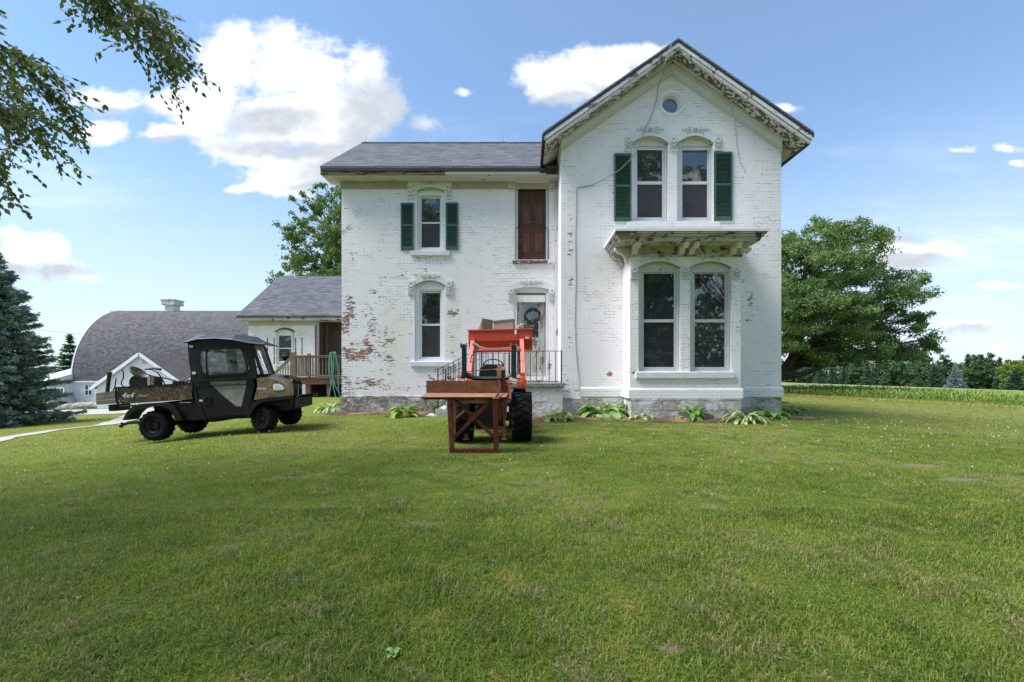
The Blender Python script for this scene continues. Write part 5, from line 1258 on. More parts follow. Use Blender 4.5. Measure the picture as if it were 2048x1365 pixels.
def far_set():
    protos = {}
    P_ = [ # kind, px, base y, top y, distance, width px, label
     ('d',1585,766,727,158,34,'rounded dark green tree, nearest to the spreading tree trunk in the windbreak'),
     ('d',1612,767,724,162,36,'rounded bushy tree at the left end of the windbreak beyond the field'),
     ('c',1640,768,731,152,26,'dark conifer left of the small grey blue pair beyond the field'),
     ('c',1665,768,733,148,22,'small grey blue conifer, left one of two beneath the low limb'),
     ('c',1688,769,730,148,22,'small grey blue conifer, right one of two beneath the low limb'),
     ('d',1712,769,722,160,38,'mid green tree rising behind the grey blue conifers'),
     ('c',1735,770,728,150,26,'dark narrow conifer beneath the hanging crown'),
     ('d',1762,771,716,160,44,'broad dark tree under the drooping tips of the spreading tree'),
     ('d',1768,772,757,138,18,'low bright green bush at the foot of the windbreak'),
     ('d',1800,772,718,158,40,'dense dark tree left of the crown edge'),
     ('d',1834,773,756,140,18,'second low green bush at the foot of the windbreak'),
     ('d',1840,773,715,162,46,'tall round tree just right of the hanging crown'),
     ('c',1868,774,735,148,34,'dark spreading conifer left of the blue spruce'),
     ('d',1885,774,717,168,40,'tall leafy tree behind and left of the blue spruce'),
     ('c',1911,776,735,140,34,'small pale blue spruce standing out before the dark windbreak'),
     ('c',1936,775,713,165,30,'dark pointed conifer rising behind the blue spruce'),
     ('d',1950,776,717,160,44,'greyish green tree right of the blue spruce'),
     ('d',1975,776,711,160,44,'tallest broad tree of the windbreak'),
     ('c',2000,777,719,152,26,'dark pointed conifer left of the bright tree'),
     ('d',2024,778,720,145,52,'bright yellow green tree near the right edge'),
     ('c',2030,779,744,138,40,'dark low conifer before the bright tree'),
     ('d',2062,780,712,150,50,'dark tree cut by the right edge of the picture'),
     ('d',2110,782,716,155,50,'dark tree beyond the right edge')]
    for i, (k, px, pb_, pt_, Yd_, wp, lb) in enumerate(P_):
        if px == 1911: far_tree(k, px, pb_, pt_, Yd_, wp, lb, seed=90, leafm=NEEDB); continue
        if px in (2024,): far_tree(k, px, pb_, pt_, Yd_, wp, lb, seed=91, leafm=LEAF_Y); continue
        key = k+str(i % 3 if k == 'd' else i % 2)
        if key not in protos:
            o_ = far_tree(k, px, pb_, pt_, Yd_, wp, lb, seed=40+i); H = Z(pt_,Yd_)-Z(pb_,Yd_)+.4; protos[key] = (o_, H, wp/2/F*Yd_)
        else: far_tree(k, px, pb_, pt_, Yd_, wp, lb, protos[key])
far_set()
n_ = 150  # a farther wood that fills the gaps of the windbreak
r = np.random.default_rng(77); Yw_ = 185.
C = []
for i in range(110):
    px_ = 1440+i*8; x = X(px_, Yw_); h = Z(rnd.uniform(722,736), Yw_); c = np.stack([r.normal(x, 1.6, 240), r.normal(Yw_, 3, 240), r.uniform(-6, h, 240)], 1); C.append(c)
C = np.concatenate(C); Vw, Fw = leafquads(C, 1.1*r.uniform(.6,1.3,len(C)), r, aspect=.6)
tag(npmesh('far_wood', Vw, Fw, LEAF_F), 'distant belt of woodland behind the windbreak', 'woodland', kind='stuff')
# ---------------------------------------------------------------- tree whose boughs hang into the top left corner
rn = random.Random(31); r = np.random.default_rng(31)
hang = thing('overhanging_tree', 'leafy branches of a near tree hanging into the top left corner', 'tree', (-9.2, 2.2, gz(-9.2, 2.2)))
mb = MB(); tz0 = gz(-9.2,2.2)
mb.tube([(-9.2,2.2,tz0-.2),(-9.1,2.3,2),(-8.8,2.4,4.2),(-8.3,2.4,6.5),(-8.0,2.2,9)], [.36,.3,.26,.2,.1], 10)
LC = []; LD = []
def twig(p, d, L, depth, rad):
    n = max(3, int(L/.07)); pts = [p]; v = d.normalized()
    for i in range(n):
        v = (v+Vector((rn.gauss(0,.10), rn.gauss(0,.10), rn.gauss(-.015,.08)))).normalized(); pts.append(pts[-1]+v*(L/n))
    mb.tube(pts, [max(.0018, rad*(1-.8*i/n)) for i in range(n+1)], 4, cap=False)
    s = 1
    for i in range(1, n+1):
        if depth > 0 and i > 1 and rn.random() < .62:
            side = v.cross(Vector((0,0,1))).normalized()*s; s = -s
            twig(pts[i], (v*.75+side*rn.uniform(.3,.9)+Vector((0,0,rn.uniform(-.5,.15)))), L*rn.uniform(.28,.5), depth-1, rad*.5)
        if depth <= 1:
            for _ in range(2):
                if rn.random() < .85:
                    dd = (v+Vector((rn.gauss(0,.6), rn.gauss(0,.6), rn.gauss(-.45,.4)))).normalized(); LC.append(tuple(pts[i])); LD.append(tuple(dd))
def P3(px, py, Y): return Vector((X(px,Y), Y, Z(py,Y)))
boughs = [([(-9,2.4,5.2)], [(60,-130,5.0),(160,-60,5.2),(250,5,5.4),(310,50,5.5)], 7), ([(-9,2.4,6.0)], [(120,-120,5.6),(210,-40,5.8),(280,20,6.0),(325,85,6.0)], 7), ([(-8.6,2.4,4.6)], [(-150,-60,5),(-40,60,5.2),(40,120,5.4),(90,190,5.5)], 7),
          ([(-8.8,2.4,4.2)], [(-180,100,5),(-70,170,5.2),(10,215,5.4),(85,245,5.4)], 6), ([(-8.8,2.4,5.0)], [(-160,0,5.6),(-60,90,5.8),(20,150,6.0),(60,230,6.0)], 6), ([(-8.9,2.4,3.8)], [(-160,240,5),(-90,260,5.2),(-30,290,5.3),(0,310,5.3)], 4), ([(-9,2.4,5.6)],[(0,-150,5.2),(120,-70,5.3),(190,-10,5.4),(240,40,5.5)],6)]
for st, pl, k in boughs:
    pp = [Vector(s_) for s_ in st]+[P3(*q_) for q_ in pl]; mb.tube(pp, [.06,.03,.018,.010,.004], 6, cap=False)
    for i in range(1, len(pp)-1):
        for j in range(int(k*1.45)):
            t = rn.random(); a = pp[i].lerp(pp[i+1], t); d_ = (pp[i+1]-pp[i]).normalized()
            dd = d_*.75+Vector((rn.gauss(.1,.5), rn.gauss(0,.6), rn.uniform(-.85,.45))); twig(a, dd, rn.uniform(.35,.75), 1, .005)
    twig(pp[-1], pp[-1]-pp[-2], .35, 1, .007)
# rest of the crown, outside the frame
clx = fill([(-9.5,1.0,8.5,3.2,3.4,2.6),(-7.5,-2.5,9,3.2,3,2.4),(-11.5,3,7.5,2.4,2.4,2.2)], 55, .6, 1.0, 9, .3)
for c_ in clx:
    c3 = Vector(c_[:3]); a = Vector((-8.4,2.4,6.2)); mb.tube([a, a.lerp(c3,.5)+Vector((0,0,.3)), c3], [.06,.04,.012], 5, cap=False)
mb.build('trunk', BARK, hang, solid=False)
A = np.array(LC); D_ = np.array(LD)
V1, F1 = leafquads(A, .080*r.uniform(.6,1.25,len(A)), r, aspect=.52, dirs=D_)
C = np.concatenate([np.array(c_[:3])+r.normal(size=(330,3))*[.42,.42,.26]*c_[3] for c_ in clx]); V2, F2 = leafquads(C, .15*r.uniform(.6,1.2,len(C)), r, up=.4, aspect=.5)
npmesh('crown', np.concatenate([V1, V2]), np.concatenate([F1, F2+len(V1)]), LEAF_C, hang)
print('leaves overhead', len(A))
# trees behind the camera: they are what the window panes mirror
conifer('yard_spruce', 'tall spruce standing behind the viewpoint, mirrored in the bay window', (8.6, -7.5, gz(8.6,-7.5)), 11.5, 3.4, NEEDD, 55, nwhorl=30, per=10, tl=.34, dens=.8, sub=2)
for (x_, y_, h_, sd, lb) in ((9.0,-11,21,61,'tall broadleaf tree behind the viewpoint, mirrored in the upper panes'), (14.5,-9,17,62,'second broadleaf tree behind the viewpoint, farther right'), (-8,-12,18,63,'third broadleaf tree behind the viewpoint, on the left')):
    z_ = gz(x_,y_); el = [(x_,y_,z_+h_*.5,3.6,3.6,h_*.2),(x_+1,y_,z_+h_*.72,3.2,3.2,h_*.17),(x_-1,y_,z_+h_*.85,2.2,2.2,h_*.1)]
    clump_tree('yard_tree', lb, (x_,y_,z_), [(x_,y_,z_-.2),(x_,y_,z_+h_*.3),(x_+.3,y_,z_+h_*.8)], .35, fill(el, 60, .9, 1.5, sd, .4), LEAF_A, 260, .24, .7, seed=sd, group='broadleaf trees behind the viewpoint')

r = np.random.default_rng(78); C = []
for i in range(46):
    x = -50+i*2.4; C.append(np.stack([r.normal(x, 1.3, 450), r.normal(-38, 2, 450), r.uniform(-.5, 9+2*math.sin(i*1.7), 450)], 1))
C = np.concatenate(C); Vw, Fw = leafquads(C, .9*r.uniform(.6,1.3,len(C)), r, aspect=.6)
tag(npmesh('hedgerow', Vw, Fw, LEAF_F), 'belt of trees far behind the viewpoint, seen mirrored in the panes', 'woodland', kind='stuff')
# ---------------------------------------------------------------- plants along the wall
HOSTA = leafmat('hosta_leaves', [(.09,.18,.03),(.15,.28,.045),(.24,.38,.07),(.34,.46,.12)], rough=.4, transl=.25)
HOSTV = leafmat('variegated_leaves', [(.10,.20,.05),(.20,.30,.08),(.40,.45,.20),(.55,.57,.34)], rough=.45, transl=.25)
HOSTB = leafmat('pale_broad_leaves', [(.13,.24,.07),(.20,.34,.10),(.28,.43,.15),(.38,.50,.2)], rough=.5, transl=.25)
DARKL = leafmat('dark_sprig_leaves', [(.02,.05,.02),(.04,.08,.03),(.07,.12,.04)], transl=.15)
def leaf_strips(base, n, L, wdt, r, rise=.8, curl=1.0, spread=1.0, stem=.0, rad=.0):
    vs = []; fs = []
    for k in range(n):
        a = r.uniform(0, 2*math.pi); l = L*r.uniform(.6, 1.15); el = R(r.uniform(25, 80))*rise; wd = wdt*r.uniform(.75, 1.2)
        d = Vector((math.cos(a), math.sin(a), 0)); s = Vector((-d.y, d.x, 0)); p = Vector(base)+d*rad*r.uniform(0,1); e = el; m = 6; pts = []
        for i in range(m+1):
            pts.append(p.copy()); p = p+(d*math.cos(e)*spread+Vector((0,0,math.sin(e))))*(l/m); e -= R(r.uniform(14, 30))*curl
        for i in range(m):
            f0 = i/m; f1 = (i+1)/m
            def w_(f): return wd*(max(0, math.sin(math.pi*min(1, (f-stem)/(1-stem)))**.75) if f > stem else 0)*.5+.003
            o = len(vs); w0, w1 = w_(f0), w_(f1); c0 = Vector((0,0,-w0*.35)); c1 = Vector((0,0,-w1*.35))
            vs += [pts[i]-s*w0-c0*0+Vector((0,0,w0*.35)), pts[i], pts[i]+s*w0+Vector((0,0,w0*.35)), pts[i+1]-s*w1+Vector((0,0,w1*.35)), pts[i+1], pts[i+1]+s*w1+Vector((0,0,w1*.35))]
            fs += [(o,o+1,o+4,o+3), (o+1,o+2,o+5,o+4)]
    return vs, fs
def plant(px, py, L, wd, n, matl, label, name='hosta', stem=.3, seed=0, rise=.9, curl=1.0, group=None, cat='plant', Y=None):
    p = gpt(px, py) if Y is None else Vector((X(px,Y), Y, gz(X(px,Y), Y)))
    big_ = name == 'hosta'; L = L*(1.6 if big_ else 1); wd = wd*(1.45 if big_ else 1)
    r = random.Random(seed+px); v, f = leaf_strips((p.x, p.y, p.z), int(n*1.25) if big_ else n, L, wd, r, rise, curl, stem=stem, rad=.06 if big_ else .003)
    o = MB().add([tuple(q-p) for q in v], f).build(name, matl, smooth=True, solid=False); o.location = p
    return tag(o, label, cat, group)
HG = 'hostas and weeds along the foot of the house'
plant(662, 823, .42, .085, 46, HOSTV, 'yellow green hosta clump at the far left corner of the farmhouse', seed=1, group=HG, curl=1.1, stem=.2)
plant(672, 818, .34, .08, 30, HOSTV, 'second yellow green hosta tucked against the left corner stones', seed=9, group=HG, stem=.2)
plant(805, 834, .36, .085, 34, HOSTA, 'bright green hosta beneath the tall left window', seed=2, group=HG, rise=1.05, curl=.8)
plant(1110, 840, .36, .09, 44, HOSTV, 'hosta with pale edged leaves in front of the porch blocks', seed=3, group=HG)
plant(1205, 836, .50, .17, 40, HOSTB, 'largest broad leaved hosta, left of the bay', seed=4, group=HG, stem=.4)
plant(1222, 806, .30, .2, 7, HOSTB, 'single tall stalk of round leaves above the large hosta', seed=14, group=HG, stem=.6, rise=1.2, curl=.5, Y=12.0)
plant(1285, 841, .28, .06, 26, HOSTV, 'small striped hosta at the left end of the bay', seed=5, group=HG)
plant(1385, 840, .36, .09, 30, HOSTA, 'green hosta below the middle of the bay', seed=6, group=HG, rise=1.05, curl=.8)
plant(1492, 846, .42, .055, 44, HOSTV, 'spreading narrow leaved striped hosta at the right end of the bay', seed=7, group=HG, stem=.15)
plant(1522, 832, .52, .19, 26, HOSTB, 'tall pale broad leaved hosta right of the bay', seed=8, group=HG, stem=.45, rise=1.15, curl=.7)
plant(1548, 839, .28, .11, 22, HOSTA, 'low green hosta by the right corner of the foundation', seed=10, group=HG)
plant(1588, 829, .34, .09, 40, HOSTA, 'hosta standing alone beyond the right corner of the house', seed=11, group=HG)
# leafy weeds
def bush(px, py, h, wpx, matl, label, seed, name='weed', per=260, lsize=.06, aspect=.5):
    p = gpt(px, py); r = np.random.default_rng(seed); wd = wpx/F*p.y/2; t = thing(name, label, 'plant', tuple(p), HG)
    mb = MB(); C = []
    for k in range(9):
        a = r.uniform(0, 6.28); q_ = p+Vector((math.cos(a)*wd*r.uniform(.1,.9), math.sin(a)*wd*.6*r.uniform(.1,.9), h*r.uniform(.65,1.05))); mid = p.lerp(q_, .5)+Vector((0,0,.04)); mb.tube([p, mid, q_], [.006,.004,.002], 4)
        for i in range(per//9): u = r.uniform(.25,1.02); C.append(np.array(p.lerp(q_, u))+r.normal(size=3)*.03)
    mb.build('stem', simple('green_stem', (.10,.14,.05), .7), t, solid=False); C = np.array(C); V, F_ = leafquads(C, lsize*r.uniform(.6,1.3,len(C)), r, aspect=aspect, up=.1); npmesh('foliage', V, F_, matl, t); return t
bush(873, 833, .42, 34, LEAF_A, 'upright leafy green weed between the hosta and the red tractor', 1)
bush(1074, 832, .95, 46, DARKL, 'tall dark sprig growing beside the big rear tyre at the porch', 2, per=260, lsize=.12, aspect=.22)
# white clover heads and small weeds in the lawn
r = np.random.default_rng(17); n = 620; y = np.sqrt(r.uniform(2.2**2, 14**2, n)); x = r.uniform(-1.2, 1.15, n)*y; k = r.uniform(0,1,n) < np.where((x < -3.5) | (x > 5), .9, .3); x = x[k]; y = y[k]
k = (y > 4.2) | (r.uniform(0,1,len(y)) < .25); x = x[k]; y = y[k]; C = np.stack([x, y, ground(x, y)+.04+r.uniform(0,.02,len(x))], 1); C = C[(C[:,1] < 12.2)]; C = np.repeat(C, 5, axis=0)+r.normal(size=(len(C)*5,3))*.003
V, F_ = leafquads(C, .0045+.0012*C[:,1], r, aspect=1.0)
tag(npmesh('clover', V, F_, simple('clover_white', (.75,.75,.68), .8)), 'small white clover heads scattered through the lawn', 'clover', kind='stuff')
def weed(px, py, L, wd, n, matl, label, seed, rise=.8, name='lawn_weed'): plant(px, py, L*.62, wd*.6, n, matl, label, name, .1, seed, rise, .9, 'weeds in the lawn')
weed(788, 1330, .085, .035, 7, HOSTB, 'pale broad leaved seedling in the lawn at the bottom edge', 31, 1.2)
weed(630, 1240, .10, .03, 12, HOSTA, 'low clover patch left of centre in the lawn', 37)
# ---------------------------------------------------------------- utility vehicle
BLK = simple('black_plastic', (.009,.009,.010), .5, .25, 9, dirt=(.05,.045,.04), dirt_amt=.22, spec=.22)
BLKG = simple('charcoal_roof', (.022,.028,.030), .4, .2, 3, spec=.45)
RUB = simple('tyre_rubber', (.011,.011,.011), .9, .3, 14, bump=.3, dirt=(.055,.05,.042), dirt_amt=.4, spec=.12)
RIMM = simple('dark_rim', (.025,.025,.028), .5, .3, 10, dirt=(.09,.09,.09), dirt_amt=.4, spec=.25)
STEEL = simple('dull_steel', (.30,.30,.30), .4, .2, 10, metal=.8)
CAMO, g = mat('camouflage'); o = g.obj(); x, y, z = g.sep(o)
a_ = g.noise(g.comb(x*3.2+z*2, z*4.5-x*1.2, y*5), 1, 4, .6, .8); b_ = g.noise(g.comb(x*11+z*7, z*7, y*8), 1.3, 5, .7, 1.5); c_ = g.noise(g.comb((x-z*.6)*16, (z+x*.3)*5, y), 1.2, 3, .6, 1.2)
cc_ = g.ramp(a_, [(.40,(.008,.006,.005)),(.47,(.035,.022,.012)),(.52,(.13,.065,.022)),(.56,(.022,.018,.009)),(.68,(.20,.125,.06))])
cc_ = g.mix(g.ss(b_, .59, .62), cc_, (.30,.20,.10)); cc_ = g.mix(g.ss(b_, .46, .42), cc_, (.008,.007,.006)); cc_ = g.mix(g.ss(c_, .64, .67), cc_, (.26,.21,.14)); cc_ = g.mix(g.ss(c_, .38, .34)*.8, cc_, (.05,.055,.02))
setp(g, cc_, .42, spec=.45)
CAMOL, g = mat('camouflage_light'); o = g.obj(); x, y, z = g.sep(o)
b_ = g.noise(g.comb(x*9, z*4, y*6), 1.3, 5, .7, 1.5); c_ = g.noise(g.comb(x*24, z*3, y), 1.2, 3, .6, .6)
cc_ = g.ramp(b_, [(.34,(.03,.02,.012)),(.45,(.15,.10,.055)),(.54,(.30,.22,.13)),(.64,(.09,.07,.03))]); cc_ = g.mix(g.ss(c_, .58, .64), cc_, (.06,.04,.02))
setp(g, cc_, .35, spec=.5)
CABG = glassmat('cab_plastic_window', .08, (.88,.90,.90), .04, (.50,.56,.58), .10)
def lettering(txt, loc, size, matl, parent, rot=(R(90),0,0), shear=.3, name='lettering'):
    cu = bpy.data.curves.new(name, 'FONT'); cu.body = txt; cu.size = size; cu.extrude = .001; cu.shear = shear; cu.align_x = 'LEFT'
    tmp = bpy.data.objects.new('tmp', cu); me = bpy.data.meshes.new_from_object(tmp); bpy.data.objects.remove(tmp)
    o = bpy.data.objects.new(name, me); COL.objects.link(o); me.materials.clear(); me.materials.append(matl)
    M = Matrix.Translation(loc) @ (Matrix.Rotation(rot[2], 4, 'Z') @ Matrix.Rotation(rot[0], 4, 'X')); me.transform(Matrix.Translation((0,0,0)) @ M); adopt(o, parent); return o
YN, YFR = 9.6, 10.86
def UX(zx, Y=YN): return X(140+zx/3.657, Y)
def UZ(zy, Y=YN): return Z(620+zy/3.657, Y)
def up(L, Y=YN): return [(UX(a,Y), UZ(b,Y)) for a, b in L]
utv = thing('utility_vehicle', 'camouflage utility vehicle with a black enclosed cab and a loaded cargo bed', 'utility vehicle', (UX(950), 10.2, 0))
def tyre(cx, cy0, cz, r, w, rr, parent, lugs=20, matl=RUB, steer=0, lugh=.018, hub=True, near=-1, name='wheel'):
    """tyre with bars on the tread, its near side wall at cy0, running back by w"""
    c = Vector((cx, cy0+w/2, cz)); m = MB(); h = w/2; q = r-.02
    m.lathe([(rr,-h*.72),(rr+.03,-h*.9),((rr+q)/2,-h*1.0),(q-.03,-h*.93),(q,-h*.72),(q,0),(q,h*.72),(q-.03,h*.93),((rr+q)/2,h),(rr+.03,h*.9),(rr,h*.72),(rr-.01,0),(rr,-h*.72)], c, 'y', 40)
    for k in range(lugs):
        for s in (-1, 1):
            t0 = 2*math.pi*(k+(.5 if s > 0 else 0))/lugs; P_ = []
            for (dt, yy2, rad) in ((0,.02,q-.005),(.02,.02,r),(.085,.02,r),(.10,.02,q-.005),(.16,.86,q-.012),(.175,.80,r-.008),(.25,.80,r-.008),(.27,.86,q-.03)):
                t = t0+dt*(.32/r)*1.1; P_.append((c.x+rad*math.cos(t), c.y+s*yy2*h, c.z+rad*math.sin(t)))
            a, b, c2, d, e, f, g_, h_ = P_
            m.add([a,b,c2,d,e,f,g_,h_], [(0,1,2,3),(7,6,5,4),(0,4,5,1),(1,5,6,2),(2,6,7,3),(3,7,4,0)])
    m.v = [tuple(Matrix.Rotation(steer, 3, 'Z') @ (Vector(p)-c)+c) for p in m.v]
    o = m.build(name, matl, parent)
    m = MB(); m.lathe([(rr,-h*.7),(rr-.012,-h*.82),(rr-.03,-h*.6),(rr-.05,-h*.15),(rr*.45,-h*.05),(rr*.42,-h*.35),(.03,-h*.4),(.001,-h*.4)], c, 'y', 28)
    for k in range(5): t = k*1.2566; m.lathe([(.014,0),(.014,-.02),(.001,-.02)], (c.x+rr*.6*math.cos(t), c.y-h*.12, c.z+rr*.6*math.sin(t)), 'y', 6)
    m.v = [tuple(Matrix.Rotation(steer, 3, 'Z') @ (Vector(p)-c)+c) for p in m.v]
    m.build('rim', RIMM if matl is RUB else matl, o, smooth=True); return o
rz, fzz = UZ(851), UZ(800); rR, fR = .322, .276
tyre(UX(606), YN-.02, rz, rR, .27, .155, utv, 18); tyre(UX(1398), YN+.0, fzz, fR, .25, .135, utv, 18, steer=R(-14))
tyre(UX(606)+.0, YFR-.25, rz+.03, rR, .27, .155, utv, 18); tyre(UX(1398)+.02, YFR-.27, fzz+.03, fR, .25, .135, utv, 18, steer=R(-14))
# chassis
m = MB(); m.prism(up([(540,690),(900,650),(960,800),(1310,775),(1340,700),(1600,650),(1600,720),(1340,790),(1300,800),(1060,808),(1010,830),(930,830),(900,800),(560,760)]), YN+.22, YFR-.2)
m.tube([(UX(606),YN+.2,rz),(UX(606),YFR-.2,rz)], .06, 8); m.tube([(UX(1398),YN+.2,fzz),(UX(1398),YFR-.2,fzz)], .04, 8); m.build('chassis', BLK, utv)
m = MB(); YT = YN+.55; hb = [(UX(560,YT), YT, UZ(818,YT)), (UX(430,YT), YT, UZ(826,YT)), (UX(395,YT), YT, UZ(838,YT)), (UX(374,YT), YT, UZ(852,YT))]; m.tube(hb, [.035,.035,.03,.025], 8); m.tube([(UX(380,YT),YT,UZ(824,YT)),(UX(380,YT),YT,UZ(858,YT))], .022, 8); m.lathe([(.001,-.035),(.035,-.02),(.035,.02),(.001,.035)], (UX(373,YT),YT,UZ(852,YT)), 'z', 10); m.build('tow_hitch', BLK, utv)
# cargo bed
bz0, bz1 = UZ(690), UZ(572)
m = MB(); side = up([(345,572),(895,540),(893,655),(375,690),(350,650)])
m.prism(side, YN, YN+.04); fs_ = [(a, b+.012) for a, b in side]; m.build('bed_side', CAMO, utv, bevel=.006)
m = MB(); m.prism(up([(345,572),(895,540),(893,655),(375,690),(350,650)]), YFR-.04, YFR); m.build('bed_side', CAMO, utv)
m = MB(); m.add([(UX(380),YN+.04,UZ(684)),(UX(893),YN+.04,UZ(650)),(UX(893),YFR-.04,UZ(650)),(UX(380),YFR-.04,UZ(684)),(UX(380),YN+.04,UZ(672)),(UX(893),YN+.04,UZ(640)),(UX(893),YFR-.04,UZ(640)),(UX(380),YFR-.04,UZ(672))], [(0,3,2,1),(4,5,6,7),(0,1,5,4),(1,2,6,5),(2,3,7,6),(3,0,4,7)])
m.box(UX(890), UX(897), YN+.04, YFR-.04, UZ(655), UZ(535)); m.build('bed_floor', BLK, utv)
m = MB(); m.bar((UX(338), YFR-.01, UZ(570)), (UX(900), YFR-.01, UZ(538)), .05, .03); m.build('bed_rim', BLK, utv)
m = MB(); m.bar((UX(338), YN+.008, UZ(570)), (UX(900), YN+.008, UZ(538)), .05, .03)
m.tube([(UX(340),YN-.01,UZ(570)),(UX(342),YN-.02,UZ(630)),(UX(352),YN-.02,UZ(680)),(UX(375),YN-.01,UZ(706)),(UX(480),YN+.0,UZ(700))], .02, 7)
m.build('bed_rim', BLK, utv)
m = MB(); m.box(UX(805), UX(890), YN-.012, YN-.001, UZ(681), UZ(674)); m.build('bed_handle', STEEL, utv)
WHT = simple('white_decal', (.75,.74,.70), .5)
lettering('4x4', (UX(378), YN-.003, UZ(644)), .16, WHT, utv); lettering('diesel', (UX(496), YN-.003, UZ(636)), .085, simple('grey_decal', (.42,.41,.38), .5), utv)
# rear mudguard
def band(outer, inner, y0, y1, name, matl, bev=.006):
    m = MB()
    for i in range(len(outer)-1): m.prism([outer[i], outer[i+1], inner[i+1], inner[i]], y0, y1)
    return m.build(name, matl, utv)
def arcband(o_, i_, y0, y1, nm):
    m = MB(); O = up(o_); I_ = up(i_); n = len(O); vs = []
    for (a, b) in O: vs += [(a, y0, b), (a, y1, b)]
    for (a, b) in I_: vs += [(a, y0, b), (a, y1, b)]
    k = 2*n; fs = []
    for i in range(n-1): fs += [(2*i,2*i+1,2*i+3,2*i+2), (k+2*i,k+2*i+2,k+2*i+3,k+2*i+1), (2*i,2*i+2,k+2*i+2,k+2*i), (2*i+1,k+2*i+1,k+2*i+3,2*i+3)]
    fs += [(0,k,k+1,1), (2*n-2,2*n-1,k+2*n-1,k+2*n-2)]
    m.add(vs, fs); return m.build(nm, BLK, utv, bevel=.004)
Oa = [(400,805),(432,745),(470,708),(520,688),(640,680),(735,683),(775,705),(805,745),(835,800)]; Ia = [(436,806),(462,760),(495,730),(535,712),(640,706),(715,712),(745,730),(768,770),(790,812)]
arcband(Oa, Ia, YN-.06, YN+.24, 'rear_mudguard'); arcband(Oa, Ia, YFR-.24, YFR+.06, 'rear_mudguard')
m = MB(); m.prism(up([(700,690),(905,660),(960,800),(900,812),(830,800),(790,740)]), YN+.04, YFR-.04); m.build('side_skirt', BLK, utv)
# front body
hood = up([(1345,500),(1415,497),(1470,502),(1530,515),(1575,538),(1605,565),(1618,600),(1620,628),(1322,662),(1338,610),(1352,560)])
m = MB(); H_ = up([(1345,500),(1415,497),(1470,502),(1530,515),(1575,538),(1605,565),(1618,600),(1620,628),(1322,662)]); n = len(H_)
rows = []
for (yy2, sc, dzv, dxv) in ((YN+.0,1,-.01,-.03),(YN+.10,1,.02,0),(YN+.35,1,.06,-.12),((YN+YFR)/2,1,.07,-.24),(YFR-.35,1,.05,-.35),(YFR-.1,1,.02,-.45),(YFR,1,-.01,-.50)):
    rows.append([(a+(dxv if 2 < i < n-1 else 0), yy2, b+(dzv if i < 6 else 0)) for i, (a, b) in enumerate(H_)])
vs = [p for rw in rows for p in rw]; fs = [(i*n+k, i*n+(k+1)%n, (i+1)*n+(k+1)%n, (i+1)*n+k) for i in range(len(rows)-1) for k in range(n)]
fs += [tuple(range(n-1,-1,-1)), tuple((len(rows)-1)*n+k for k in range(n))]
m.add(vs, fs); m.build('bonnet', CAMOL, utv, smooth=True)
lettering('RTV900', (UX(1366), YN-.006, UZ(584)), .055, simple('light_decal', (.85,.84,.8), .5), utv, shear=.3)
m = MB(); m.prism(up([(1484,552),(1500,543),(1532,542),(1556,556),(1572,580),(1552,590),(1492,594)]), YN-.02, YN+.12); m.build('headlight', simple('headlight_lens', (.62,.64,.66), .12, .3, 18, spec=.8), utv, bevel=.02)
m = MB(); m.prism([(a-.50, b) for a, b in up([(1484,552),(1500,543),(1532,542),(1556,556),(1572,580),(1552,590),(1492,594)])], YFR-.12, YFR+.0); m.build('headlight', simple('headlight_lens_far', (.62,.64,.66), .12, spec=.8), utv, bevel=.02)
m = MB(); m.prism(up([(1330,664),(1590,634),(1600,660),(1598,715),(1575,740),(1480,700),(1400,690),(1340,720)]), YN+.10, YFR-.78); m.build('bumper', BLK, utv, bevel=.01)
Ob = [(1298,778),(1318,725),(1350,680),(1395,652),(1450,642),(1530,636),(1606,628)]; Ib = [(1320,782),(1345,735),(1372,702),(1405,682),(1450,668),(1530,662),(1606,652)]
arcband(Ob, Ib, YN-.05, YN+.2, 'front_mudguard'); arcband(Ob, Ib, YFR-.2, YFR+.05, 'front_mudguard')
m = MB()
for yy2 in (YN+.22, YN+.45, YN+.7, YN+.92):
    xg = -4.90-(yy2-9.8)*.3; m.tube([(xg-.12, yy2, UZ(735)), (xg, yy2, UZ(720)), (xg+.03, yy2, UZ(640)), (xg+.03, yy2, UZ(550)), (xg-.03, yy2, UZ(510))], .02, 7)
for zz in (705, 640, 575, 520): m.tube([(-4.87, YN+.20, UZ(zz)), (-5.09, YN+.94, UZ(zz))], .018, 7)
m.build('brush_guard', BLK, utv, smooth=True)
# cab
outer = up([(862,238),(862,300),(872,400),(888,485),(903,530),(905,600),(920,700),(962,800),(1303,775),(1340,680),(1372,560),(1368,500),(1350,400),(1322,250),(1200,222),(1000,214)])
win = up([(945,290),(1130,275),(1245,272),(1270,290),(1300,380),(1311,430),(1285,470),(1130,478),(985,487),(958,470),(944,380)])
tri = up([(1005,527),(1290,515),(1287,560),(1252,708),(1205,703),(1120,635)])
m = MB(); m.prism(outer, YN, YN+.05, holes=[win, tri]); m.build('cab_side', BLK, utv, bevel=.006)
outf = [(a, b+.03) for a, b in outer]
def tp_(L): return [(a-.43*min(1, max(0, (a-UX(1150))/(UX(1340)-UX(1150)))), b) for a, b in L]
m = MB(); m.prism(tp_(outer), YFR-.05, YFR, holes=[tp_(win), tp_(tri)]); m.build('cab_side', BLK, utv)
for yy2 in (YN, YFR-.03):
    wn_, tr_2 = (win, tri) if yy2 == YN else (tp_(win), tp_(tri))
    m = MB(); m.prism(wn_, yy2+.02, yy2+.024); m.build('side_window', CABG, utv)
    m = MB(); m.prism(tr_2, yy2+.02, yy2+.024); m.build('lower_window', glassmat('scuffed_window_'+str(int(yy2*10)), .06, (.7,.7,.7), .15, (.40,.38,.36), .55), utv)
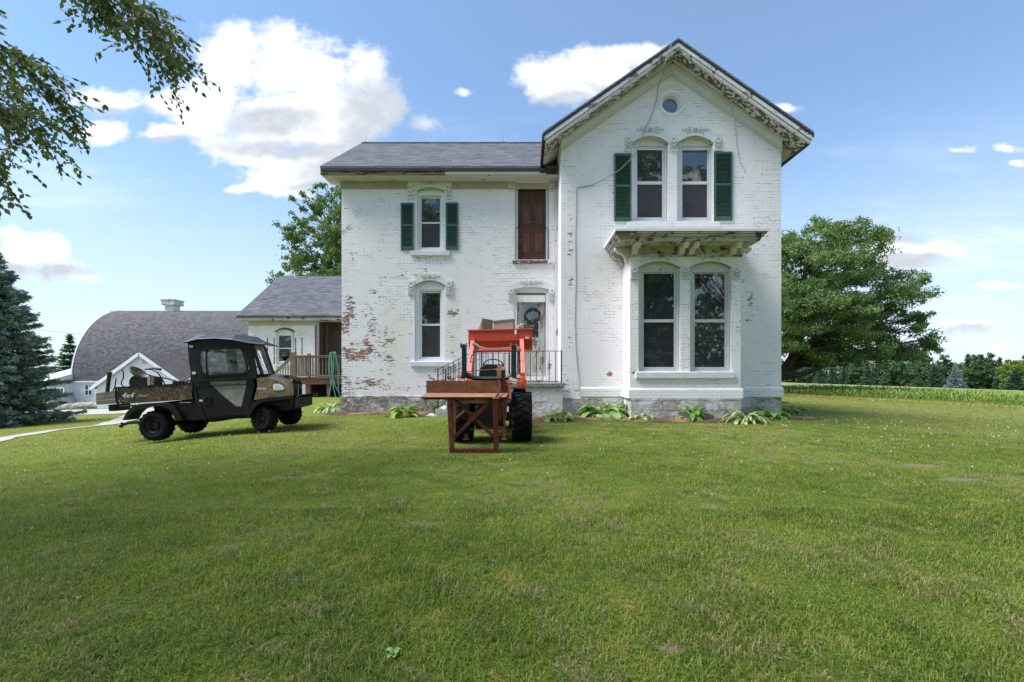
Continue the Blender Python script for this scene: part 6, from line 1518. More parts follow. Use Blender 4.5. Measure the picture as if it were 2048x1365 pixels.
def loop_frame(L, w_, y0, y1, nm, matl=BLK, close=True):
    m = MB(); P_ = up(L); n = len(P_)
    for i in range(n if close else n-1): a, b = P_[i], P_[(i+1) % n]; m.bar((a[0], (y0+y1)/2, a[1]), (b[0], (y0+y1)/2, b[1]), w_, y1-y0, up=(0,1,0))
    return m.build(nm, matl, utv)
loop_frame([(950,290),(1130,277),(1240,275),(1262,292),(1290,380),(1300,430),(1280,465),(1130,474),(988,483),(962,468),(950,380)], .035, YN-.018, YN-.001, 'window_frame')
loop_frame([(995,285),(1000,484)], .018, YN-.010, YN+.015, 'window_divider', close=False)
loop_frame([(940,520),(1330,498)], .045, YN-.02, YN-.001, 'door_rail', close=False)
loop_frame([(915,560),(1350,545),(1296,762),(985,775),(930,640)], .022, YN-.012, YN-.001, 'door_edge')
m = MB(); m.lathe([(.075,-.001),(.078,-.012),(.06,-.016),(.055,.004),(.001,.006)], (UX(1010),YN-.002,UZ(655)), 'y', 20); m.box(UX(985), UX(1040), YN-.03, YN-.003, UZ(690), UZ(684)); m.build('door_handle', simple('handle_black', (.01,.01,.01), .3), utv)
for (a, b) in ((885,268),(905,462)):
    m = MB(); m.box(UX(a-10), UX(a+16), YN-.012, YN-.001, UZ(b+10), UZ(b-8)); m.build('hinge', simple('cream_tape', (.62,.57,.42), .6), utv)
m = MB(); m.box(UX(946), UX(970), YN-.006, YN-.001, UZ(672), UZ(657)); m.build('sticker', simple('cream_sticker', (.62,.60,.48), .6), utv)
for (a, b) in ((1176,375),(1208,386)):
    m = MB(); m.box(UX(a-9), UX(a+9), YN-.008, YN+.018, UZ(b+5), UZ(b-5)); m.box(UX(a-4), UX(a+0), YN-.009, YN+.017, UZ(b+12), UZ(b-12)); m.build('window_catch', BLK, utv)
# windscreen: three panels following the curved front
pl = [(YN+.02, 1322, 1398), (YN+.4, 0, 0)]
XW = [(YN+.03, -5.67, -5.46), (YN+.35, -5.72, -5.50), (10.25, -5.82, -5.60), (YFR-.35, -5.95, -5.74), (YFR-.03, -6.09, -5.88)]
m = MB(); m2 = MB(); zt_, zb_ = UZ(250)+.0, UZ(475)
vs = [(xt, y, zt_) for y, xt, xb in XW]+[(xb, y, zb_) for y, xt, xb in XW]
m.add(vs, [(i, i+1, i+6, i+5) for i in range(4)]); m.build('windscreen', glassmat('windscreen_glass', .22, (.8,.84,.84), .02, (.55,.62,.62), .14), utv, smooth=True, solid=False)
for i in (0, 4): m2.bar((XW[i][1], XW[i][0], zt_), (XW[i][2], XW[i][0], zb_), .05, .05)
for i in range(4): m2.bar((XW[i][2], XW[i][0], zb_), (XW[i+1][2], XW[i+1][0], zb_), .05, .04); m2.bar((XW[i][1], XW[i][0], zt_), (XW[i+1][1], XW[i+1][0], zt_), .05, .04)
m2.build('windscreen_frame', BLK, utv)
m = MB(); m.prism(up([(1340,470),(1395,478),(1410,520),(1345,560)]), YN+.05, YFR-.45); m.build('dashboard', BLK, utv)
m = MB(); m.lathe([(.17,-.012),(.185,0),(.17,.012),(.155,0),(.17,-.012)], (0,0,0), 'x', 24); Mx = Matrix.Translation((UX(1310), YN+.4, UZ(470))) @ Matrix.Rotation(R(-25), 4, 'Y'); m.v = [tuple(Mx @ Vector(p)) for p in m.v]; m.build('steering_wheel', BLK, utv, smooth=True)
m = MB(); m.prism(up([(920,500),(1000,505),(1015,600),(1150,590),(1150,640),(960,650)]), YN+.15, YFR-.15); m.build('seat', simple('seat_vinyl', (.03,.03,.033), .5), utv, bevel=.02)
m = MB(); m.tube([(UX(1140),YN+.3,UZ(560)),(UX(1160),YN+.3,UZ(532)),(UX(1200),YN+.3,UZ(534)),(UX(1222),YN+.3,UZ(575))], .018, 7); m.build('grab_bar', STEEL, utv, smooth=True)
m = MB(); m.box(UX(868), UX(900), YN+.051, YFR-.051, UZ(540), UZ(455)); m.box(UX(864), UX(890), YN+.051, YFR-.051, UZ(300), UZ(245)); m.build('cab_back', BLK, utv)
# roof
yl, yr_ = YN-.07, YFR+.07
lo = up([(845,240),(950,214),(1080,208),(1200,218),(1325,242),(1432,250)], YN); hi = up([(930,186),(1000,180),(1100,176),(1210,176),(1330,208),(1425,238)], YN+.12)
m = MB(); tz_ = lambda i: (0,0,0,-.12,-.32,-.44)[i]
vs = [(a, yl, b) for a, b in lo]+[(a, YN+.12, b) for a, b in hi]+[(a+tz_(i), YFR-.12, b+.01) for i, (a, b) in enumerate(hi)]+[(a+tz_(i), yr_, b+.03) for i, (a, b) in enumerate(lo)]
k = 6; fs = []
for rw in range(3): fs += [(rw*k+i, rw*k+i+1, (rw+1)*k+i+1, (rw+1)*k+i) for i in range(k-1)]
vs += [(a, yl, b-.02) for a, b in lo]+[(a+tz_(i), yr_, b+.01) for i, (a, b) in enumerate(lo)]
fs += [(24+i, 24+i+1, i+1, i) for i in range(5)]+[(18+i, 18+i+1, 30+i+1, 30+i) for i in range(5)]+[(24+i, 30+i, 30+i+1, 24+i+1) for i in range(5)]
fs += [(0, 6, 12, 18, 30, 24), (5, 11, 17, 23, 35, 29)]
m.add(vs, fs); m.build('cab_roof', BLKG, utv, bevel=.01)
utv_parts_done = True
# load in the bed -------------------------------------------------------
YB = 10.05
OLDW = wood('old_grey_timber', (.11,.085,.06), (.27,.20,.14), 'x')
m = MB(); L_ = up([(190,612),(340,592),(342,682),(192,696)], YB)
for i in range(3):
    f0, f1 = i/3, (i+1)/3-.02; a, b, c, d = L_
    def lp_(p, q_, t): return (p[0]+(q_[0]-p[0])*t, p[1]+(q_[1]-p[1])*t)
    m.prism([lp_(a,d,f0), lp_(b,c,f0), lp_(b,c,f1), lp_(a,d,f1)], YB, YB+.05)
m.hexa([(L_[0][0],YB+.05,L_[3][1]),(L_[1][0],YB+.05,L_[2][1]),(L_[1][0],YB+.75,L_[2][1]),(L_[0][0],YB+.75,L_[3][1]),(L_[0][0],YB+.05,L_[3][1]+.03),(L_[1][0],YB+.05,L_[2][1]+.03),(L_[1][0],YB+.75,L_[2][1]+.03),(L_[0][0],YB+.75,L_[3][1]+.03)])
m.prism(L_, YB+.75, YB+.79)
tag(m.build('timber_crate', OLDW), 'weathered grey brown timber crate sticking out behind the vehicle bed', 'crate')
m = MB(); m.prism(up([(248,697),(300,694),(298,745),(252,745)], YB), YB+.1, YB+.5); tag(m.build('hitch_block', BLK, bevel=.01), 'dark block hanging under the timber crate behind the vehicle', 'block')
m = MB(); m.tube([(UX(212,YB),YB+.2,UZ(606,YB)),(UX(228,YB),YB+.2,UZ(462,YB))], .038, 10); m.tube([(UX(227.5,YB),YB+.2,UZ(468,YB)),(UX(229,YB),YB+.2,UZ(455,YB))], .05, 10); tag(m.build('iron_pipe', simple('dark_pipe', (.03,.028,.028), .5), smooth=True), 'short dark iron pipe standing upright in the timber crate', 'pipe')
m = MB(); m.tube([(UX(183,YB),YB+.3,UZ(640,YB)),(UX(190,YB),YB+.3,UZ(560,YB)),(UX(215,YB),YB+.3,UZ(470,YB))], .012, 6); tag(m.build('plastic_strip', simple('pale_blue_strip', (.5,.58,.62), .4)), 'thin pale blue plastic strip leaning beside the iron pipe', 'strip')
m = MB(); m.tube([(UX(236,YB),YB+.25,UZ(606,YB)),(UX(255,YB),YB+.25,UZ(560,YB)),(UX(263,YB),YB+.25,UZ(502,YB))], .012, 6); tag(m.build('bent_rod', IRON), 'thin bent dark rod standing in the timber crate right of the pipe', 'rod')
# tin tractor seat and reel
TIN = simple('old_camo_seat', (.15,.12,.08), .5, .5, 16, metal=.2, dirt=(.04,.03,.02), dirt_amt=.8)
m = MB(); m.lathe([(.001,.0),(.10,.01),(.17,.045),(.20,.09),(.205,.075),(.175,.03),(.10,-.005),(.001,-.015)], (0,0,0), 'z', 26); Mx = Matrix.Translation((UX(418,YB), YB+.25, UZ(478,YB))) @ Matrix.Rotation(R(38), 4, 'Y') @ Matrix.Diagonal((1,.85,1,1)); m.v = [tuple(Mx @ Vector(p)) for p in m.v]
seat_t = m.build('old_seat', TIN, smooth=True); tag(seat_t, 'round brown mottled tin seat tilted up at the rear of the vehicle bed', 'seat')
reel = thing('hose_reel', 'black drum reel with curved side bars behind the tilted tin seat', 'reel', (UX(440,YB), YB+.35, UZ(560,YB)))
m = MB(); m.lathe([(.001,0),(.17,0),(.17,.03),(.12,.035),(.12,.30),(.17,.305),(.17,.335),(.001,.335)], (UX(445,YB), YB+.15, UZ(535,YB)), 'y', 24); m.build('drum', BLK, reel, smooth=True)
m = MB(); m.tube([(UX(365,YB),YB+.1,UZ(565,YB)),(UX(345,YB),YB+.1,UZ(545,YB)),(UX(350,YB),YB+.1,UZ(520,YB)),(UX(362,YB),YB+.1,UZ(500,YB)),(UX(362,YB),YB+.1,UZ(460,YB)),(UX(352,YB),YB+.1,UZ(440,YB))], .012, 6); m.build('frame', IRON, reel)
m = MB(); m.box(UX(480,YB), UX(548,YB), YB+.1, YB+.5, UZ(560,YB), UZ(492,YB)); tag(m.build('battery_box', BLK, bevel=.015), 'square black box between the reel and the upright planks', 'box')
for (a, b, t, lb) in ((553,570,487,'left one of two short pale planks standing in the vehicle bed'), (576,598,484,'right one of two short grey planks standing in the vehicle bed')):
    m = MB(); m.box(UX(a,YB), UX(b,YB), YB+.05, YB+.10, UZ(565,YB), UZ(t,YB)); tag(m.build('plank', OLDW if a > 560 else simple('pale_plank', (.42,.38,.30), .8)), lb, 'plank', 'short planks in the bed')
tr_ = thing('string_trimmer', 'long black garden trimmer lying over the bed with its handle raised', 'trimmer', (UX(640,YB), YB+.3, UZ(540,YB)))
m = MB(); m.tube([(UX(470,YB),YB+.2,UZ(462,YB)),(UX(560,YB),YB+.22,UZ(490,YB)),(UX(650,YB),YB+.25,UZ(505,YB)),(UX(745,YB),YB+.3,UZ(535,YB))], .014, 7); m.build('shaft', simple('shaft_black', (.05,.05,.055), .35, metal=.5), tr_, smooth=True)
m = MB(); m.tube([(UX(500,YB),YB+.2,UZ(434,YB)),(UX(548,YB),YB+.2,UZ(438,YB)),(UX(590,YB),YB+.2,UZ(462,YB)),(UX(620,YB),YB+.2,UZ(505,YB)),(UX(640,YB),YB+.2,UZ(545,YB))], .013, 7)
m.tube([(UX(492,YB),YB+.2,UZ(436,YB)),(UX(530,YB),YB+.2,UZ(430,YB)),(UX(565,YB),YB+.2,UZ(428,YB)),(UX(612,YB),YB+.2,UZ(440,YB))], .018, 7); m.tube([(UX(575,YB),YB+.2,UZ(430,YB)),(UX(612,YB),YB+.2,UZ(436,YB))], .028, 8); m.build('handlebar', IRON, tr_, smooth=True)
m = MB(); m.box(UX(695,YB), UX(750,YB), YB+.2, YB+.38, UZ(548,YB), UZ(522,YB)); m.build('motor', BLK, tr_, bevel=.015)
m = MB(); m.tube([(UX(778,YB),YB+.3,UZ(548,YB)),(UX(782,YB),YB+.3,UZ(525,YB)),(UX(800,YB),YB+.3,UZ(517,YB)),(UX(826,YB),YB+.3,UZ(522,YB)),(UX(838,YB),YB+.3,UZ(540,YB))], .016, 7); tag(m.build('carry_handle', IRON, smooth=True), 'small black loop handle showing above the bed next to the cab', 'handle')
m = MB(); m.tube([(UX(880,YN+.1),YN+.1,UZ(545,YN+.1)),(UX(880,YN+.1),YN+.1,UZ(505,YN+.1))], .014, 6); m.tube([(UX(872,YN+.1),YN+.1,UZ(508,YN+.1)),(UX(892,YN+.1),YN+.1,UZ(506,YN+.1))], .014, 6); m.build('bed_latch', STEEL, utv)
# ---------------------------------------------------------------- red tractor seen from behind
RED = simple('orange_red_paint', (.62,.075,.035), .4, .12, 5, dirt=(.30,.10,.06), dirt_amt=.35, spec=.5)
REDF = simple('faded_pink_red_paint', (.72,.20,.14), .5, .15, 5, dirt=(.45,.16,.12), dirt_amt=.4)
AMB = simple('amber_lens', (.75,.22,.03), .3); RLENS = simple('red_lens', (.45,.02,.02), .3)
ROPS = simple('rollbar_black', (.016,.021,.028), .45, .2, 8)
TX0, TY0 = -.60, 8.3; tg = gz(TX0, TY0)
trac = thing('compact_tractor', 'small orange red tractor seen from behind with its front loader raised', 'tractor', (TX0, TY0, tg))
rr_ = .452; tcz = tg+rr_-.012
tyre(X(1044,TY0), TY0-.0, tcz, rr_, .30, .22, trac, 22, lugh=.03) if False else None
def tyre_x(cx, cy, cz, r, w, rr, nm='wheel', lugs=22):
    """a wheel whose axle lies across the picture, with chevron bars"""
    m = MB(); h = w/2; q = r-.028; c = Vector((cx, cy, cz))
    m.lathe([(rr,-h*.7),(rr+.03,-h*.92),((rr+q)/2,-h*1.02),(q-.03,-h*.98),(q,-h*.85),(q+.004,0),(q,h*.85),(q-.03,h*.98),((rr+q)/2,h*1.02),(rr+.03,h*.92),(rr,h*.7),(rr-.01,0),(rr,-h*.7)], c, 'x', 48)
    for k in range(lugs):
        for s in (-1, 1):
            t0 = -2*math.pi*(k+(.5 if s > 0 else 0))/lugs; P_ = []
            for (dt, xx, rad) in ((0,-.06,q-.005),(.015,-.06,r),(.075,-.06,r),(.09,-.06,q-.005),(.17,.99,q-.03),(.19,.97,r-.012),(.27,.97,r-.012),(.29,.99,q-.04)):
                t = t0+dt*1.05; P_.append((c.x+s*xx*h, c.y+rad*math.cos(t), c.z+rad*math.sin(t)))
            m.add(P_, [(0,1,2,3),(7,6,5,4),(0,4,5,1),(1,5,6,2),(2,6,7,3),(3,7,4,0)])
    o = m.build(nm, RUB, trac)
    m = MB(); m.lathe([(rr,-h*.7),(rr-.03,-h*.5),(rr-.05,0),(.05,.0),(.001,.0)], c, 'x', 28); m.build('rim', REDF, o, smooth=True); return o
tyre_x(X(1044,TY0), TY0, tcz, rr_, .35, .21); tyre_x(X(926,TY0), TY0, tcz, rr_, .35, .21)
tyre_x(-.98, 9.95, gz(-.9,9.95)+.30, .31, .2, .15, lugs=18); tyre_x(-.26, 9.95, gz(-.3,9.95)+.30, .31, .2, .15, lugs=18)
m = MB(); m.box(-.82, -.38, 7.95, 9.3, .42, .78); m.tube([(-1.1,8.3,tcz),(-.1,8.3,tcz)], .08, 10); m.box(-.72, -.48, 9.3, 10.4, .45, .65); m.tube([(-1.0,9.95,gz(-.6,9.95)+.3),(-.24,9.95,gz(-.6,9.95)+.3)], .045, 8); m.build('chassis', simple('dark_casting', (.014,.010,.010), .6, spec=.2), trac, bevel=.01)
m = MB(); m.box(-.86, -.34, 9.25, 10.45, .66, 1.12); m.hexa([(-.86,9.25,1.1205),(-.34,9.25,1.1205),(-.34,10.45,1.1205),(-.86,10.45,1.1205),(-.80,9.3,1.24),(-.40,9.3,1.24),(-.42,10.3,1.2),(-.78,10.3,1.2)]); m.build('bonnet', RED, trac, bevel=.03)
m = MB(); m.box(-.80, -.40, 9.05, 9.24, .8, 1.33); m.build('dash_console', BLK, trac, bevel=.03)
m = MB(); m.box(-.92, -.28, 7.95, 9.2, .785, .83); m.build('platform', BLK, trac)
for s, xa in ((-1, X(926,TY0)), (1, X(1044,TY0))):
    m = MB(); n = 10; x0, x1 = (xa-.12, xa+.16) if s < 0 else (xa-.16, xa+.06)
    O_ = [(TY0+.52*math.cos(R(12+88*i/n)), tcz+.52*math.sin(R(12+88*i/n))*.98+.0) for i in range(n+1)]; I_ = [(TY0+.49*math.cos(R(12+88*i/n)), tcz+.49*math.sin(R(12+88*i/n))*.98) for i in range(n+1)]
    m.prism(O_+I_[::-1], x0, x1, 'x'); xi = x1 if s < 0 else x0; m.box(min(xi, xi+s*-.02), max(xi, xi+s*-.02), TY0-.42, TY0+.4, .79, tcz+.44)
    m.build('mudguard', BLK, trac)
m = MB(); m.hexa([(X(1033,8.0),7.9,Z(771,8)),(X(1046,8.0),7.9,Z(776,8)),(X(1046,8.0),8.05,Z(776,8)),(X(1033,8.0),8.05,Z(771,8)),(X(1033,8),7.9,Z(762,8)),(X(1045,8),7.9,Z(764,8)),(X(1045,8),8.05,Z(764,8)),(X(1033,8),8.05,Z(762,8))]); m.box(X(1046.5,8), X(1053,8), 7.92, 8.0, Z(778,8), Z(768,8)); m.build('mudguard_tip', RED, trac, bevel=.01)
m = MB(); m.box(X(1019,8), X(1026,8), 7.88, 7.94, Z(770,8), Z(765.5,8)); m.build('tail_light', RLENS, trac, bevel=.004)
m = MB(); m.box(X(912,8), X(917,8), 7.88, 7.94, Z(766,8), Z(762,8)); m.build('tail_light', RLENS, trac)
YR_ = 8.35
for a, b, c, d in ((914.5,922.5,757,750.5), (1041,1047.5,763,754.5)):
    m = MB(); m.box(X(a,YR_), X(b,YR_), YR_-.06, YR_-.02, Z(c,YR_), Z(d,YR_)); m.build('indicator', AMB, trac, bevel=.006)
m = MB(); m.bar((X(905,YR_)+.1,YR_,Z(755,YR_)), (X(927,YR_),YR_,Z(754,YR_)), .02); m.bar((X(1030,YR_),YR_,Z(757,YR_)), (X(1044,YR_),YR_,Z(759,YR_)), .02)
m.build('lamp_bracket', BLK, trac)
for (a, b) in ((891+10*4.3,753.5), (1037,753), (1022,758)):
    if a < 950: continue
    m = MB(); m.lathe([(.001,-.03),(.035,-.03),(.03,.03),(.001,.04)], (X(a,8.2), 8.2, Z(b,8.2)), 'y', 12); m.build('work_lamp', simple('lamp_glass', (.85,.72,.5), .2), trac, smooth=True)
# roll bar: a U of square tube
U_ = [(927.5,689),(928.5,700),(929,742),(932,748),(938,753),(948,756.5),(965,758),(1000,758),(1012,756.5),(1020,753),(1026,746),(1028,740),(1028,700),(1028,690)]
m = MB(); m.tube([(X(a,YR_), YR_, Z(b,YR_)) for a, b in U_], [.045]*2+[.043]*10+[.045]*2, 4, True)
for a in (928.5, 1028): m.box(X(a,YR_)-.048, X(a,YR_)+.048, YR_-.05, YR_+.05, Z(757,YR_), Z(744,YR_)); m.box(X(a,YR_)-.04, X(a,YR_)+.04, YR_-.045, YR_+.045, Z(745,YR_), Z(691,YR_))
m.build('roll_bar', ROPS, trac, bevel=.006)
for a in (927.5, 1027.5):
    m = MB(); m.box(X(a,YR_)-.055, X(a,YR_)-.042, YR_-.06, YR_+.06, Z(697,YR_), Z(687,YR_)); m.box(X(a,YR_)+.042, X(a,YR_)+.055, YR_-.06, YR_+.06, Z(697,YR_), Z(687,YR_)); m.tube([(X(a,YR_)-.075, YR_-.02, Z(692,YR_)), (X(a,YR_)+.075, YR_-.02, Z(692,YR_))], .010, 6); m.build('roll_bar_hinge', STEEL, trac)
m = MB(); YS = 8.75
m.prism([(X(957,YS),Z(756,YS)),(X(1001,YS),Z(756,YS)),(X(1002,YS),Z(742,YS)),(X(998,YS),Z(733,YS)),(X(990,YS),Z(730,YS)),(X(969,YS),Z(730,YS)),(X(961,YS),Z(734,YS)),(X(958,YS),Z(744,YS))], YS, YS+.1); m.box(X(957,YS), X(1001,YS), YS+.1, YS+.5, .95, 1.06); m.build('seat', simple('black_seat', (.012,.012,.013), .45), trac, bevel=.025)
m = MB(); m.lathe([(.19,-.012),(.202,0),(.19,.012),(.178,0),(.19,-.012)], (0,0,0), 'z', 28); m.bar((-.18,0,0), (.18,0,0), .02, .01); m.tube([(0,0,0),(0,0,-.3)], .02, 6)
Mx = Matrix.Translation((X(987,9.1), 9.1, Z(730,9.1)+.0)) @ Matrix.Rotation(R(-32), 4, 'X'); m.v = [tuple(Mx @ Vector(p)) for p in m.v]; m.build('steering_wheel', BLK, trac, smooth=True)
# loader
ld = [((X(940,9.3),9.3,Z(757,9.3)), (X(938.5,9.35),9.35,Z(750,9.35)), (X(945.5,10.3),10.3,Z(684,10.3))), ((X(1045.5,9.3),9.3,Z(757,9.3)), (X(1046,9.35),9.35,Z(750,9.35)), (X(1043.5,10.3),10.3,Z(681,10.3)))]
for i, (a, b, c) in enumerate(ld):
    m = MB(); m.bar(b, c, .085, .10); m.lathe([(.001,-.05),(.045,-.05),(.045,.05),(.001,.05)], c, 'x', 14); m.build('loader_arm', REDF, trac, bevel=.006)
    m = MB(); m.box(a[0]-.06, a[0]+.06, 9.2, 9.45, .6, a[2]+.03); m.box(a[0]-.075, a[0]+.075, 9.18, 9.3, a[2]-.12, a[2]-.02); m.build('loader_tower', RED, trac, bevel=.01)
    m = MB(); s = 1 if i == 0 else -1; m.tube([(a[0]+s*.07,9.25,a[2]-.25),(c[0]+s*.05,10.0,c[2]-.28)], .028, 8); m.tube([(a[0]+s*.07+(c[0]-a[0])*.5,9.62,(a[2]+c[2])/2-.25),(c[0]+s*.05,10.1,c[2]-.2)], .014, 8); m.build('loader_cylinder', BLK if i else STEEL, trac)
m = MB(); m.tube([(ld[0][2][0],10.1,Z(702,10.1)),(ld[1][2][0],10.1,Z(701,10.1))], .035, 10); m.build('cross_tube', RED, trac)
m = MB(); YH = 10.0
for k in range(4):
    dz_ = k*.9; m.tube([(X(945,YH),YH-.03*k,Z(686+dz_*2,YH)),(X(953,YH),YH-.03*k,Z(688+dz_,YH)),(X(960,YH),YH-.05-.02*k,Z(694+dz_,YH)),(X(975,YH),YH-.05-.02*k,Z(697.5+dz_,YH)),(X(1000,YH),YH-.05-.02*k,Z(697+dz_,YH)),(X(1022,YH),YH-.05-.02*k,Z(695.5+dz_,YH)),(X(1040,YH),YH-.03*k,Z(694+dz_,YH))], .012, 6)
m.build('hydraulic_hose', simple('hose_sheen', (.30,.24,.22), .3, .5, 7, metal=.5), trac, smooth=True)
m = MB()
for (L_) in ([(946,690),(952,694),(955,700),(950,706),(943,712),(941,725),(942,740)], [(957,693),(951,699),(946,704),(948,712)], [(1042,700),(1036,712),(1038,724),(1034,735)]): m.tube([(X(a,9.6),9.6,Z(b,9.6)) for a, b in L_], .012, 6)
m.build('return_hose', IRON, trac, smooth=True)
# bucket
b0, b1 = X(936.8,10.35), X(1064.8,10.35); zT, zM, zB = Z(662.5,10.35), Z(683,10.35), Z(702,10.5)
prof = [(10.35,zT),(10.35,zM),(10.55,zB),(11.15,zB-.02),(11.15,zB+.0),(10.565,zB+.02),(10.375,zM+.01),(10.375,zT)]
m = MB(); m.prism(prof, b0+.006, b1-.006, 'x'); m.box(b0-.01, b1+.01, 10.32, 10.385, zT-.005, zT+.028)
for xs_ in (b0-.002, b1-.01): m.prism([(10.352,zT-.006),(10.352,zM),(10.552,zB),(11.14,zB-.015),(11.1,zB+.2),(10.7,zT-.006)], xs_, xs_+.012, 'x')
m.v = [(x, y, z+(x-b0)*.022) for x, y, z in m.v]
bk_ = m.build('loader_bucket', RED, trac, bevel=.004)
m = MB(); m.box(X(1029,10.3), X(1033.5,10.3), 10.30, 10.318, Z(669,10.3), Z(661,10.3)); m.build('white_tag', simple('white_plastic', (.8,.78,.75), .5), trac)
m = MB(); m.box(X(1051,10.33), X(1058,10.33), 10.335, 10.348, Z(678,10.33), Z(674,10.33)); m.build('sticker', simple('pale_sticker', (.7,.6,.55), .5), trac)
m = MB()
for s in (ld[0][2][0], ld[1][2][0]): m.box(s-.05, s+.05, 10.25, 10.349, zM-.10, zM+.06)
m.build('bucket_bracket', RED, trac, bevel=.006)
# things standing in the bucket
YK = 10.75; fl_ = zB+.03
def slab(P_, Y0, Y1, matl, name, label, cat, tilt=0):
    m = MB(); m.prism([(X(a,Y0), Z(b,Y0)) for a, b in P_], Y0, Y1); return tag(m.build(name, matl, bevel=.003), label, cat)
BEI = simple('beige_panel', (.52,.43,.33), .8, .08, 2); EDG = simple('grey_trim', (.20,.19,.18), .7)
pp_ = thing('large_board', 'large beige panel with dark edge trim standing in the loader bucket', 'panel', (X(1007,YK), YK, fl_))
m = MB(); m.prism([(X(987,YK),Z(695,YK)),(X(1026,YK),Z(695,YK)),(X(1026,YK),Z(640.5,YK)),(X(987,YK),Z(645,YK))], YK, YK+.03); m.build('board', BEI, pp_)
m = MB(); m.bar((X(986,YK),YK-.005,Z(644,YK)), (X(1028,YK),YK-.005,Z(639.5,YK)), .04, .02, up=(0,1,0)); m.box(X(1026,YK)+.001, X(1030,YK), YK-.01, YK+.05, Z(695,YK), Z(639.5,YK)); m.build('edge_trim', EDG, pp_)
slab([(955,662),(962,644.5),(964,643.5),(976,645),(976,700),(950,700)], YK+.05, YK+.075, BEI, 'beige_offcut', 'slanted beige offcut leaning at the left end of the bucket', 'panel')
slab([(961.5,700),(963.5,638),(966,637.3),(985.5,640.5),(985,700)], YK-.12, YK-.09, wood('grey_brown_board', (.12,.09,.065), (.22,.17,.12), 'z'), 'weathered_board', 'dark grey brown board standing in front of the beige panel', 'board')
# cloth bundle and twigs at the right of the bucket
m = MB()
for k in range(16):
    t = k/16*6.28; c = Vector((X(1042,YK)+.07*math.cos(t)*(.4+.6*rnd.random()), YK-.1+.05*math.sin(t), Z(655,YK)+.05*math.sin(2*t)+rnd.uniform(-.03,.04)))
    s_ = rnd.uniform(.02,.045); m.hexa([tuple(c+Vector((a*s_,b*s_,cc*s_*.7))+Vector((rnd.uniform(-.01,.01),)*3)) for a, b, cc in ((-1,-1,-1),(1,-1,-1),(1,1,-1),(-1,1,-1),(-1,-1,1),(1,-1,1),(1,1,1),(-1,1,1))])
BW, g = mat('black_white_cloth'); g_ = g; v_ = g.noise(g.obj(), 14, 2, .5); setp(g, g.mix(g.ss(v_, .48, .52), (.02,.02,.025), (.7,.7,.72)), .8)
tag(m.build('cloth_bundle', BW, bevel=.01), 'crumpled black and white cloth at the right end of the loader bucket', 'cloth')
m = MB()
for k in range(14): a = Vector((X(1052,YK)+rnd.uniform(-.05,.05), YK-.1, Z(664,YK))); m.tube([a, a+Vector((rnd.uniform(-.07,.09), rnd.uniform(-.05,.05), rnd.uniform(.06,.17)))], .006, 4)
tag(m.build('twig_bundle', wood('red_brown_twigs', (.12,.05,.03), (.24,.11,.07), 'z')), 'handful of red brown twigs at the right edge of the bucket', 'twigs')
# ---------------------------------------------------------------- rusty implement on the rear hitch
def rustmat(name, c1, c2, c3, sc=6):
    m, g = mat(name); o = g.obj(); n = g.noise(o, sc, 6, .68); n2 = g.noise(o, sc*.35, 4, .6); n3 = g.noise(o, 60, 2, .5)
    c = g.mix(g.ss(n, .32, .68), c1, c2); c = g.mix(g.ss(n2, .52, .68)*.8, c, c3); c = g.mix(n3*.3, c, tuple(q*.4 for q in c1)); setp(g, c, .85, g.bump(n+n3*.3, .5, .004), spec=.15); return m
RUST = rustmat('rusty_plate', (.17,.065,.035), (.29,.125,.065), (.11,.065,.05)); RUSTR = rustmat('dark_red_steel', (.10,.022,.018), (.16,.04,.028), (.20,.085,.05)); RUSTL = rustmat('light_rust', (.33,.16,.09), (.42,.22,.13), (.22,.10,.06))
AF, AB = 7.05, 7.5
imp = thing('rusty_lift_frame', 'rusty steel lift frame with cross braces fixed behind the tractor', 'frame', (X(948,7.3), 7.3, gz(X(948,7.3),7.3)))
m = MB(); m.box(X(852.5,7.36), X(997,7.36), 7.36, 7.375, Z(786.5,7.36), Z(761.8,7.36)); m.build('back_plate', RUST, imp, bevel=.003)
m = MB(); zf, zk = Z(794,AF), Z(786.7,7.359)
xl0, xl1, xr0, xr1 = X(841.5,AF), X(852,7.359), X(1011.5,AF), X(1016,7.359)
m.hexa([(xl0,AF,zf-.012),(xr0,AF,zf-.012),(xr1,7.359,zk-.012),(xl1,7.359,zk-.012),(xl0,AF,zf),(xr0,AF,zf),(xr1,7.359,zk),(xl1,7.359,zk)]); m.build('shelf_plate', RUSTL, imp, bevel=.002)
m = MB(); m.hexa([(xl0+.05,AF+.02,zf-.045),(xr0-.02,AF+.02,zf-.045),(xr0-.02,AF+.08,zf-.045),(xl0+.05,AF+.08,zf-.045),(xl0,AF-.002,zf-.0125),(xr0,AF-.002,zf-.0125),(xr0,AF+.08,zf-.0125),(xl0,AF+.08,zf-.0125)]); m.build('shelf_edge', RUSTR, imp)
def fbar(a, b, w_, th, nm, matl, Y=AF+.04):
    m = MB(); m.bar((X(a[0],Y),Y,Z(a[1],Y)), (X(b[0],Y),Y,Z(b[1],Y)), w_, th, up=(0,1,0)); return m.build(nm, matl, imp, bevel=.003)
q_ = 1/132
fbar((898.5,799), (904.5,907), 9*q_, .06, 'leg', RUSTR); fbar((990,799), (993,907), 10*q_, .06, 'leg', RUSTR)
fbar((900,902.5), (997,902.5), 8.5*q_, .055, 'bottom_bar', RUSTR)
fbar((911,799), (987,874), 6.5*q_, .02, 'cross_brace', RUSTR, AF+.075); fbar((984,799), (908,876), 7*q_, .02, 'cross_brace', RUSTR, AF+.05)
fbar((898,804), (996,804), 6*q_, .03, 'top_bar', RUSTL, AF+.09)
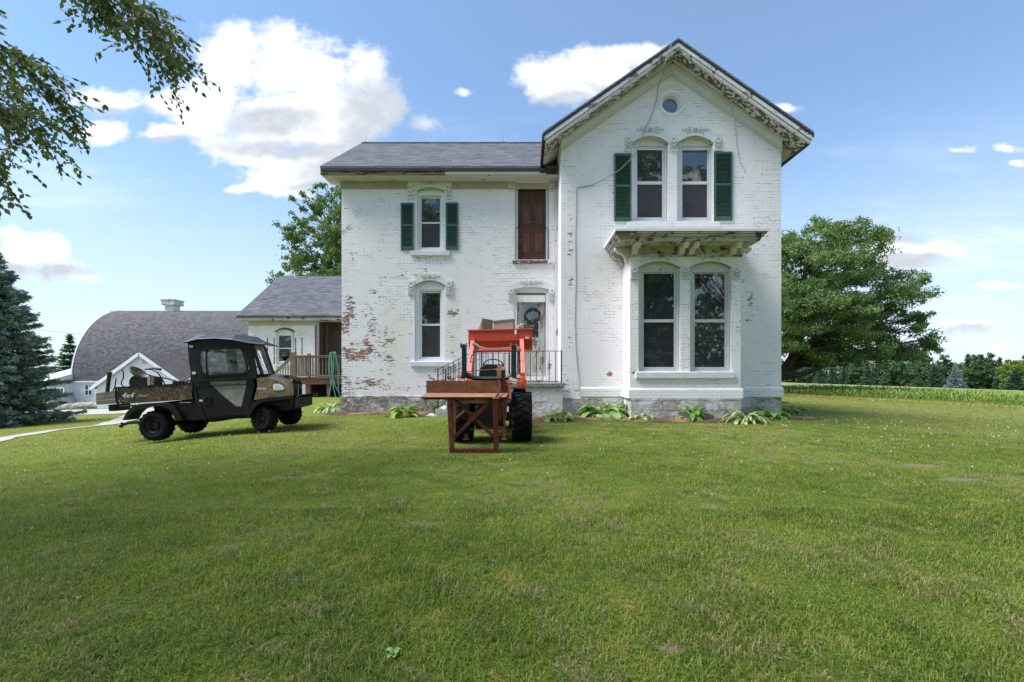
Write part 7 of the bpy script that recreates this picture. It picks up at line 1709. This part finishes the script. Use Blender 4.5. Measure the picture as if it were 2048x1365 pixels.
fbar((910.5,803), (907.5,880), 6.5*q_, .03, 'inner_leg', RUSTL, 7.45); fbar((905,846),(909,851), 3*q_, .02, 'bolt', RUST, 7.4)
fbar((912,837), (929,822), 4*q_, .03, 'short_brace', RUSTL, 7.6)
m = MB()
for k in range(5):
    xx = X(999+k*3.1,7.2); m.prism([(xx-.011,Z(800,7.2)),(xx+.011,Z(800,7.2)),(xx+.011,Z(836+(k%2)*6,7.2)),(xx-.011,Z(840-(k%3)*7,7.2))], 7.16+.012*(k % 2), 7.34)
m.build('stacked_plates', RUST, imp)
m = MB(); m.box(X(1003,7.5), X(1011,7.5), 7.42, 7.5, Z(786,7.5), Z(740,7.5)); m.build('mast', RUSTR, imp, bevel=.004)
m = MB(); m.box(X(994.5,7.45), X(1003,7.45), 7.40, 7.5, Z(756.5,7.45), Z(742,7.45)); m.build('mast_block', RUSTL, imp, bevel=.004)
m = MB(); m.box(X(992,7.5), X(1009,7.5), 7.405, 7.52, Z(741.5,7.5), Z(738,7.5)); m.box(X(996,7.5), X(1005,7.5), 7.41, 7.51, Z(737.9,7.5), Z(731,7.5)); m.build('mast_cap', simple('orange_tan', (.45,.20,.10), .7), imp, bevel=.004)
m = MB(); m.bar((X(997,7.44),7.44,Z(757,7.44)), (X(1003,7.4),7.4,Z(786,7.4)), .03, .02, up=(0,1,0)); m.bar((X(1001,7.44),7.46,Z(757,7.44)), (X(1010,7.4),7.44,Z(786,7.4)), .02, .02, up=(0,1,0)); m.build('strut', simple('grey_steel_strut', (.16,.14,.14), .5, metal=.5), imp)
m = MB(); m.tube([(X(1000,7.3),7.3,Z(772,7.3)),(X(999,7.2),7.2,Z(782,7.2)),(X(996,7.05),7.05,Z(789,7.05)),(X(991,6.98),6.98,Z(796,6.98))], .018, 8); m.build('lever', RUSTR, imp, smooth=True)
m = MB(); m.lathe([(.045,-.008),(.053,0),(.045,.008),(.037,0),(.045,-.008)], (X(992.5,6.96),6.96,Z(796.5,6.96)), 'z', 18); m.build('ring', RUSTL, imp, smooth=True)
m = MB(); m.tube([(X(931,7.7),7.7,Z(744,7.7)),(X(960,7.7),7.7,Z(741,7.7)),(X(995,7.5),7.5,Z(738.5,7.5))], .008, 6); m.build('linkage_rod', RUST, imp)
YS_ = 7.95
for a, b in ((928,936.5), (1005.5,1011.5)):
    m = MB(); m.box(X(a,YS_), X(b,YS_), YS_, YS_+.03, Z(878,YS_), Z(800,YS_)); m.box(X(a-2,YS_), X(b+2,YS_), YS_-.04, YS_+.07, Z(879.5,YS_), Z(878,YS_)); m.build('parking_stand', RUST, imp)
m = MB(); m.box(X(933,YS_), X(1010,YS_), YS_+.031, YS_+.05, Z(861,YS_), Z(858,YS_)); m.box(X(925,YS_), X(1012,YS_), YS_+.031, YS_+.06, Z(833,YS_), Z(826,YS_)); m.build('cross_bar', RUSTL, imp)
m = MB(); m.box(X(925,YS_), X(1012,YS_), YS_+.062, YS_+.12, Z(842,YS_), Z(834,YS_))
for a in (945, 1000): m.bar((X(a,7.9),7.45,.62), (X(a,8.0),8.1,.5), .04, .06)
m.build('hitch_arm', RUSTR, imp)
m = MB()
for a in (930, 1009): m.bar((X(a,YS_),YS_+.04,Z(801,YS_)), (X(a,7.4),7.37,Z(790,7.4)), .03, .03)
m.build('top_link', RUST, imp)
m = MB()
for i in range(7): t = i/6; m.lathe([(.012,-.004),(.016,0),(.012,.004),(.008,0),(.012,-.004)], (X(1019,8.0)+.006*(i%2), 8.0, Z(822,8)-t*.16), 'x' if i % 2 else 'y', 10)
m.build('check_chain', STEEL, trac)
